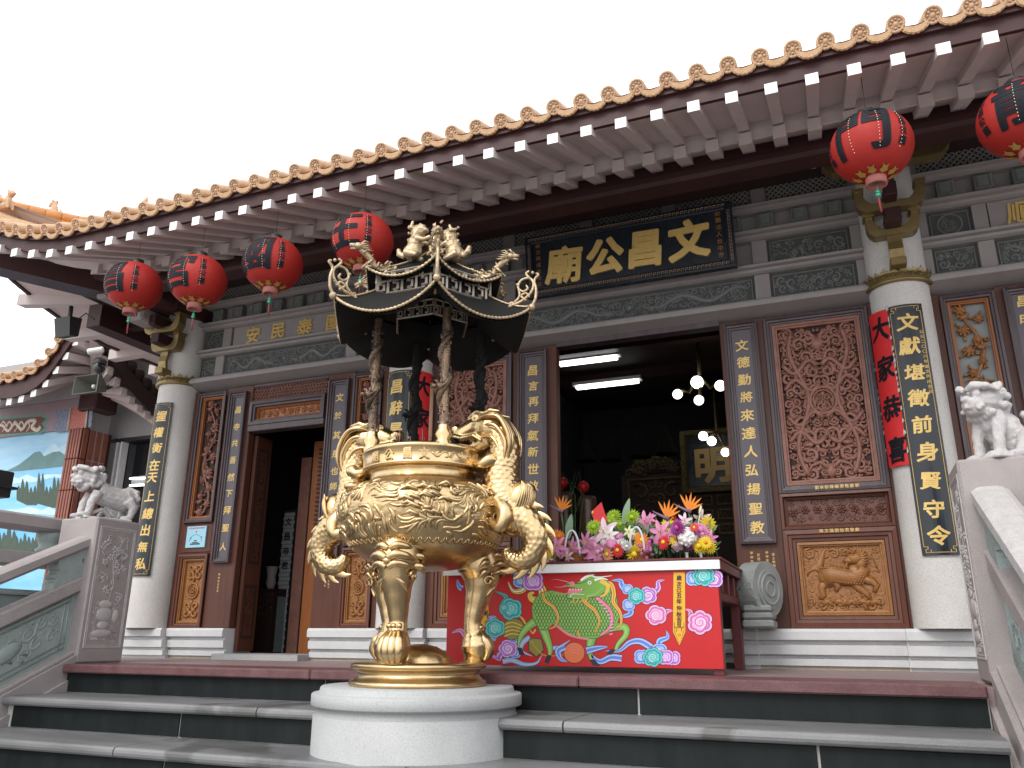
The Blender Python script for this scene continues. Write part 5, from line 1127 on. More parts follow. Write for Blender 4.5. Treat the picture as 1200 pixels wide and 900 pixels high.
# scroll finials on the lower corners, dragons on the upper corners
for k in range(6):
    a = radians(60*k); d = Vector((cos(a), sin(a), 0)); o_ = Vector((CX, CY, ZR1))+d*.60; up = Vector((0, 0, 1)); m = MB()
    pt = lambda u, v: o_+d*u*1.0+up*v*.9
    L_ = [[(-.15, -.01), (-.10, .025), (-.03, .05), (.03, .10), (.045, .16), (.02, .20), (-.03, .195), (-.05, .15), (-.02, .115), (.01, .13), (0, .155)], [(-.13, .0), (-.07, .05), (-.04, .09), (-.05, .15)], [(.03, .0), (.055, .05), (.06, .12), (.05, .18), (.075, .215), (.06, .225)],
          [(0, .05), (-.03, .085), (0, .10), (.02, .07)], [(.02, .20), (.0, .235), (.02, .25)], [(-.1, .02), (-.095, .05), (-.075, .045)]]
    for P in L_: m.tube(sp([pt(*q) for q in P], 4), spr([.0096-.003*i/len(P) for i in range(len(P))], 4), 7)
    m.ball(pt(.035, .0), .022, 8); m.ball(pt(.04, .235), .011, 6); m.ball(pt(-.055, .17), .010, 6)
    m.build('corner_scroll', 'gold_pale', B)
    o_ = Vector((CX, CY, ZR2))+d*.40; m = MB(); rr = random.Random(k)
    P = [(-.16, -.015), (-.12, .03), (-.08, .015), (-.04, -.005), (0, .02), (.02, .06), (.06, .09), (.09, .11)]
    m.tube([pt(*q) for q in P], [.010, .016, .019, .020, .021, .020, .017, .016], 8, fn=lambda L, th: 1+.15*sin(L*160))
    for i, q in enumerate(P[:-1]): m.tube([pt(q[0], q[1]+.012), pt(q[0]-.012, q[1]+.042)], [.009, .001], 5)
    h = pt(.105, .12); m.ball(h, (.028, .028, .022), 8); m.tube([h, pt(.155, .115)], [.02, .010], 7); m.tube([pt(.11, .105), pt(.15, .090)], [.010, .005], 6)
    for s_ in (-1, 1):
        n_ = Vector((-d.y, d.x, 0))*s_
        m.tube([h+n_*.01, h+n_*.02-d*.03+up*.035, h+n_*.03-d*.05+up*.03], [.007, .006, .002], 5); m.tube([pt(.02, .05)+n_*.01, pt(.035, .03)+n_*.035, pt(.06, -.0)+n_*.03], [.012, .009, .005], 6); m.tube([pt(-.08, .01)+n_*.01, pt(-.06, -.015)+n_*.035, pt(-.05, -.03)+n_*.03], [.012, .009, .005], 6)
        for q in range(4): m.tube([h+n_*.012, h+n_*.03-d*(.02+.012*q)-up*(.01*q-.01), h+n_*.035-d*(.045+.012*q)-up*(.012*q-.02)], [.007, .006, .001], 5)
    for q in range(16):
        u, v = rr.uniform(-.14, .13), rr.uniform(-.01, .05); s_ = rr.choice((-1, 1)); n_ = Vector((-d.y, d.x, 0))*s_; v += max(0, u)*1.0
        m.tube([pt(u, v)+n_*.014, pt(u-.012, v+.022)+n_*.024, pt(u-.03, v+.020)+n_*.022], [.0075, .006, .001], 5)
    m.build('corner_dragon', 'gold_pale', B)
# gourd finial and the pair of lions beside it
MB().lathe([(.0, 2.36), (.05, 2.37), (.062, 2.40), (.052, 2.435), (.028, 2.45), (.042, 2.475), (.04, 2.50), (.02, 2.515), (.016, 2.54), (.020, 2.56), (.012, 2.585), (.008, 2.63), (0, 2.65)], (CX, CY, -.02), 24).build('gourd_finial', 'gold', B)
def mini_lion(sg):
    m = MB(); C = Vector((CX+sg*.125*.88+.04, CY+sg*.125*.47-.08, 2.345)); P = lambda x, y, z: C+Vector((x*sg, y, z))
    m.ball(P(0, 0, .03), (.062, .05, .055), 10); m.ball(P(-.015, 0, .085), (.05, .045, .05), 10); m.ball(P(-.03, 0, .15), (.045, .045, .05), 10); m.ball(P(-.055, 0, .165), (.035, .038, .036), 8); m.ball(P(-.085, 0, .155), (.018, .025, .016), 8)
    for y in (-.03, .03): m.tube([P(-.04, y, .10), P(-.09, y, .08), P(-.125, y*.5, .10)], [.018, .015, .014], 7); m.tube([P(.03, y, .02), P(-.02, y*1.3, -.005), P(-.05, y*1.3, -.015)], [.028, .022, .016], 7)
    m.tube([P(.05, 0, .0), P(.09, 0, .03), P(.10, 0, .065)], [.016, .022, .012], 7)
    rr = random.Random(2)
    for q in range(26): t = rr.uniform(0, 6.28); z = rr.uniform(.09, .20); m.ball(P(-.01+.045*cos(t)*.8, .045*sin(t), z), .012, 5)
    return remesh(m, .0055, 1).build('roof_lion', 'gold_pale', B)
mini_lion(1); mini_lion(-1)
# dragon handles: worked out in the plane through the axis (r outwards, z up)
def handle(sg):
    C = Vector((CX, CY, 0)); ux = Vector((sg, 0, 0)); P3 = lambda r, z, y=0: C+ux*r+Vector((0, y, z))
    key = [(.335, 1.255, .040), (.40, 1.235, .055), (.425, 1.17, .058), (.405, 1.09, .062), (.395, 1.02, .066), (.41, .945, .072), (.435, .87, .080), (.48, .82, .085), (.54, .79, .078), (.60, .755, .066), (.655, .70, .058), (.665, .63, .052), (.63, .575, .050), (.57, .555, .046), (.515, .575, .040), (.49, .62, .030), (.50, .665, .018)]
    key = [(.37, 1.27, .055), (.430, 1.255, .070), (.472, 1.20, .074), (.472, 1.12, .082), (.46, 1.05, .088), (.458, .98, .093), (.47, .91, .098), (.495, .845, .100), (.545, .80, .093), (.600, .765, .082), (.645, .705, .071), (.65, .635, .063), (.615, .585, .058), (.56, .568, .050), (.51, .59, .040), (.49, .63, .026)]
    P, R = [], []
    for i in range(len(key)-1):
        p0, p1, p2, p3 = key[max(i-1, 0)], key[i], key[i+1], key[min(i+2, len(key)-1)]
        for k in range(9):
            t = k/9; f = lambda a, b, c, d: .5*((2*b)+(-a+c)*t+(2*a-5*b+4*c-d)*t*t+(-a+3*b-3*c+d)*t**3)
            P.append(P3(f(p0[0], p1[0], p2[0], p3[0]), f(p0[1], p1[1], p2[1], p3[1]))); R.append(f(p0[2], p1[2], p2[2], p3[2]))
    def scale(L, th):
        v = L/.026; row = math.floor(v); u = th/(2*pi)*14+(.5 if row % 2 else 0); du = u-math.floor(u)-.5; dv = v-row
        e = 1-sqrt((du*1.7)**2+((dv-.25)*.95)**2); return 1+.10*max(-.15, e)
    m = MB(); m.tube(P, R, 56, fn=scale); n = len(P)
    body = m.build('dragon_handle', 'gold', B)
    # fins along the back of the tail
    m = MB()
    for i in range(66, n-14, 6):
        T_ = (P[i+1]-P[i-1]).normalized(); N_ = T_.cross(Vector((0, 1, 0)))*sg
        c_ = sum((P[k] for k in range(80, n)), Vector())/(n-80); N_ = N_ if N_.dot(P[i]-c_) > 0 else -N_
        b = P[i]+N_*R[i]*.70; s = .040+.012*(i % 2)
        m.tube(sp([b-T_*.012, b+N_*s*.55+T_*s*.25, b+N_*s*1.0+T_*s*.95, b+N_*s*1.15+T_*s*1.8], 4), spr([.032, .026, .014, .001], 4), 8, up=(0, 1, 0), flat=.35)
    m.build('back_fin', 'gold', body)
    # bulging haunch under flowing hair
    m = MB(); Rt = Matrix.Rotation(sg*.35, 3, 'Y'); hc = P3(.560, .875); m.ball(hc, (.075, .088, .110), 22, rot=Rt)
    for k in range(17):
        ph = -1.15+.144*k; L2 = []
        for j in range(9):
            t = 1.15-j*.30; q = Rt@Vector((sg*.078*cos(t)*cos(ph), .091*sin(ph), .113*sin(t)*1.0)); L2.append(hc+Vector((q.x, q.y+.004*sin(j*1.2+k), q.z)))
        m.tube(L2, [.003, .006, .0075, .008, .008, .0075, .007, .006, .002], 6)
    m.build('haunch_mane', 'gold', body)
    # head and mane
    H3 = lambda r, z, y=0: P3(.39+(r-.37)*1.22, 1.262+(z-1.262)*1.28, y*1.18)
    h = MB()
    h.ball(H3(.37, 1.275), (.105, .086, .082), 16); h.tube([H3(.36, 1.285), H3(.30, 1.285), H3(.235, 1.262), H3(.20, 1.262)], [.074, .068, .056, .042], 14); h.ball(H3(.205, 1.285), (.034, .048, .034), 10)
    h.tube([H3(.365, 1.225), H3(.30, 1.195), H3(.245, 1.19), H3(.215, 1.205)], [.050, .044, .038, .024], 12)
    for y in (-1, 1):
        h.ball(H3(.315, 1.322, y*.042), .020, 9); h.tube([H3(.27, 1.325, y*.03), H3(.32, 1.345, y*.05), H3(.38, 1.33, y*.06)], [.008, .014, .008], 8); h.tube([H3(.20, 1.25, y*.036), H3(.25, 1.235, y*.05), H3(.31, 1.24, y*.055), H3(.35, 1.215, y*.055)], [.012, .012, .012, .008], 8)
        h.tube([H3(.34, 1.325, y*.04), H3(.39, 1.345, y*.055), H3(.44, 1.335, y*.06)], [.022, .018, .006], 8)
        for q in range(4): h.tube([H3(.235+.03*q, 1.235, y*.034), H3(.238+.03*q, 1.215, y*.034)], [.007, .002], 5)
    hd = remesh(h, .006, 2).build('dragon_head', 'gold', body)
    m = MB(); rr = random.Random(5)
    for k in range(19):                     # thick wavy locks sweeping back from the brow and down the nape
        for lay in range(3):
            y = -.080+.0089*k; yy = y*(1.15-.12*lay); w_ = .008*sin(k*1.9+lay*2)
            m.tube(sp([P3(.33+.02*lay, 1.335-.045*lay-abs(y)*.25, y*.75), P3(.40+.01*lay, 1.35-.055*lay-abs(y)*.2+w_, yy), P3(.475-.012*lay, 1.318-.06*lay+w_, yy*1.05), P3(.525-.022*lay+w_, 1.235-.05*lay, yy), P3(.535-.03*lay, 1.15-.045*lay, yy*.9), P3(.515-.03*lay+w_, 1.075-.04*lay, yy*.65)]), spr([.006, .010, .0115, .0115, .009, .001]), 7)
    m.build('mane', 'gold', hd)
    MB().ball(H3(.195, 1.228), (.034, .046, .036), 14).tube([H3(.27, 1.228), H3(.20, 1.225)], [.034, .022], 8).build('open_mouth', 'soot', hd)
    # four clawed limbs
    for y in (-1, 1):
        m = MB(); m.tube(sp([P3(.44, 1.07, y*.04), P3(.43, 1.09, y*.085), P3(.385, 1.065, y*.10), P3(.345, 1.085, y*.08), P3(.33, 1.125, y*.05)]), spr([.040, .036, .028, .022, .018]), 12)
        for q in (-1, 0, 1): m.tube(sp([P3(.335, 1.12, y*.055+q*.014), P3(.31, 1.155, y*.055+q*.02), P3(.318, 1.18, y*.055+q*.02)]), spr([.012, .011, .003]), 7)
        m.build('clawed_limb', 'gold', body); m = MB()
        m.tube(sp([P3(.47, .86, y*.05), P3(.52, .80, y*.09), P3(.50, .735, y*.11), P3(.455, .745, y*.10), P3(.435, .78, y*.085)]), spr([.056, .048, .036, .028, .020]), 12)
        for q in (-1, 0, 1): m.tube(sp([P3(.44, .77, y*.09+q*.014), P3(.415, .80, y*.10+q*.02), P3(.42, .835, y*.10+q*.022)]), spr([.014, .012, .003]), 7)
        m.build('clawed_limb', 'gold', body)
handle(1); handle(-1)
# incense sticks and a big joss stick standing in the ash
m = MB(); rr = random.Random(9)
for k in range(9):
    x, y = CX+rr.uniform(-.2, .22), CY+rr.uniform(-.18, .2); m.tube([(x, y, 1.10), (x+rr.uniform(-.01, .01), y, 1.10+rr.uniform(.12, .22))], .0022, 5)
js = tag(m.build('incense_sticks', 'carve_red', None), 'thin burning incense sticks standing in the ash of the golden burner', 'incense', None, 'stuff')
o = thing('joss_stick', 'thick tan joss stick standing upright behind the rim of the incense burner', 'incense stick', (CX-.03, CY+.1, 1.1))
MB().tube([(CX-.035, CY+.1, 1.09), (CX-.035, CY+.1, 1.62)], .011, 8).build('stick', M('tan_incense_paste', (.36, .22, .14), .8, col2=(.28, .16, .1), nscale=30), o)
# ================================================================ OFFERING TABLE
TX0, TX1, TY0, TY1, TZ = -2.30, -.665, 4.60, 5.52, .600
tb = thing('offering_table', 'long red altar table with a painted green beast and clouds on its front panel', 'table', (-1.48, 5.05, 0))
MB().box(TX0, TX1, TY0, TY0+.02, .032, TZ-.045, c=.002).build('front_panel', 'red', tb)
box('table_top', 'brown_red', tb, TX0-.03, TX1+.03, TY0-.03, TY1+.03, TZ, TZ+.012, c=.003)
MB().box(TX0-.022, TX1+.018, TY0-.024, TY0-.002, TZ-.052, TZ-.001, c=.002).build('steel_strip', 'white_metal', tb)
MB().box(TX1+.002, TX1+.02, TY0-.002, TY1+.02, TZ-.05, TZ-.002).build('side_apron', 'brown_red', tb)
for x in (TX0, TX1-.06):
    for y in (TY0+.022, TY1-.06): box('leg', 'brown_red', tb, x, x+.06, y, y+.06, 0, TZ-.05)
for x in (TX0+.01, TX1-.04):
    box('side_rail', 'brown_red', tb, x, x+.04, TY0+.08, TY1-.06, .39, .43)
    for k in range(3): y = TY0+.08+(TY1-TY0-.16)*(k+.5)/3; box('strut', 'brown_red', tb, x+.004, x+.036, y-.018, y+.018, .43, TZ-.052)
box('back_rail', 'brown_red', tb, TX0+.06, TX1-.06, TY1-.05, TY1-.01, .39, .43)
PC = {k: M('paint_'+k, tuple(q**1.25 for q in c), .45) for k, c in dict(teal=(.16, .60, .58), teal_d=(.05, .34, .40), blue=(.16, .26, .68), blue_l=(.42, .55, .82), purple=(.42, .16, .50), lilac=(.68, .46, .78), pink=(.78, .45, .66), pink_d=(.58, .18, .44),
     white=(.85, .85, .82), yellow=(.76, .55, .12), yellow_d=(.50, .34, .06), green=(.26, .47, .11), green_d=(.035, .12, .03), green_l=(.36, .58, .20), orange=(.72, .22, .08), line=(.03, .02, .06), gold=(.80, .46, .03), grey_blue=(.36, .44, .58), olive=(.30, .28, .06), rose=(.75, .28, .34)).items()}
PL = list(PC); PI_ = {k: i for i, k in enumerate(PL)}
def pz(X, Y): p = W(510+X/3.158, 560+Y/3.158, TY0); return p.x, p.z
class Paint:
    def __init__(s): s.m = MB(); s.l = 0
    def y(s): s.l += 1; return TY0-.0008-.00003*s.l
    def poly(s, P, c): 
        y = s.y(); Q = [pz(*p) for p in P]
        s.m.add([(a, y, b) for a, b in Q], tessellate_polygon([[Vector((a, b, 0)) for a, b in Q]]), PI_[c])
    def rib(s, P, w0, w1=None, c='line', smooth=True, mid=None):
        w1 = w0 if w1 is None else w1
        if smooth and len(P) > 2:
            Q = []
            for i in range(len(P)-1):
                a, b, c_, d = P[max(i-1, 0)], P[i], P[i+1], P[min(i+2, len(P)-1)]
                for k in range(6):
                    t = k/6; Q.append(tuple(.5*((2*b[j])+(-a[j]+c_[j])*t+(2*a[j]-5*b[j]+4*c_[j]-d[j])*t*t+(-a[j]+3*b[j]-3*c_[j]+d[j])*t**3) for j in (0, 1)))
            P = Q+[P[-1]]
        y = s.y(); n = len(P); vs = []
        for i, p in enumerate(P):
            a, b = P[max(i-1, 0)], P[min(i+1, n-1)]; tx, ty = b[0]-a[0], b[1]-a[1]; l = hypot(tx, ty) or 1; t = i/(n-1)
            w_ = (w0+(w1-w0)*t) if mid is None else (w0*(1-t)**2+2*mid*t*(1-t)+w1*t*t)
            for sg in (-1, 1): X, Z = pz(p[0]-ty/l*sg*w_/2, p[1]+tx/l*sg*w_/2); vs.append((X, y, Z))
        s.m.add(vs, [(2*i, 2*i+1, 2*i+3, 2*i+2) for i in range(n-1)], PI_[c])
    def disc(s, x, y, r, c, ry=None, n=18): s.poly([(x+r*cos(2*pi*k/n), y+(ry or r)*sin(2*pi*k/n)) for k in range(n)], c)
    def cloud(s, x, y, r, c, cd, lobes=7, d=1):
        n = 70; r *= 1.22; lobes = max(4, lobes-2)
        def ol(q): return [(x+(r*q)*(.84+.20*abs(sin(lobes*pi*k/n))**.6)*cos(2*pi*k/n), y+(r*q)*(.78+.20*abs(sin(lobes*pi*k/n))**.6)*sin(2*pi*k/n)) for k in range(n)]
        s.poly(ol(1.06), 'line'); s.poly(ol(1.0), c); s.poly(ol(.84), cd); s.poly(ol(.66), c)
        s.rib([(x+r*.62*(1-t)*cos(1+d*t*11), y+r*.58*(1-t)*sin(1+d*t*11)) for t in [k/22 for k in range(22)]], r*.14, r*.05, cd, False)
        s.rib([(x+r*.5*(1-t)*cos(1.5+d*t*11), y+r*.48*(1-t)*sin(1.5+d*t*11)) for t in [k/22 for k in range(22)]], r*.05, r*.02, 'white', False)
    def tail(s, P, w_, c, cd): w_ *= 1.2; s.rib(P, w_*1.2, 2.5, 'line', mid=w_*1.2); s.rib(P, w_, .8, c, mid=w_); s.rib(P, w_*.45, .3, cd, mid=w_*.45)
    def done(s, name, label=None): return s.m.build(name, [PC[k] for k in PL], tb, label)
def pclouds():
    p = Paint(); p.cloud(318, 378, 26, 'blue_l', 'blue', 6); p.cloud(362, 382, 32, 'lilac', 'purple', 6); p.done('painted_cloud')
    p = Paint(); p.tail([(275, 500), (255, 470), (262, 440), (222, 420)], 20, 'teal', 'teal_d'); p.cloud(280, 485, 34, 'teal', 'teal_d'); p.cloud(255, 480, 14, 'teal', 'teal_d', 5); p.done('painted_cloud')
    p = Paint(); p.cloud(212, 525, 14, 'blue_l', 'blue', 5); p.cloud(210, 590, 14, 'blue_l', 'blue', 5); p.cloud(222, 556, 30, 'teal', 'teal_d', 8); p.done('painted_cloud')
    p = Paint(); p.tail([(100, 410), (88, 400), (82, 375)], 18, 'blue_l', 'blue'); p.done('painted_cloud'); p = Paint(); p.tail([(120, 600), (95, 565), (60, 575)], 16, 'pink', 'pink_d'); p.done('painted_cloud')
    p = Paint(); p.cloud(292, 618, 20, 'blue_l', 'blue', 5); p.cloud(297, 648, 17, 'blue_l', 'blue', 5); p.tail([(280, 630), (240, 655), (235, 670), (190, 645)], 20, 'lilac', 'purple'); p.cloud(270, 632, 28, 'lilac', 'purple', 7, -1); p.done('painted_cloud')
    p = Paint()
    for P in ([(405, 580), (425, 625), (460, 625), (500, 600)], [(250, 680), (285, 675), (330, 690), (375, 685), (395, 655)], [(350, 590), (325, 610), (320, 640), (360, 660)]): p.tail(P, 16, 'grey_blue', 'blue_l')
    for P in ([(800, 628), (760, 605), (720, 610), (680, 640), (630, 640)], [(690, 668), (650, 665), (610, 680), (575, 655), (560, 620)], [(480, 625), (455, 640), (465, 670), (490, 680)], [(560, 640), (600, 630), (640, 625)]): p.tail(P, 20, 'blue_l', 'blue')
    p.done('painted_ribbon')
    p = Paint(); p.tail([(705, 415), (690, 395), (685, 380), (652, 380)], 20, 'blue_l', 'blue'); p.tail([(715, 475), (725, 500), (700, 512), (688, 508)], 18, 'blue_l', 'blue'); p.tail([(800, 430), (825, 410), (825, 385), (850, 378)], 18, 'lilac', 'purple')
    p.cloud(712, 412, 17, 'blue_l', 'blue', 5); p.cloud(716, 470, 20, 'blue_l', 'blue', 5); p.cloud(788, 435, 28, 'lilac', 'purple', 7, -1); p.cloud(745, 437, 26, 'teal', 'teal_d', 8); p.done('painted_cloud')
    p = Paint(); p.tail([(835, 525), (855, 495), (880, 492)], 20, 'pink', 'pink_d'); p.cloud(818, 508, 32, 'pink', 'pink_d', 7); p.done('painted_cloud')
    p = Paint(); p.tail([(955, 550), (945, 520), (945, 495), (925, 485)], 20, 'pink', 'pink_d'); p.cloud(980, 535, 38, 'pink', 'pink_d', 8, -1); p.done('painted_cloud')
    p = Paint(); p.tail([(835, 640), (830, 605), (860, 590), (855, 565)], 20, 'blue_l', 'blue'); p.cloud(830, 640, 24, 'blue_l', 'blue', 6); p.cloud(764, 662, 24, 'blue_l', 'blue', 6); p.cloud(880, 667, 24, 'lilac', 'purple', 6); p.cloud(853, 664, 25, 'lilac', 'purple', 6); p.cloud(806, 664, 30, 'teal', 'teal_d', 9); p.done('painted_cloud')
    p = Paint(); p.cloud(957, 372, 25, 'blue_l', 'blue', 6); p.cloud(1032, 374, 28, 'lilac', 'purple', 6, -1); p.cloud(993, 362, 33, 'teal', 'teal_d', 9); p.done('painted_cloud')
pclouds()
p = Paint()
p.disc(290, 560, 42, 'line'); p.disc(290, 560, 40, 'olive')
for k in range(4): p.rib([(255, 545+14*k), (285, 535+14*k), (322, 548+12*k)], 5, 3, 'yellow')
p.poly([(345, 590), (395, 595), (405, 640), (375, 665), (345, 640)], 'line'); p.poly([(348, 593), (392, 598), (401, 638), (375, 661), (348, 638)], 'olive'); p.rib([(352, 600), (400, 655), (475, 655)], 5, 3, 'yellow_d')
p.disc(515, 647, 40, 'line'); p.disc(515, 647, 38, 'orange')
for k in range(4): p.rib([(490+4*k, 625+8*k), (515, 615+10*k), (542-4*k, 630+8*k)], 2, 1, 'rose')
p.done('painted_fruit')
p = Paint()
leg_ = lambda P, w0, w1: (p.rib(P, w0+5, w1+4, 'line'), p.rib(P, w0, w1, 'green'), p.rib([(a-2, b) for a, b in P], w0*.4, w1*.4, 'green_l'))
tl = [(270, 385), (288, 418), (318, 418), (345, 396), (380, 398), (398, 420), (388, 448), (360, 450), (350, 432), (366, 424)]; p.rib(tl, 5, 9, 'line', mid=62); p.rib(tl, 3, 6, 'yellow', mid=54); p.rib(tl[:-2], 1, 3, 'olive', mid=26); p.rib(tl[:-2], 1, 2, 'white', mid=12)
leg_([(380, 525), (345, 550), (318, 585), (310, 628)], 34, 11); leg_([(395, 545), (412, 590), (425, 630), (424, 655)], 34, 12)
leg_([(640, 555), (700, 552), (706, 580), (680, 612), (668, 638)], 30, 11); leg_([(590, 560), (575, 610), (572, 640), (580, 675)], 36, 12)
for P in ([(303, 628), (320, 628), (332, 655), (312, 655)], [(414, 655), (432, 658), (420, 688), (404, 682)], [(670, 636), (652, 632), (634, 650), (650, 656)], [(572, 672), (590, 672), (612, 696), (582, 694)]): p.poly(P, 'line')
body = [(362, 520), (358, 480), (372, 445), (395, 425), (430, 417), (480, 428), (530, 440), (560, 432), (590, 405), (625, 385), (655, 395), (668, 430), (676, 470), (682, 510), (672, 545), (640, 575), (600, 592), (550, 596), (505, 585), (465, 560), (435, 540), (410, 565), (385, 560)]
cxm, cym = 520, 500
p.poly([(cxm+(a-cxm)*1.012, cym+(b-cym)*1.025) for a, b in body], 'green_d'); p.poly(body, 'green')
def inside(x, y, P):
    c = False; j = len(P)-1
    for i in range(len(P)):
        if (P[i][1] > y) != (P[j][1] > y) and x < (P[j][0]-P[i][0])*(y-P[i][1])/(P[j][1]-P[i][1])+P[i][0]: c = not c
        j = i
    return c
for lay in (0, 1):
    yy = p.y()
    for j in range(15):
        for i in range(30):
            x = 360+i*11.4+(5.7 if j % 2 else 0); y = 424+j*12.0
            if not all(inside(x+a, y+b, body) for a, b in ((-5, 0), (5, 0), (0, 6), (0, -5))): continue
            Q = [(x-6.0, y-5), (x-5.6, y+1.2), (x-3, y+5.6), (x, y+7.2), (x+3, y+5.6), (x+5.6, y+1.2), (x+6.0, y-5)] if lay == 0 else [(x-3.2, y-4), (x-2.8, y+1), (x-.4, y+4), (x+1.0, y+1), (x+.6, y-4)]
            if lay == 0:
                R_ = Q+[(x+3.8, y-3), (x+3.4, y+.6), (x, y+4.2), (x-3.4, y+.6), (x-3.8, y-3)]
                pts = [pz(*q) for q in Q+[((a-x)*.68+x, (b-y)*.68+y) for a, b in Q]]; p.m.add([(a, yy, b) for a, b in pts], [(k, k+1, k+8, k+7) for k in range(6)], PI_['green_d'])
            else: pts = [pz(*q) for q in Q]; p.m.add([(a, yy, b) for a, b in pts], [tuple(range(5))], PI_['green_l'])
p.rib([(590, 435), (612, 455), (640, 480), (655, 515), (645, 555), (612, 582)], 18, 12, 'line'); p.rib([(590, 435), (612, 455), (640, 480), (655, 515), (645, 555), (612, 582)], 14, 9, 'rose')
for k in range(13): t = k/12; x, y = 592+62*sin(t*1.9), 437+142*t; p.rib([(x-6, y), (x+6, y-2)], 4, 4, 'pink', False)
p.rib([(452, 548), (490, 578), (530, 592), (570, 598)], 9, 5, 'rose')
for P, w_ in (([(398, 425), (408, 455), (440, 480), (455, 515), (445, 548), (420, 560)], 13), ([(542, 438), (560, 465), (590, 490), (608, 530), (590, 575)], 16), ([(620, 382), (652, 395), (662, 430), (660, 460), (685, 500), (688, 540), (670, 560)], 18), ([(530, 420), (560, 445), (575, 440)], 10), ([(335, 540), (322, 520), (312, 512)], 9), ([(372, 560), (362, 575), (350, 560)], 8), ([(535, 590), (528, 570), (535, 560)], 8)):
    p.rib(P, w_, 4, 'line', mid=w_*1.3); p.rib(P, w_*.75, 2, 'yellow', mid=w_*1.05); p.rib(P, w_*.2, 1, 'orange', mid=w_*.3)
p.rib([(404, 420), (400, 405), (402, 385)], 7, 1, 'orange')
HS = lambda P: [(556+(a-556)*1.16, 404+(b-404)*1.22) for a, b in P]
hd_ = [(487, 400), (500, 392), (530, 392), (545, 380), (580, 370), (610, 372), (628, 388), (622, 415), (600, 432), (560, 437), (520, 440), (496, 436), (500, 424), (535, 420), (556, 410), (520, 406)]
hd_ = HS(hd_); p.poly([(555+(a-555)*1.03, 408+(b-408)*1.06) for a, b in hd_], 'line'); p.poly(hd_, 'green'); p.poly(HS([(500, 412), (552, 409), (540, 420), (502, 424)]), 'rose')
for k in range(5): p.poly(HS([(505+9*k, 409), (510+9*k, 409), (507+9*k, 415)]), 'white')
p.rib(HS([(492, 398), (520, 394), (545, 392), (560, 384)]), 3, 2, 'green_d'); p.rib(HS([(560, 432), (590, 424), (612, 404)]), 7, 2, 'green_l'); p.rib(HS([(500, 434), (540, 438), (570, 434)]), 4, 2, 'green_l')
for q in range(4): p.rib(HS([(520+14*q, 438), (516+14*q, 448), (505+14*q, 454)]), 5, 1, 'yellow')

for P in ([(487, 400), (460, 405), (440, 402)], [(500, 388), (470, 380), (445, 376), (430, 380)], [(496, 424), (470, 430), (432, 420)]): p.rib(P, 4, 1, 'rose')
for P in ([(545, 375), (575, 362), (600, 368), (655, 362)], [(540, 380), (560, 364), (590, 358)], [(590, 378), (620, 372), (640, 378)]): p.rib(P, 9, 2, 'white')
p.disc(508, 392, 9, 'rose'); p.disc(572, 388, 7, 'white'); p.disc(572, 388, 3, 'line'); p.rib([(500, 440), (510, 430), (552, 432)], 3, 2, 'white')
p.rib([(612, 380), (640, 400), (630, 430), (610, 440)], 18, 6, 'yellow')
p.done('painted_beast', 'green scaled mythical beast with yellow mane painted on the red panel')
def sash(x0, x1, y0, y1, text, ys_, xc):
    p = Paint(); P = [(x0, y0), (x1, y0), (x1+2, y1-50), ((x0+x1)/2+1, y1), (x0-2, y1-50)]
    p.poly([(a+(a-xc)*.06, b+(3 if b > y0 else 0)) for a, b in P], 'line'); p.poly(P, 'gold'); s_ = (x1-x0)
    p.rib([(x0+3, y1-85), (x0+3, y1-52), (xc+1, y1-8), (x1-3, y1-52), (x1-3, y1-85)], 2, 2, 'line', False)
    for sg in (-1, 1): p.rib([(xc+sg*s_*.38, y1-70), (xc+sg*s_*.2, y1-60), (xc+sg*s_*.28, y1-48)], 3, 2, 'line')
    p.disc(xc+1, y1-38, 5, 'line'); p.disc(xc+1, y1-38, 3.2, 'gold')
    r = random.Random(3)
    for ch, y in zip(text, ys_): X, Z = pz(xc, y); put(p.m, ch, X, Z, TY0-.0035, .030, .02, mi=PI_['line'], rot=r.uniform(-.1, .1))
    return p.done('painted_sash')
sash(882, 924, 350, 620, '歲次己丑年仲秋吉旦', [370, 393, 414, 435, 457, 482, 505, 525, 545], 903); sash(152, 196, 350, 572, '文昌公廟', [395, 430, 465, 500], 186)

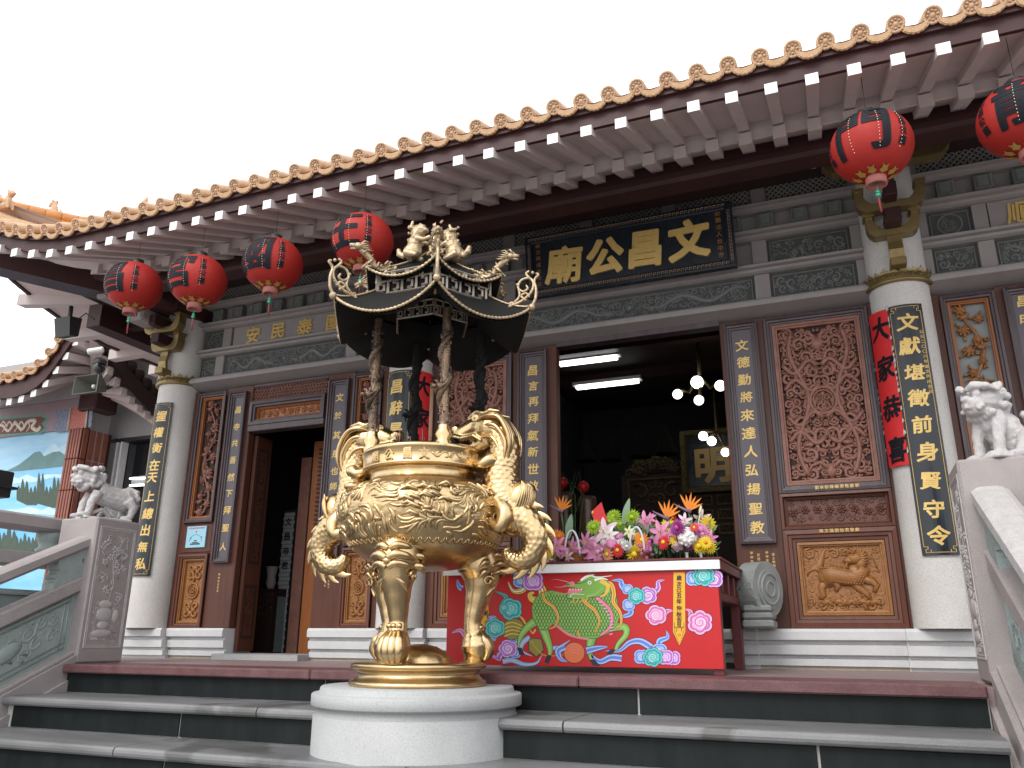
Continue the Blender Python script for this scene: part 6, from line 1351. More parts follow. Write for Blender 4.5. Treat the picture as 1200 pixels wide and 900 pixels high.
# ================================================================ FLOWERS
def petal_mb(m, L_, w_, lift, curl, a, mi=0, n=5, base=.0, c=(0, 0, 0)):
    ca, sa = cos(a), sin(a); vs = []
    for i in range(n+1):
        t = i/n; ww = w_*sin(pi*min(1, .08+t*.92))**.7*(1-.25*t); d_ = base+L_*t; h = lift*t-curl*t*t
        for s_ in (-1, 0, 1): q = s_*ww/2; vs.append((c[0]+d_*ca-q*sa, c[1]-h-(.12*ww if s_ == 0 else 0)*-1, c[2]+d_*sa+q*ca))
    m.add(vs, [(i*3+j, i*3+j+1, i*3+j+4, i*3+j+3) for i in range(n) for j in range(2)], mi, True)
_fm = {}
def fmesh(kind, col):
    if (kind, col) in _fm: return _fm[(kind, col)]
    m = MB(); r = random.Random(kind+col); mats = [FL[col], FL['yellow'] if col != 'yellow' else FL['orange'], G['leaf'], FL['white']]
    if kind == 'lily':
        for k in range(6): petal_mb(m, 1.05, .42, .42, .62, k*pi/3+r.uniform(-.1, .1), 0 if k % 2 else 0, 6)
        for k in range(5): a = k*1.26; m.tube([(0, 0, 0), (.12*cos(a), -.3, .12*sin(a)), (.2*cos(a), -.5, .2*sin(a))], .02, 4, 1)
    elif kind == 'mum':
        for ring, (nn, L_, li) in enumerate(((18, .95, .10), (16, .80, .34), (13, .62, .52), (9, .40, .62))):
            for k in range(nn): petal_mb(m, L_, .24, li, .16, 2*pi*k/nn+ring*.2+r.uniform(-.05, .05), 0, 3)
        m.ball((0, -.35, 0), (.3, .25, .3), 8, 0)
    elif kind == 'gerbera':
        for ring, (nn, L_, li) in enumerate(((16, 1.0, .15), (14, .78, .25))):
            for k in range(nn): petal_mb(m, L_, .28, li, .2, 2*pi*k/nn+ring*.2, 0, 4)
        m.ball((0, -.1, 0), (.25, .14, .25), 9, 1)
    elif kind == 'rose':
        for ring in range(5):
            rr_ = .85-.17*ring
            for k in range(5): a = 2*pi*k/5+ring*.6; m.ball((rr_*.5*cos(a), -.22*ring, rr_*.5*sin(a)), (rr_*.55, .30, rr_*.55), 7, 0)
    elif kind == 'sprig':
        for k in range(9): a, q = r.uniform(0, 6.28), r.uniform(.1, .9); c = (q*cos(a), -r.uniform(0, .5), q*sin(a)); [petal_mb(m, .30, .2, .05, .1, b*2*pi/5, 0, 2, c=c) for b in range(5)]; m.ball((c[0], c[1]-.03, c[2]), .07, 5, 1)
    elif kind == 'ball':
        m.ball((0, 0, 0), .92, 12, 0)
        for k in range(70):
            u, v = r.uniform(-1, 1), r.uniform(0, 6.28); q = sqrt(1-u*u); m.ball((.85*q*cos(v), .85*q*sin(v), .85*u), .22, 5, 0)
    me = m.mesh(kind, mats); _fm[(kind, col)] = me; return me
def fp(zx, zy, Y): return W(630+zx/5.4545, 570+zy/5.4545, Y)
FN = dict(lily='lily', mum='chrysanthemum', gerbera='gerbera', rose='rose', sprig='flower_sprig', ball='pompon_flower')
def blooms(o, L_, Y0):
    r = random.Random(len(L_))
    for kind, col, zx, zy, s in L_:
        Y = Y0+r.uniform(-.05, .05)+(.12 if zy < 260 else 0); p = fp(zx, zy, Y); q = obj(FN[kind], fmesh(kind, col), o)
        sc = s*.5*1.62/5.4545*(Y+.1)/948*1.9; q.location = p; q.scale = (sc, sc, sc); q.rotation_euler = (r.uniform(-.5, .35), r.uniform(0, 6.3), r.uniform(-.5, .6))
        m = MB(); b = Vector((p.x+r.uniform(-.03, .03), Y+.06, TZ+.02)); m.tube([p+Vector((0, .01, 0)), (p+b)/2+Vector((0, .03, 0)), b], .004, 5); m.build('stem', 'stem', o)
def leaves(o, zx0, zx1, zy0, zy1, Y0, n, seed):
    r = random.Random(seed); m = MB()
    for k in range(n):
        p = fp(r.uniform(zx0, zx1), r.uniform(zy0, zy1), Y0+r.uniform(0, .12)); a = r.uniform(.2, 2.9); i0 = len(m.v)
        petal_mb(m, r.uniform(.035, .075), r.uniform(.012, .024), r.uniform(-.02, .03), .02, a, 0, 4, c=tuple(p))
    return m.build('foliage', 'leaf', o, kind='stuff')
def big_leaf(o, zx, zy, L_, w_, Y, a):
    p = fp(zx, zy, Y); m = MB(); petal_mb(m, L_, w_, .02, .04, a, 0, 9, c=tuple(p)); m.v += []; 
    return m.build('broad_leaf', G.setdefault('leaf_pale', M('pale_green_leaf', (.14, .24, .15), .45, col2=(.20, .30, .19), nscale=40)), o)
def bird(o, zx, zy, Y, sg=1, s=1):
    p = fp(zx, zy, Y); m = MB()
    m.tube([p+Vector((-.075*sg*s, -.01, .035*s)), p+Vector((-.03*sg*s, 0, .008*s)), p+Vector((.012*sg*s, 0, -.012*s))], [.002, .008*s, .012*s], 7, 1)
    for k in range(6): a = .35+.33*k; a = pi-a if sg < 0 else a; petal_mb(m, (.085+.012*(k % 2))*s, .016*s, .01, .0, a, 0, 4, c=tuple(p))
    m.tube([p, p+Vector((.005, .02, -.09)), Vector((p.x+.01, Y+.03, TZ+.03))], .0065, 6, 2); m.build('bird_of_paradise_flower', [FL['orange'], M('purple_bract', (.20, .12, .18), .5), G['stem']], o)
def basket(o, zx, zy, rr_, Y, handle=True):
    p = fp(zx, zy, Y); z = TZ+.012
    MB().lathe([(.045, z), (.06, z+.02), (.072, z+.055), (.078, z+.06)], (p.x, Y, 0), 20, fn=lambda t, z_, r: .003*sin(t*24)).build('basket', 'carve_gold', o)
    if handle: MB().tube([(p.x+rr_*cos(t), Y-.05, z+.05+(p.z+rr_*.0-z)*sin(t)) for t in [pi*k/16 for k in range(17)]], .0065, 7).build('handle', M('white_ribbon', (.62, .60, .66), .4), o)
def vase(o, zx, Y):
    p = fp(zx, 440, Y); MB().lathe([(0, TZ+.013), (.010, TZ+.013), (.009, TZ+.03), (.008, TZ+.05), (.011, TZ+.06)], (p.x, Y, 0), 14).build('glass_vase', G.setdefault('vglass', M('clear_glass', (.30, .33, .33), .08, spec=.8)), o)
Yf = 4.78
o = thing('flower_arrangement', 'orange and yellow flowers with one bird of paradise, left end of the red table', 'flowers', fp(110, 470, Yf))
blooms(o, [('mum', 'orange', 130, 322, 38), ('mum', 'orange', 152, 350, 26), ('lily', 'pink', 125, 385, 50), ('mum', 'yellow', 60, 425, 32), ('mum', 'yellow', 92, 430, 28), ('lily', 'pale_pink', 62, 455, 28), ('lily', 'pink', 165, 420, 30), ('sprig', 'purple', 175, 350, 24), ('mum', 'yellow', 35, 400, 22)], Yf)
leaves(o, 30, 190, 330, 470, Yf+.03, 60, 1); bird(o, 150, 150, Yf+.05, 1, 1.0); big_leaf(o, 195, 335, .16, .055, Yf+.06, 1.45); big_leaf(o, 75, 330, .14, .05, Yf+.08, 1.8); vase(o, 110, Yf+.06)
o = thing('flower_basket', 'basket of pink lilies with a white handle near the left bird of paradise', 'flowers', fp(290, 470, Yf))
blooms(o, [('lily', 'pink', 232, 378, 40), ('gerbera', 'peach', 228, 422, 38), ('lily', 'pink', 315, 352, 46), ('lily', 'pink', 345, 395, 52), ('lily', 'pink', 378, 440, 50), ('lily', 'pink', 305, 425, 42), ('lily', 'pink', 268, 455, 30), ('rose', 'rose', 258, 400, 22) if False else ('rose', 'pink', 262, 410, 22), ('lily', 'pale_pink', 195, 450, 28), ('sprig', 'magenta', 290, 460, 24)], Yf)
leaves(o, 180, 400, 380, 470, Yf+.03, 50, 2); basket(o, 235, 340, .048, Yf+.04)
o = thing('flower_arrangement', 'lime green chrysanthemums and white lilies behind the red card on the table', 'flowers', fp(480, 470, Yf))
blooms(o, [('mum', 'lime', 362, 262, 40), ('mum', 'lime', 487, 197, 40), ('mum', 'lime', 462, 230, 34), ('mum', 'lime', 535, 248, 34), ('mum', 'lime', 605, 198, 40), ('lily', 'pale_pink', 430, 292, 66), ('lily', 'pale_pink', 388, 320, 48), ('lily', 'white', 460, 310, 40), ('rose', 'pale_pink', 458, 256, 26), ('rose', 'pink', 473, 373, 32), ('rose', 'pink', 522, 325, 26),
           ('gerbera', 'peach', 446, 436, 40), ('gerbera', 'red', 511, 408, 34), ('mum', 'white', 538, 370, 34), ('mum', 'white', 570, 379, 28), ('lily', 'cream', 585, 290, 30), ('lily', 'cream', 612, 308, 26), ('sprig', 'pale_pink', 410, 385, 30), ('lily', 'pink', 420, 400, 34)], Yf)
leaves(o, 360, 620, 280, 470, Yf+.04, 130, 3); big_leaf(o, 552, 240, .165, .05, Yf+.1, 1.35); vase(o, 480, Yf+.08)
p = fp(392, 180, Yf+.06); cd_ = thing('red_card', 'red gift card standing among the lime chrysanthemums', 'card', p)
m = MB(); Q = [fp(340, 165, Yf+.05), fp(408, 100, Yf+.07), fp(446, 220, Yf+.07), fp(372, 240, Yf+.05)]; m.add([tuple(q) for q in Q]+[(q.x, q.y+.002, q.z) for q in Q], [(0, 3, 2, 1), (4, 5, 6, 7), (0, 1, 5, 4), (1, 2, 6, 5), (2, 3, 7, 6), (3, 0, 4, 7)]); m.build('card', 'red_paper', cd_)
q = fp(352, 165, Yf+.045); MB().ball(tuple(q), (.006, .001, .010), 10).build('gold_seal', FL['yellow'], cd_)
m = MB(); m.tube([tuple(fp(400, 200, Yf+.07)), (fp(410, 260, Yf+.1))[:], (fp(420, 440, Yf+.1))[:]], .003, 5); m.build('stick', 'stem', cd_)
o = thing('flower_basket', 'small white handled basket with yellow chrysanthemum and orange gerbera', 'flowers', fp(650, 470, Yf))
blooms(o, [('gerbera', 'orange', 664, 342, 38), ('mum', 'yellow', 625, 430, 46), ('sprig', 'magenta', 700, 392, 34), ('sprig', 'magenta', 722, 372, 30), ('sprig', 'magenta', 692, 425, 28), ('lily', 'pink', 684, 228, 50), ('gerbera', 'red', 748, 256, 30), ('rose', 'cream', 645, 375, 22), ('lily', 'pink', 720, 208, 30)], Yf)
leaves(o, 600, 790, 240, 470, Yf+.04, 110, 4); basket(o, 645, 320, .045, Yf+.04)
o = thing('flower_arrangement', 'large mixed bouquet with two birds of paradise and a white pompon, table right', 'flowers', fp(940, 450, Yf))
blooms(o, [('gerbera', 'yellow', 835, 250, 34), ('gerbera', 'yellow', 885, 330, 42), ('mum', 'magenta', 902, 262, 40), ('mum', 'purple', 878, 285, 30), ('lily', 'pink', 788, 296, 56), ('gerbera', 'red', 805, 357, 36), ('gerbera', 'red', 1000, 262, 22), ('ball', 'white', 955, 325, 40), ('mum', 'pink', 1035, 285, 44), ('mum', 'pink', 1062, 308, 36), ('mum', 'magenta', 965, 371, 32),
           ('gerbera', 'yellow', 1088, 245, 42), ('gerbera', 'yellow', 1075, 358, 30), ('gerbera', 'yellow', 1102, 388, 30), ('mum', 'yellow', 1040, 385, 38), ('lily', 'pale_pink', 1048, 212, 42), ('lily', 'pale_pink', 940, 218, 34), ('lily', 'pink', 1105, 330, 32), ('rose', 'pale_pink', 896, 380, 30), ('gerbera', 'red', 865, 200, 22), ('lily', 'pink', 830, 310, 30)], Yf)
leaves(o, 770, 1120, 250, 440, Yf+.05, 170, 5); bird(o, 825, 195, Yf+.08, 1, 1.1); bird(o, 965, 150, Yf+.08, 1, 1.1); vase(o, 955, Yf-.02); vase(o, 1045, Yf-.0)
MB().ball(tuple(fp(1040, 150, Yf+.08)), (.009, .009, .03), 8, rot=Matrix.Rotation(.25, 3, 'Y')).tube([tuple(fp(1036, 175, Yf+.08)), tuple(fp(1010, 400, Yf+.1))], .003, 5).build('lily_bud', FL['cream'], o)

# ================================================================ STONE NEWELS, RAILS, LIONS
XM = -2.235
def mir(sd, x): return x if sd < 0 else 2*XM-x        # left-hand coordinates mirrored for the right side
SL = .47; YT = 4.32
for sd in (-1, 1):
    lb = 'left' if sd < 0 else 'right'; w0, w1 = -5.37, -5.0
    X = lambda a: mir(sd, a)
    n = thing('newel_post', ('square granite newel post with carved vase panel, left end of the top step' if sd < 0 else 'square granite newel post carrying the seated lion, right end of the top step'), 'newel post', (X(-5.185), 4.52, 0), 'granite newel posts at the head of the steps')
    box('shaft', 'newel', n, *sorted((X(w0), X(w1))), YT, 4.72, 0, 1.01, c=.012)
    # carved panel on the face towards the steps
    m = MB(); xf = X(w1); sg = 1 if sd < 0 else -1
    FX = lambda y, d, z: (xf+sg*(-d), 4.52+(y if sd < 0 else -y)*1.0, z)     # local (u, depth, z) -> world
    fr_ = MB(); frame_mb(fr_, -.165, .165, .10, .95, [(0, .001), (.002, -.004), (.009, -.004), (.012, .001)]); frame_mb(fr_, -.15, .15, .115, .935, [(0, .001), (.002, -.003), (.006, -.003), (.008, .001)])
    rr = random.Random(6+sd)
    v_ = fr_; y = 0
    for z, rx, rz in ((.20, .09, .03), (.255, .05, .03), (.33, .075, .05), (.40, .06, .03)): blob(v_, -.02, z, rx, rz, y, .010, 12)
    for q in range(5): stroke(v_, [(-.11, .16+.012*q), (.11, .16+.012*q)], .003, .003, y, .7)
    for k in range(46):
        x, z = rr.uniform(-.11, .10), rr.uniform(.43, .86); 
        if rr.random() < .5:
            for b in range(5): t = b*1.256+k; blob(v_, x+.016*cos(t), z+.016*sin(t), .012, .009, y, .007, 6, rot=t)
        else: stroke(v_, [(x, z), (x+rr.uniform(-.04, .04), z+.03), (x+rr.uniform(-.05, .05), z+.05)], .008, .002, y, .6)
    stroke(v_, [(0, .42), (.02, .55), (-.01, .70), (.05, .86), (.11, .90)], .006, .003, y); blob(v_, .08, .32, .035, .05, y, .009, 10)
    scrolls(v_, -.12, .12, .13, .42, y, .025, .004, rr)
    v_.v = [FX(*q) for q in v_.v]; v_.build('carved_panel', M('pale_etched_granite_'+lb, (.46, .44, .44), .75, col2=(.36, .34, .34), nscale=20, bump=.3, bscale=90), n)
    # stair balustrade: stringer, panel, two rails, vase-shaped blocks, all sloping with the steps
    b = thing('stair_balustrade', ('granite stair balustrade with green carved panel running down at the left' if sd < 0 else 'granite stair balustrade running down at the right edge of the steps'), 'balustrade', (X(-5.18), 3.0, -.6), 'balustrades beside the steps')
    YB = 1.3
    def slope(name, mat, xa, xb, z0, z1, ya=YT, yb=YB, c=0):
        m = MB(); xa, xb = sorted((X(xa), X(xb))); d = (ya-yb)*SL; e = c
        if c:
            pr = [(xa, z0+e), (xa+e, z0), (xb-e, z0), (xb, z0+e), (xb, z1-e), (xb-e*1.2, z1-e*.2), (xb-e*2.2, z1), (xa+e*2.2, z1), (xa+e*1.2, z1-e*.2), (xa, z1-e)]
        else: pr = [(xa, z0), (xb, z0), (xb, z1), (xa, z1)]
        k = len(pr); m.add([(x, ya, z+(YT-ya)*-SL) for x, z in pr]+[(x, yb, z-(YT-yb)*SL) for x, z in pr], [tuple(range(k))[::1], tuple(range(2*k-1, k-1, -1))]+[(i, k+i, k+(i+1) % k, (i+1) % k) for i in range(k)])
        return m.build(name, mat, b)
    slope('stringer', 'newel', -5.37, -5.0, -1.6, .055); slope('coping', 'newel', -5.36, -5.028, .055, .085, c=.006); slope('stringer_step', 'newel', -5.0, -4.975, -1.6, -.08)
    slope('hand_rail', 'newel' if sd < 0 else 'lion', -5.20, -5.04, .780, .875, c=.022); slope('middle_rail', 'newel', -5.19, -5.055, .485, .585, c=.010)
    pb = slope('carved_panel', 'slate_light', -5.17, -5.10, .085, .485)
    m = MB(); rr = random.Random(8)
    def SLP(u, d, v): yy = YT-u; return (X(-5.10)+(-d if sd < 0 else d), yy, v-SL*u)
    for z in (.12, .155, .43, .46): m.tube([SLP(.03, 0, z), SLP(2.9, 0, z)], .006, 6)
    for u in (.04, .075): m.tube([SLP(u, 0, .11), SLP(u, 0, .46)], .006, 6)
    m2 = MB(); scrolls(m2, .10, 1.6, .17, .42, 0, .05, .010, rr, dens=1.0); blob(m2, .45, .28, .10, .06, 0, .02, 12); blob(m2, .9, .30, .12, .05, 0, .02, 12)
    for q in range(12): stroke(m2, [(.3+.1*q, .2), (.36+.1*q, .24), (.42+.1*q, .2)], .010, .004, 0)
    for q in range(34): stroke(m2, spiral(.08+.045*q, .138, .013, q, 1.1, 1, 8), .003, .002, 0); stroke(m2, spiral(.08+.045*q, .445, .011, q, 1.1, 1, 8), .003, .002, 0)
    m.add([SLP(*q) for q in m2.v], m2.f, 0, True); m.build('relief', 'slate_light', pb)
    for k, u in enumerate((.10, .78, 1.5, 2.2)):
        m = MB(); z0 = .585-SL*u; yc = YT-u; xa = X(-5.125)
        for zz0, zz1, hw in ((0, .045, .115), (.045, .075, .10), (.075, .10, .11), (.10, .13, .085), (.13, .20, .10)):
            m.hexa([(xa-.055, yc-hw, z0+zz0-SL*0+SL*(-hw)*1), (xa+.055, yc-hw, z0+zz0-SL*hw), (xa+.055, yc+hw, z0+zz0+SL*hw), (xa-.055, yc+hw, z0+zz0+SL*hw)], [(xa-.055, yc-hw, z0+zz1-SL*hw), (xa+.055, yc-hw, z0+zz1-SL*hw), (xa+.055, yc+hw, z0+zz1+SL*hw), (xa-.055, yc+hw, z0+zz1+SL*hw)])
        m2 = MB(); scrolls(m2, -.09, .09, .06, .2, 0, .03, .006, rr); m.add([(X(-5.09)+(0), yc+q[0]*(1), z0+q[2]+SL*q[0]) for q in m2.v], m2.f, 0, True)
        m.build('vase_block', 'slate_light', b)
    # level balustrade of the flank terrace behind
    f = thing('terrace_balustrade', ('level granite balustrade behind the left stair rail, in front of the painted wall' if sd < 0 else 'level granite balustrade at the right edge beyond the stair rail'), 'balustrade', (X(-5.6), 3.2, 0), 'level balustrades of the flanking terraces')
    a, c_ = sorted((X(-5.70), X(-5.48)))
    m = MB(); 
    for nm, z0, z1, e in (('hand_rail', .925, 1.035, .02), ('middle_rail', .665, .765, .008), ('ground_rail', 0, .12, .01)):
        pr = [(a, z0+e), (a+e, z0), (c_-e, z0), (c_, z0+e), (c_, z1-e), (c_-e*1.2, z1-e*.2), (c_-e*2.2, z1), (a+e*2.2, z1), (a+e*1.2, z1-e*.2), (a, z1-e)]; m = MB(); k = len(pr)
        m.add([(x, 4.60, z) for x, z in pr]+[(x, 1.4, z) for x, z in pr], [tuple(range(k)), tuple(range(2*k-1, k-1, -1))]+[(i, k+i, k+(i+1) % k, (i+1) % k) for i in range(k)]); m.build(nm, 'newel', f)
    xm = (a+c_)/2
    pb = MB().box(xm-.045, xm+.045, 1.5, 4.6, .12, .50).build('carved_panel', 'slate_light', f)
    for z in (.15, .47): MB().box(xm-.06, xm+.06, 1.5, 4.6, z-.012, z+.012, c=.004).build('moulding', 'slate_light', pb)
    for y in (4.44, 3.6, 2.8, 2.0):
        m = MB().lathe([(.05, .765), (.085, .775), (.10, .80), (.075, .825), (.09, .86), (.11, .90), (.10, .925)], (xm, y, 0), 16); m.build('vase_block', 'slate_light' if sd < 0 else 'lion', f)
    box('post', 'newel', f, xm-.16, xm+.16, 1.1, 1.42, 0, 1.2, c=.01)
def lion(name, label, C, yaw, seated, s=1):
    m = MB(); b = lambda x, y, z, r, n=12: m.ball((x, y, z), r, n)
    rr = random.Random(3 if seated else 5)
    if seated:
        b(0, .07, .085, (.10, .11, .09)); b(0, .02, .155, (.085, .085, .10)); b(0, -.035, .20, (.075, .06, .075)); 
        for x in (-1, 1):
            m.tube([(x*.055, -.055, .20), (x*.062, -.075, .12), (x*.060, -.08, .03)], [.036, .028, .026], 10); b(x*.060, -.105, .022, (.034, .05, .022)); m.tube([(x*.08, .10, .12), (x*.115, .03, .10), (x*.10, .0, .03)], [.05, .045, .03], 10); b(x*.105, -.03, .022, (.032, .055, .022))
            for q in (-.018, 0, .018): b(x*.060+q, -.142, .018, (.010, .016, .014), 7); b(x*.105+q, -.075, .018, (.010, .016, .014), 7)
        hx, hy, hz = 0, -.065, .305
    else:
        m.tube([(0, .15, .16), (0, .04, .175), (0, -.07, .21)], [.085, .080, .082], 14); b(0, .14, .17, (.085, .09, .085))
        for x in (-1, 1):
            m.tube([(x*.06, -.08, .19), (x*.075, -.12, .11), (x*.07, -.13, .03)], [.038, .028, .024], 10); b(x*.07, -.155, .025, (.03, .045, .022)); m.tube([(x*.065, .14, .15), (x*.085, .18, .10), (x*.08, .16, .03)], [.045, .032, .024], 10); b(x*.08, .135, .022, (.03, .045, .022))
        m.tube([(-.03, -.02, .03), (.0, .02, .10), (.02, .07, .03)], .016, 8); m.tube([(.04, -.12, .03), (.05, -.03, .075), (.03, .04, .03)], .015, 8)
        hx, hy, hz = 0, -.135, .30
    b(hx, hy, hz, (.082, .078, .075), 16); b(hx, hy-.065, hz-.022, (.060, .05, .036)); b(hx, hy-.055, hz-.062, (.050, .04, .022)); b(hx, hy-.105, hz-.002, (.026, .02, .018))
    m.tube([(-.06, hy-.06, hz-.045), (0, hy-.11, hz-.042), (.06, hy-.06, hz-.045)], .012, 8)
    for x in (-1, 1):
        b(hx+x*.038, hy-.072, hz+.020, .021, 10); m.tube([(x*.008, hy-.098, hz+.040), (x*.04, hy-.094, hz+.060), (x*.082, hy-.05, hz+.052), (x*.10, hy-.01, hz+.03)], [.014, .019, .017, .010], 8); m.tube([(x*.065, hy+.0, hz+.05), (x*.10, hy+.01, hz+.055), (x*.105, hy-.01, hz+.02)], [.022, .018, .006], 8)
        b(hx+x*.05, hy-.085, hz-.055, .013, 7)
    for k in range(34):             # tight mane curls over the back of the head and chest
        t = rr.uniform(-.3, pi+.3); z = rr.uniform(-.07, .075); q = sqrt(max(.1, 1-(z/.1)**2)); b(hx+.086*q*cos(t), hy+.025+.078*q*sin(t), hz+z, .021, 8)
    for k in range(7): t = pi*(k+.5)/7; b(hx+.07*cos(t), hy-.03, hz-.07-.02*sin(t), .020, 8)
    m.tube([(0, .17, .08), (0, .22, .14), (.02, .20, .22), (-.01, .15, .26)], [.03, .035, .04, .015], 10)
    for q in range(5): m.tube([(0, .19, .12), (.03*(q-2), .22, .18), (.035*(q-2), .19, .25-.01*abs(q-2))], [.02, .018, .005], 7)
    m.box(-.13, .13, -.165, .165, -.004, .012)
    a = remesh(m, .0062, 1)
    R_ = Matrix.Translation(C)@Matrix.Rotation(yaw, 4, 'Z')@Matrix.Scale(s, 4)
    # curls and muscle ripples cut into the surface
    for i, v in enumerate(a.v):
        p_ = Vector(v); d_ = .0022*(1-abs(noise.noise(p_*26))*3.2)*(1 if p_.z > .05 else .2); a.v[i] = tuple(p_+a.n[i]*d_)
    a.xf(R_); o = thing(name, label, 'stone lion', C, 'stone lions on the newel posts'); a.build('body', 'lion', o); return o
lion('stone_lion', 'carved granite lion standing on scrollwork with its head raised, on the left newel post', (-5.19, 4.52, 1.012), radians(-20), False, 1.04)
lion('stone_lion', 'seated carved granite lion with thick brow, on the right newel post', (.765, 4.50, 1.012), radians(-54), True, 1.02)
# stone drums on either side of the middle doorway
DR = lambda x, yc, sg: Matrix.Translation((x, yc, 0))@Matrix.Rotation(sg*radians(-28), 4, 'Z')@Matrix.Translation((-x, -yc, 0))
for x, lb in ((-.55, 'grey carved drum stone beside the right end of the red table'), (-2.14, 'grey carved drum stone at the left of the middle doorway behind the burner')):
    o = thing('drum_stone', lb, 'drum stone', (x, 5.56, .25), 'carved drum stones at the middle doorway')
    m = MB(); yc, zc_ = 5.58, .47; w_ = .085
    for z0, z1, e in ((.25, .30, 0), (.303, .345, .004), (.348, .39, .008)): m.box(x-w_-.02+e, x+w_-e, 5.42+e*2, 5.72, z0, z1, c=.012)
    m.build('plinth_block', G.setdefault('drum_grey', M('neutral_grey_granite', (.30, .32, .315), .65, col2=(.22, .235, .23), nscale=8, bump=.2, bscale=100, speck=(280, (.75, .75, .75), .38))), o); m = MB()
    m.prismx([(yc+.165*cos(t), zc_+.02+.175*sin(t)) for t in [2*pi*k/28 for k in range(28)]], x-w_*.8, x+w_*.8)
    for sx in (-1, 1):
        for k in range(20): t = 2*pi*k/20; m.ball((x+sx*w_*.62, yc+.158*cos(t), zc_+.02+.163*sin(t)), .012, 6)
        m.prismx([(yc+.12*cos(t), zc_+.02+.125*sin(t)) for t in [2*pi*k/22 for k in range(22)]], x+sx*w_*.8, x+sx*w_*.95)
    for q in (.30, .62): m.tube([(x+w_*.98, yc+.15*q*cos(t), zc_+.02+.155*q*sin(t)) for t in [2*pi*k/20 for k in range(21)]], .008, 6, cap=False)
    m.xf(DR(x, yc, 1 if x > -1 else -1)); m.build('drum', 'drum_grey', o); m = MB(); rr = random.Random(2)
    scrolls(m, -.065, .065, .36, .63, 0, .032, .011, rr, tries=400); m.v = [(x+a, yc-.155*sqrt(max(.05, 1-((c-zc_-.02)/.16)**2))+b-.005, c) for a, b, c in m.v]; m.xf(DR(x, yc, 1 if x > -1 else -1)); m.build('relief', 'drum_grey', o)
# ================================================================ INTERIOR
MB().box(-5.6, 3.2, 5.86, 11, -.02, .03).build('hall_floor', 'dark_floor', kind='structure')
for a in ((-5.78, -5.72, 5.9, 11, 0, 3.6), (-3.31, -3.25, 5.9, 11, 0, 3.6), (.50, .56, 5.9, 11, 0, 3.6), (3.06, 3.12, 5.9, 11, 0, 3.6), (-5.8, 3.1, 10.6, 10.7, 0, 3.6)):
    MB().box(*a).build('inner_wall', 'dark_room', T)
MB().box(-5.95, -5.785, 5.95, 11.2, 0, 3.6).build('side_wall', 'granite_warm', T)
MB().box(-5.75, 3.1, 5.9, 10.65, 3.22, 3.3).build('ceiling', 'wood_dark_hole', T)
for y in (6.8, 7.9, 9.0): MB().box(-3.2, .5, y-.06, y+.06, 3.10, 3.22).build('ceiling_beam', 'eave_brown', T)
for k, (a, b, c, d) in enumerate(((656, 427, 723, 420), (676, 455, 748, 447))):
    Y = W(690, 424, 7)  # tubes hang just below the ceiling
    yy = (3.06-.19)/((Y.z-.19)/7) if k == 0 else (3.06-.19)/((W(712, 451, 7).z-.19)/7)
    A_, B_ = W(a, b, yy), W(c, d, yy); z = (A_.z+B_.z)/2
    o = thing('ceiling_light', ('lit fluorescent tube fitting nearest the top left corner of the middle doorway' if k == 0 else 'second lit fluorescent tube fitting, lower and farther inside the hall'), 'ceiling light', (A_.x, yy, z), 'fluorescent lights inside the hall')
    for q in (-.025, .025): MB().tube([(A_.x, yy+q, z), (B_.x, yy+q, z)], .016, 8).build('tube', 'tube', o)
    MB().box(A_.x-.04, B_.x+.04, yy-.06, yy+.06, z+.022, z+.06).build('housing', 'white', o)
m = MB(); p = W(705, 438, 7.6); lat = thing('coffer_screen', 'pale fretwork ceiling screen between the two fluorescent tubes', 'ceiling screen', (p.x, 7.6, 3.15))
for sx in (0, .62):
    x0 = p.x-.62+sx
    for k in range(9): m.tube([(x0+.06*k, 7.35, 3.17), (x0+.06*k, 7.75, 3.17)], .006, 4)
    for k in range(6): m.tube([(x0, 7.38+.07*k, 3.165), (x0+.5, 7.38+.07*k, 3.165)], .006, 4)
m.build('fretwork', 'backing', lat)
ch = thing('chandelier', 'brass chandelier with glowing globe bulbs near the right side of the middle doorway', 'chandelier', W(820, 450, 8))
mb = MB(); c0 = W(820, 440, 8)
for k, (a, b, r_) in enumerate(((817, 448, .066), (794, 462, .050), (819, 469, .050), (844, 452, .055))):
    q = W(a, b, 8); MB().ball(q, r_, 14).build('globe_bulb', 'bulb', ch); mb.tube([c0, (c0+q)/2+Vector((0, 0, -.08)), q+Vector((0, 0, .06))], .016, 6); mb.ball(q+Vector((0, .05, .02)), (.06, .03, .04), 8)
mb.tube([c0, c0+Vector((0, 0, .35))], .02, 6); mb.build('arm', 'gilt_dim', ch)
ch2 = thing('chandelier', 'lower chandelier with small glowing bulbs just above the framed hall sign', 'chandelier', W(832, 512, 8.6)); mb = MB(); c0 = W(840, 505, 8.6)
for a, b, r_ in ((824, 511, .050), (834, 517, .050), (850, 530, .046)):
    q = W(a, b, 8.6); MB().ball(q, r_, 14).build('globe_bulb', 'bulb', ch2); mb.tube([c0, q+Vector((0, 0, .05))], .014, 6)
mb.tube([c0, c0+Vector((0, 0, .45))], .016, 6); mb.build('arm', 'gilt_dim', ch2)
def wrect(a, b, c, d, Y): p, q = W(a, d, Y), W(c, b, Y); return p.x, q.x, min(p.z, q.z), max(p.z, q.z)
x0, x1, z0, z1 = wrect(806, 513, 900, 573, 9.0); sg_ = thing('hall_sign', 'dark framed sign with one gold character seen inside the hall at the right', 'sign', ((x0+x1)/2, 9, z0))
z0, z1 = W(806, 573, 9).z, W(806, 511, 9).z
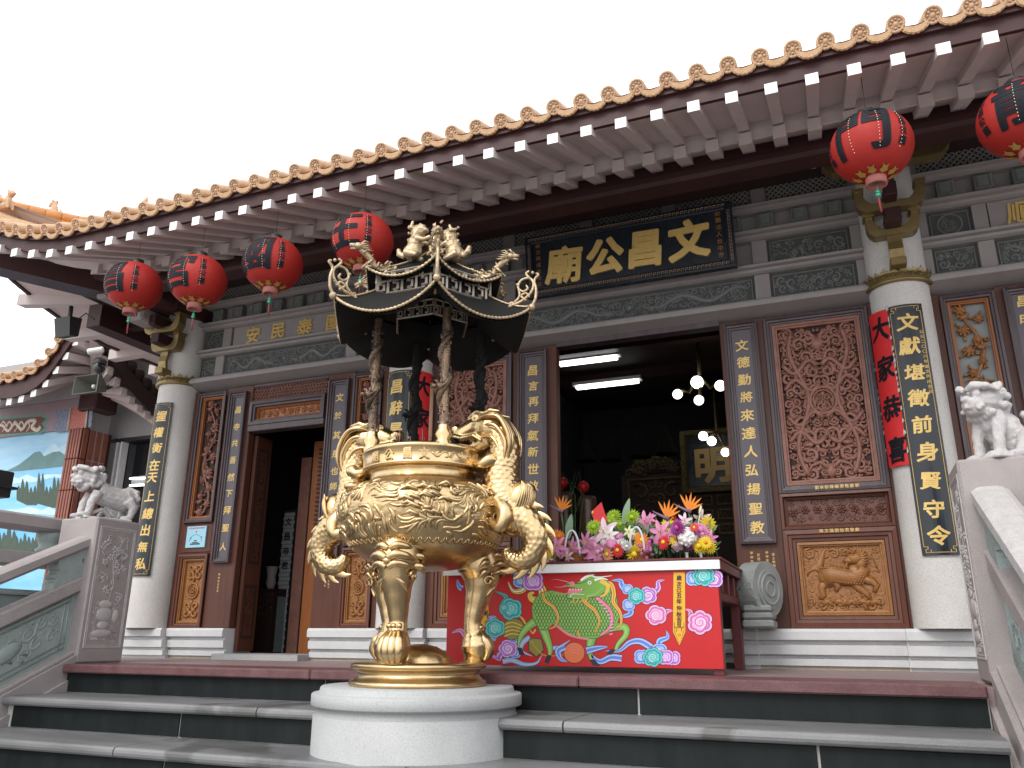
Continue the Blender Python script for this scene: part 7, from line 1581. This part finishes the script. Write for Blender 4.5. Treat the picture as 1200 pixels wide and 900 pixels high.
MB().box(x0, x1, 9, 9.05, z0, z1).build('board', 'board_blue', sg_); m = MB(); frame_mb(m, x0-.05, x1+.05, z0-.05, z1+.05, [(0, 9.02), (0, 8.95), (.05, 8.94), (.07, 8.99)]); m.build('frame', 'gilt_dim', sg_)
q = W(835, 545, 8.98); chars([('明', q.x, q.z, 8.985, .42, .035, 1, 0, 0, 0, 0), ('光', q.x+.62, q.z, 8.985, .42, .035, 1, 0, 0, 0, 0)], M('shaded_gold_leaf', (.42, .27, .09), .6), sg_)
ab = thing('altar_cabinet', 'dark altar screen with gilded carving under an arched top inside the hall', 'altar', (W(768, 590, 9.2).x, 9.2, 0))
xa, xb = W(734, 590, 9.2).x, W(806, 590, 9.2).x; zb, zt, zarc = W(768, 605, 9.2).z, W(768, 560, 9.2).z, W(768, 537, 9.2).z
MB().box(xa-.05, xb+.05, 9.2, 9.4, 0, zt+.05).build('screen', 'wood_dark_hole', ab)
m = MB(); rr = random.Random(4); frame_mb(m, xa+.03, xb-.03, zb, zt, [(0, 9.2), (0, 9.17), (.02, 9.17), (.025, 9.2)]); scrolls(m, xa+.06, xb-.06, zb+.03, zt-.03, 9.19, .09, .018, rr, True); m.build('gilded_panel', 'gilt_dim', ab)
m = MB(); xm = (xa+xb)/2; h_ = zarc-zt-.05
m.prism([(xm+(xb-xa)*.5*cos(t), zt+.06+h_*sin(t)) for t in [pi*k/16 for k in range(17)]], 9.2, 9.3); m.build('arched_top', 'wood_dark_hole', ab)
m = MB()
for k in range(26): t = pi*(k+.5)/26; q = rr.uniform(.4, .95); stroke(m, spiral(xm+(xb-xa)*.5*cos(t)*q, zt+.06+h_*sin(t)*q, .06, k, 1.2, 1, 8), .014, .007, 9.19)
m.build('gilded_cresting', 'gilt_dim', ab)
sc_ = thing('side_cabinet', 'dark cabinet doors with small gilded panels under the hall sign', 'cabinet', (W(830, 600, 9.1).x, 9.1, 0)); xa, xb = W(808, 600, 9.1).x, W(900, 600, 9.1).x
MB().box(xa, xb, 9.1, 9.4, 0, W(808, 576, 9.1).z).build('carcass', 'wood_dark_hole', sc_)
for r_ in range(3):
    for c in range(3):
        u0 = W(817+24*c, 600, 9.1).x; u1 = W(836+24*c, 600, 9.1).x; v1 = W(817, 581+17*r_, 9.1).z; v0 = W(817, 593+17*r_, 9.1).z
        m = MB(); frame_mb(m, u0, u1, v0, v1, [(0, 9.1), (0, 9.08), (.015, 9.08), (.02, 9.1)]); scrolls(m, u0+.02, u1-.02, v0+.02, v1-.02, 9.09, .04, .010, rr); m.build('gilded_panel', 'gilt_dim', sc_)
for k, (a, b) in enumerate(((686, 524), (716, 523), (750, 519), (780, 515))):
    q = W(a, b, 8.4); o = tag(MB().lathe([(.12-.018*i+(.006 if i % 2 else 0), .05*i) for i in range(7)]+[(0, .33)], (q.x, q.y, q.z-.16), 18).build('incense_coil', G.setdefault('coil', M('brown_incense_coil', (.014, .013, .012), .98, spec=.05))), ('leftmost of the four dim conical incense coils inside the hall', 'second incense coil from the left, hanging dim inside the hall', 'third incense coil from the left, over the gilded altar arch', 'rightmost of the four dim incense coils, next to the framed sign')[k], 'incense coil', 'incense coils hanging in the hall')
MB()
for (a, b, c, d, Y, lb) in ((652, 578, 673, 640, 7.0, 'tall ribbed offering tower at the far left inside the middle doorway'), (675, 583, 700, 640, 6.8, 'tall ribbed offering tower behind the red card and flowers')):
    x0, x1 = W(a, b, Y).x, W(c, b, Y).x; zt = W(a, b, Y).z; xc = (x0+x1)/2; R_ = (x1-x0)/2*.9; o = thing('offering_tower', lb, 'offering tower', (xc, Y, 0), 'ribbed towers inside the doorway')
    MB().lathe([(R_*(1 if i % 2 else .93), .1+(zt-.1)*i/28) for i in range(29)]+[(0, zt)], (xc, Y, 0), 24, fn=lambda t, z, r: .006*sin(t*14)).build('tower', M('amber_brown_cups', (.14, .075, .045), .35, col2=(.05, .03, .02), nscale=18), o)
    o2 = thing('red_ornament', ('small round red ornament above the left offering tower' if a < 660 else 'small round red ornament above the offering tower behind the card'), 'ornament', (xc, Y, zt))
    MB().ball((xc-.03, Y, zt+.09), .055, 12).build('ball', 'red', o2); MB().tube([(xc-.03, Y, zt), (xc-.03, Y, zt+.05)], .008, 6).build('stalk', 'gilt_dim', o2)
# twigs in a vase behind the flowers
p = W(672, 590, 6.3); o = thing('bare_twigs', 'thin bare twigs rising between the two offering towers', 'twigs', (p.x, 6.3, 0)); rr = random.Random(2)
for k in range(5): MB().tube([(p.x, 6.3, .6), (p.x+rr.uniform(-.05, .05), 6.3, 1.0), (p.x+rr.uniform(-.1, .1), 6.3, 1.3), (p.x+rr.uniform(-.13, .13), 6.3, 1.5)], [.006, .005, .003, .001], 5).build('twig', 'stem', o)
MB().lathe([(.05, .03), (.07, .3), (.04, .55), (.05, .62)], (p.x, 6.3, 0), 14).build('vase', 'black', o)

# the side room behind the left door
MB().box(-5.7, -3.3, 8.3, 8.36, 0, 3.2).build('inner_wall', M('green_grey_plaster', (.10, .115, .105), .8, col2=(.07, .08, .075), nscale=3), T)
q = W(346, 530, 8.25); MB().tube([(q.x+.17*cos(t), 8.27, q.z+.26*sin(t)) for t in [2*pi*k/28 for k in range(29)]], .014, 6, cap=False).build('round_window_trim', 'concrete', T)
dl = MB(); a, b = Vector((-4.935, 5.87, 0)), Vector((-4.95, 6.10, 0)); dn = Vector(((b-a).y, -(b-a).x, 0)).normalized()*.035
dl.hexa([a+Vector((0, 0, .06)), b+Vector((0, 0, .06)), b-dn+Vector((0, 0, .06)), a-dn+Vector((0, 0, .06))], [a+Vector((0, 0, 1.96)), b+Vector((0, 0, 1.96)), b-dn+Vector((0, 0, 1.96)), a-dn+Vector((0, 0, 1.96))]); d0 = dl.build('open_door_leaf', 'wood', T)
m = MB(); rr = random.Random(12); u = (b-a).normalized(); L_ = (b-a).length
for z0, z1 in ((.16, .62), (.80, 1.85)):
    L_ = (b-a).length
    q = MB(); frame_mb(q, .03, L_-.03, z0, z1, [(0, 0), (0, -.014), (.02, -.016), (.03, 0)]); scrolls(q, .05, L_-.05, z0+.04, z1-.04, -.002, .045, .010, rr)
    m.add([tuple(a+u*x+dn*(-y)+Vector((0, 0, z))) for x, y, z in q.v], q.f, 0, False)
m.build('door_carving', 'wood_dark_hole', d0)
x0, x1 = W(325, 700, 6.9).x, W(338, 700, 6.9).x
MB().box(x0, x1, 6.9, 7.0, 0, W(330, 598, 6.9).z).build('tiled_pier', 'dark_room', T)
wt = []; bme = MB().box(-.05, .05, -.004, .004, -.018, .018, c=.002).mesh('wall_tile', M('pale_grey_wall_tile', (.42, .43, .44), .5, col2=(.34, .35, .36), nscale=8))
zz = .05; k = 0
while zz < W(330, 600, 6.9).z-.02:
    o = obj('wall_tile', bme, T); o.location = ((x0+x1)/2+(.004 if k % 2 else -.004), 6.892, zz); o.scale = ((x1-x0)/.104, 1, 1); zz += .0405; k += 1
m = MB()
for k, c in enumerate('文昌帝君'): put(m, c, (x0+x1)/2, W(330, 612+17*k, 6.88).z, 6.884, .085, .02)
m.build('pier_lettering', 'black_ink', T)
x0, x1 = W(340, 700, 6.6).x, W(352, 700, 6.6).x; box('red_post', 'carve_red', T, x0, x1, 6.6, 6.75, 0, 1.9)
dk = box('inner_door_leaf', 'orange_wood', T, W(354, 700, 6.4).x, -4.10, 6.4, 6.44, 0.03, 2.0)
for k in range(26): z = .85+.042*k; MB().box(W(362, 700, 6.4).x, -4.12, 6.38, 6.398, z, z+.022).build('door_slat', 'wood', dk)
x0, x1 = W(296, 690, 6.7).x, W(322, 690, 6.7).x; cb = thing('offering_shelf', 'low dark cabinet with small studded drawers just inside the side door', 'cabinet', ((x0+x1)/2, 6.8, 0)); zt = W(300, 690, 6.7).z
MB().box(x0, x1, 6.7, 7.0, .03, zt).build('carcass', 'wood_dark_hole', cb); m = MB()
for i in range(6):
    for j in range(4): MB().ball((x0+(x1-x0)*(i+.5)/6, 6.695, zt-.05-.065*j), .011, 7).build('knob', 'gilt_dim', cb)
p = ((x0+x1)/2, 6.8); o = thing('pale_vase', 'pale vase standing on the studded cabinet inside the side door', 'vase', (p[0], p[1], zt))
MB().lathe([(.03, zt), (.05, zt+.06), (.04, zt+.12), (.055, zt+.20), (.06, zt+.22)], (p[0], p[1], 0), 18).build('vase_body', M('pale_pink_glaze', (.40, .33, .32), .4), o)
gc = thing('grey_cabinet', 'small grey green cabinet standing behind the open side door', 'cabinet', (W(317, 740, 6.8).x, 6.9, 0)); MB().box(W(311, 700, 6.75).x, W(325, 700, 6.75).x, 6.75, 6.95, .03, W(311, 698, 6.75).z, c=.01).build('carcass', 'slate_light', gc)

# ================================================================ WING BUILDING WITH PAINTED WALL
V = thing('side_wing', 'side wing at the far left with painted landscape wall and upswept tiled eave', 'building', (-10.5, 8, 0)); YV = 7.5
XP0, XP1 = W(73, 600, YV).x, W(105, 505, YV).x; ZB = 2.80
MB().box(-14, XP1, YV+.02, YV+.3, 0, 3.9).build('wall', 'concrete', V)
# painted mural: sky, clouds, hills, lake, trees
mu = MB().box(-13.6, XP0, YV-.012, YV+.018, .25, ZB).build('mural', M('painted_sky_blue', (.18, .45, .70), .55, col2=(.45, .68, .80), nscale=1.6, stretch=(.6, 1, 2.2), detail=3), V)
def mz(x, y): p = W(x, y, YV-.014); return p.x, p.z
def mpoly(P, mat, name, lay):
    Q = [mz(*q) for q in P]; m = MB().add([(a, YV-.014-.003*lay, b) for a, b in Q], tessellate_polygon([[Vector((a, b, 0)) for a, b in Q]])); return m.build(name, mat, mu)
G['mt_white'] = M('painted_white_peak', (.55, .70, .78), .6, col2=(.30, .52, .70), nscale=6); G['mt_green'] = M('painted_blue_green_hill', (.07, .16, .17), .6, col2=(.14, .27, .27), nscale=4); G['mt_lake'] = M('painted_lake', (.28, .58, .78), .55, col2=(.12, .40, .68), nscale=2.2, stretch=(.5, 1, 3)); G['mt_tree'] = M('painted_dark_trees', (.022, .05, .035), .6, col2=(.06, .09, .06), nscale=14, stretch=(1.5, 1, .5)); G['mt_mist'] = M('painted_mist', (.60, .78, .86), .6, col2=(.35, .62, .78), nscale=5)
mpoly([(35, 548), (45, 533), (52, 531), (58, 522), (66, 520), (70, 525), (80, 518), (86, 535), (84, 545), (60, 548)], 'mt_white', 'painted_peak', 1)
mpoly([(-40, 552), (8, 552), (22, 545), (34, 536), (41, 530), (47, 529), (52, 535), (62, 530), (70, 529), (78, 534), (85, 533), (84, 545), (50, 549), (20, 552)], 'mt_green', 'painted_hill', 2)
mpoly([(-60, 553), (20, 552.5), (50, 549.5), (83.5, 546), (70, 640), (50, 700), (-60, 700)], 'mt_lake', 'painted_lake', 1.5)
mpoly([(-60, 566), (0, 562), (12, 558), (22, 561), (32, 556), (42, 560), (55, 556), (80, 556), (79, 560), (60, 560), (40, 565), (20, 566), (0, 572), (-60, 575)], 'mt_mist', 'painted_mist', 2)
def trees(x0, x1, yb0, yb1, h, n, lay, seed):
    r = random.Random(seed); P = []
    for k in range(n): x = x0+(x1-x0)*k/n; w_ = (x1-x0)/n; hh = h*r.uniform(.6, 1.1); yb = yb0+(yb1-yb0)*k/n; P += [(x, yb-hh*.55), (x+w_*.25, yb-hh*.85), (x+w_*.5, yb-hh), (x+w_*.75, yb-hh*.85)]
    P += [(x1, yb1-h*.5), (x1, yb1), ((x0+x1)/2, (yb0+yb1)/2+3), (x0, yb0)]; mpoly(P, 'mt_tree', 'painted_trees', lay)
trees(20, 44, 586, 592, 26, 5, 3, 1); trees(44, 80, 590, 594, 34, 8, 3.5, 2); trees(-50, 20, 640, 650, 34, 12, 3, 3); trees(18, 51, 652, 650, 34, 7, 4, 4)
mpoly([(-60, 600), (20, 597), (35, 594), (50, 598), (58, 594), (70, 600), (76, 598), (72, 604), (40, 602), (0, 606), (-60, 606)], 'mt_mist', 'painted_mist', 2.5)
# ribbed brick-tile pilaster
zpt = W(90, 503, YV).z-.0
pil = MB().box(XP0+.004, XP1-.004, YV-.10, YV+.016, 0, 2.78).box(XP1-.1, XP1-.004, YV+.02, YV+.36, 0, 2.78).build('pilaster', 'eave_brown', V)
rb = MB().box(0, (XP1-XP0)/5-.012, -.014, 0, 0, .40, c=.008).mesh('brick', 'brick'); rs = MB().box(0, .014, 0, .085, 0, .40, c=.006).mesh('brick', 'brick')
for j in range(7):
    for i in range(5): o = obj('brick', rb, pil); o.location = (XP0+.006+(XP1-XP0)/5*i, YV-.10, 2.375-.412*j)
    for i in range(4): o = obj('brick', rs, pil); o.location = (XP1-.006, YV-.09+.105*i, 2.375-.412*j)
# painted beam above the mural
bt = MB().box(-13.6, W(107, 470, YV).x, YV-.05, YV+.018, ZB, 3.22).build('painted_beam', M('mauve_grey_beam_paint', (.30, .23, .25), .6, col2=(.24, .18, .20), nscale=3), V)
def bquad(pxs, mat, name, lay, prof=True):
    P = [W(a, b, YV-.05) for a, b in pxs]; m = MB(); y = YV-.051-.002*lay; m.add([(p.x, y, p.z) for p in P], [tuple(range(len(P)))]); return m.build(name, mat, bt)
G['bt_teal'] = M('painted_teal_border', (.10, .26, .22), .6); G['bt_red'] = M('painted_maroon_field', (.20, .05, .04), .6, col2=(.12, .04, .03), nscale=20); G['bt_blue'] = M('painted_blue_border', (.09, .13, .24), .6, col2=(.28, .30, .34), nscale=40, mix=.2); G['bt_cream'] = M('painted_cream', (.60, .55, .45), .6); G['bt_rr'] = M('painted_red_brocade', (.40, .07, .06), .6, col2=(.50, .22, .18), nscale=60, mix=.2)
bquad([(-60, 515), (-60, 494), (50, 485), (58, 490), (53, 496), (56, 503), (48, 508)], 'bt_teal', 'painted_field', 0); bquad([(-60, 513), (-60, 497), (48, 488), (54, 491), (49, 496), (52, 502), (46, 506)], 'bt_red', 'painted_field', 1)
m = MB()
def mtube(P, r0, r1): m.tube(sp([(lambda q: (q.x, YV-.056, q.z))(W(a, b, YV-.055)) for a, b in P]), spr([r0+(r1-r0)*i/(len(P)-1) for i in range(len(P))]), 6, up=(0, 1, 0), flat=.3)
mtube([(48, 500), (44, 504), (38, 500), (42, 493), (33, 494), (26, 503), (18, 496), (10, 505), (2, 498), (-8, 505), (-20, 500)], .035, .02)
for x in range(-20, 30, 7): mtube([(x, 500), (x+3, 494), (x+6, 499), (x+2, 506)], .02, .008)
m.build('painted_dragon', 'bt_cream', bt)
bquad([(66, 507), (62, 499), (68, 492), (64, 484), (70, 480), (82, 478.5), (79, 505)], 'bt_blue', 'painted_field', 0); bquad([(80, 505), (84, 478), (102, 476), (99, 502)], 'bt_rr', 'painted_field', 0); bquad([(103, 501), (105, 476), (109, 475), (107, 500)], 'bt_blue', 'painted_field', 0)
for a in ((79, 505, 83, 478), (100, 502, 103, 476)): m = MB(); p, q = W(a[0], a[1], YV-.055), W(a[2], a[3], YV-.055); m.tube([(p.x, p.y, p.z), (q.x, q.y, q.z)], .014, 4); m.build('painted_line', 'bt_cream', bt)
MB().box(-13.6, W(106, 460, YV).x, YV-.10, YV+.018, 3.225, 3.50).build('eave_beam', 'concrete', V)
MB().box(W(106, 440, YV).x, W(126, 440, YV).x, YV-.12, YV+.25, W(115, 478, YV-.12).z, 4.2, c=.02).build('corner_beam', 'eave_brown', V)
# upswept eave of the wing
YE = 6.75
crv = [(-70, 452), (-40, 452), (-10, 450), (4, 448), (20, 446), (34, 441), (46, 434), (57, 424), (66, 412), (75, 399), (84, 386), (93, 373), (104, 362), (113, 356)]
E3 = [W(a, b, YE) for a, b in crv]
def lerpc(C, t):
    i = min(int(t), len(C)-2); return C[i].lerp(C[i+1], t-i)
m = MB(); ths = .22
for A_, B_ in zip(E3[:-1], E3[1:]):
    m.hexa([(A_.x, YE, A_.z-ths), (B_.x, YE, B_.z-ths), (B_.x, YE+.05, B_.z-ths), (A_.x, YE+.05, A_.z-ths)], [(A_.x, YE, A_.z-.0), (B_.x, YE, B_.z-.0), (B_.x, YE+.05, B_.z-.0), (A_.x, YE+.05, A_.z-.0)])
m.build('fascia', 'eave_brown', V)
# roof and soffit sheets
k = len(E3); back = [(min(p.x, E3[-1].x-.35*(k-1-i)/k), YE+1.6, max(p.z, 3.6)+.55) for i, p in enumerate(E3)]
m = MB(); m.add([(p.x, YE, p.z) for p in E3]+back+[(p.x, YE+.02, p.z-.10) for p in E3]+[(p.x, YV+.2, max(3.50, p.z-.10)) for p in E3], [(i, i+1, k+i+1, k+i) for i in range(k-1)]); m.build('roof', 'ridge', V)
m = MB(); m.add([(p.x, YE+.02, p.z-ths*.55) for p in E3]+[(p.x, YV+.02, 3.50+max(0, p.z-3.2)*.25) for p in E3], [(i, k+i, k+i+1, i+1) for i in range(k-1)]); m.build('soffit', 'paint_rafter', V)
lens = [0]
for A_, B_ in zip(E3[:-1], E3[1:]): lens.append(lens[-1]+(B_-A_).length)
def at_len(s):
    for i in range(len(lens)-1):
        if lens[i+1] >= s: t = (s-lens[i])/(lens[i+1]-lens[i]); return E3[i].lerp(E3[i+1], t), (E3[i+1]-E3[i]).normalized()
    return E3[-1], (E3[-1]-E3[-2]).normalized()
s = .08; q = 0
while s < lens[-1]:
    p, t = at_len(s); an = -atan2(t.z, t.x)
    o = obj('round_tile', cap_me, V); o.location = (p.x, YE-.06, p.z+.055); o.rotation_euler = (.35, an, 0); o.scale = (1.15, 1.15, 1.15)
    p, t = at_len(min(s+.105, lens[-1])); o = obj('drip_tile', drip_me, V); o.location = (p.x, YE-.05, p.z+.02); o.rotation_euler = (.2, -atan2(t.z, t.x), 0); o.scale = (1.3, 1.2, 1.3)
    s += .205
s = .1
while s < lens[-1]-.35:
    p, t = at_len(s); m = MB(); z = p.z-ths-.09
    zi = 3.46+max(0, p.z-3.2)*.2
    m.hexa([(p.x-.045, YE+.03, z), (p.x+.045, YE+.03, z), (p.x+.045, YV, zi), (p.x-.045, YV, zi)], [(p.x-.045, YE+.03, z+.09), (p.x+.045, YE+.03, z+.09), (p.x+.045, YV, zi+.09), (p.x-.045, YV, zi+.09)]); m.box(p.x-.046, p.x+.046, YE+.026, YE+.03, z, z+.091, 1); m.build('rafter', ['paint_rafter', 'white_end'], V); s += .215
# side eave of the wing dropping away behind the temple column
SE = [W(113, 360, YE)]; Xe = SE[0].x
for a, b in ((122, 385), (134, 410), (150, 435), (168, 455), (186, 470)):
    d = ray(a, b); SE.append(EYE+d*(Xe/d.x))
m = MB()
for A_, B_ in zip(SE[:-1], SE[1:]): m.hexa([(Xe, A_.y, A_.z-.20), (Xe+.05, A_.y, A_.z-.20), (Xe+.05, B_.y, B_.z-.20), (Xe, B_.y, B_.z-.20)], [(Xe, A_.y, A_.z), (Xe+.05, A_.y, A_.z), (Xe+.05, B_.y, B_.z), (Xe, B_.y, B_.z)])
m.build('fascia', 'soffit_dark', V)
m = MB(); k = len(SE); m.add([(Xe, p.y, p.z-.10) for p in SE]+[(Xe-.75, max(p.y, YV+.1), 3.45) for p in SE], [(i, i+1, k+i+1, k+i) for i in range(k-1)]); m.build('soffit', 'paint_rafter', V)
for i in range(11):
    p = SE[0].lerp(SE[-1], 0) if i == 0 else None; t = i/10*(len(SE)-1); j = min(int(t), len(SE)-2); p = SE[j].lerp(SE[j+1], t-j)
    MB().tube([(Xe+.07, p.y, p.z+.06), (Xe-.2, p.y, p.z+.14)], .07, 10).build('round_tile', 'soffit_dark' if i > 2 else 'tile', V)
    m = MB(); m.hexa([(Xe-.01, p.y-.045, p.z-.33), (Xe-.01, p.y+.045, p.z-.33), (Xe-.7, max(p.y, YV)+.05, 3.28), (Xe-.7, max(p.y, YV)-.04, 3.28)], [(Xe-.01, p.y-.045, p.z-.23), (Xe-.01, p.y+.045, p.z-.23), (Xe-.7, max(p.y, YV)+.05, 3.38), (Xe-.7, max(p.y, YV)-.04, 3.38)]); m.build('rafter', 'paint_rafter', V)
# link wall with window between wing and temple
Y2 = 8.0; xa = W(118, 500, Y2).x; z0 = W(150, 513, Y2).z; z1 = 4.7
MB().box(xa, -5.95, Y2, Y2+.15, z0, z1).build('link_wall', 'concrete', V); MB().box(xa, W(132, 560, Y2).x, Y2, Y2+.15, 0, z0).build('link_wall', 'concrete', V); MB().box(xa, -5.95, Y2, Y2+.15, 0, .9).build('link_wall', 'concrete', V)
wn = MB().box(W(132, 560, Y2).x, -5.95, Y2+.11, Y2+.125, .9, z0).build('window_pane', 'glass', V)
for a in (131, 136): x = W(a, 560, Y2).x; MB().box(x, x+.03, Y2-.01, Y2+.10, .9, z0).build('window_frame', 'white_metal', V)
MB().box(xa, -5.95, Y2-.01, Y2+.10, z0-.05, z0+.0).build('window_frame', 'black', V)
o = thing('ceiling_light', 'pair of lit fluorescent tubes behind the window left of the corner column', 'ceiling light', W(170, 565, 7.96))
for dy in (0, 8): p, q = W(148, 560+dy, 7.97), W(196, 558+dy, 7.97); MB().tube([p+Vector((0, .06, 0)), q+Vector((0, .06, 0))], .012, 8).build('tube', 'tube', o)
MB().box(p.x, q.x, 8.045, 8.06, p.z-.02, p.z+.12).build('housing', 'backing', o)
# loudspeaker and camera under the wing eave
p = W(100, 450, 6.95); o = thing('horn_loudspeaker', 'square grey green horn loudspeaker fixed under the wing eave', 'loudspeaker', p)
m = MB(); w_, h_ = .20, .115; f = [(-w_, -h_), (w_, -h_), (w_, h_), (-w_, h_)]; P = lambda s, y: [(p.x+a*s, p.y+y, p.z+b*s) for a, b in f]
m.add(P(1.05, 0)+P(.98, -.0)+P(.3, .22)+P(.36, .26)+P(1.05, .03), [(i, (i+1) % 4, 4+(i+1) % 4, 4+i) for i in range(4)]+[(4+i, 4+(i+1) % 4, 8+(i+1) % 4, 8+i) for i in range(4)]+[(8, 9, 10, 11)]+[(i, 16+i, 16+(i+1) % 4, (i+1) % 4) for i in range(4)]+[(16+i, 12+i, 12+(i+1) % 4, 16+(i+1) % 4) for i in range(4)]); m.build('horn', 'green_metal', o)
MB().ball((p.x+.01, p.y+.12, p.z), .03, 10).build('driver', 'white', o); MB().tube([(p.x, p.y+.25, p.z), (p.x+.1, p.y+.4, p.z+.12)], .03, 8).build('mount', 'black', o)
camera_bullet(112, 411, 6.7, 'white security camera on a dark bracket under the corner of the wing eave', 1.5, .25, -1.0, .02)
p = W(117, 430, 6.8); o = thing('dome_camera', 'glass dome camera hanging below the white security camera', 'security camera', p); MB().ball((p.x-.01, p.y, p.z), (.07, .07, .09), 14).build('dome', 'glass', o); MB().lathe([(.075, 0), (.08, .05), (.05, .08), (0, .08)], (p.x-.01, p.y, p.z+.03), 16).build('housing', 'black', o)
p = W(3, 565, 4.4); o = thing('black_lamp_head', 'black lamp head on a post cut off by the left edge of the photo', 'lamp', (p.x-.03, 4.4, 0))
m = MB(); m.box(p.x-.15, p.x+.03, 4.33, 4.47, p.z-.12, p.z+.09, c=.008); m.build('housing', 'black', o); MB().box(p.x-.18, p.x+.055, 4.30, 4.50, p.z-.05, p.z-.03).build('brim', 'black', o); MB().tube([(p.x-.06, 4.4, 0), (p.x-.06, 4.4, p.z-.12)], .03, 8).build('post', 'black', o)
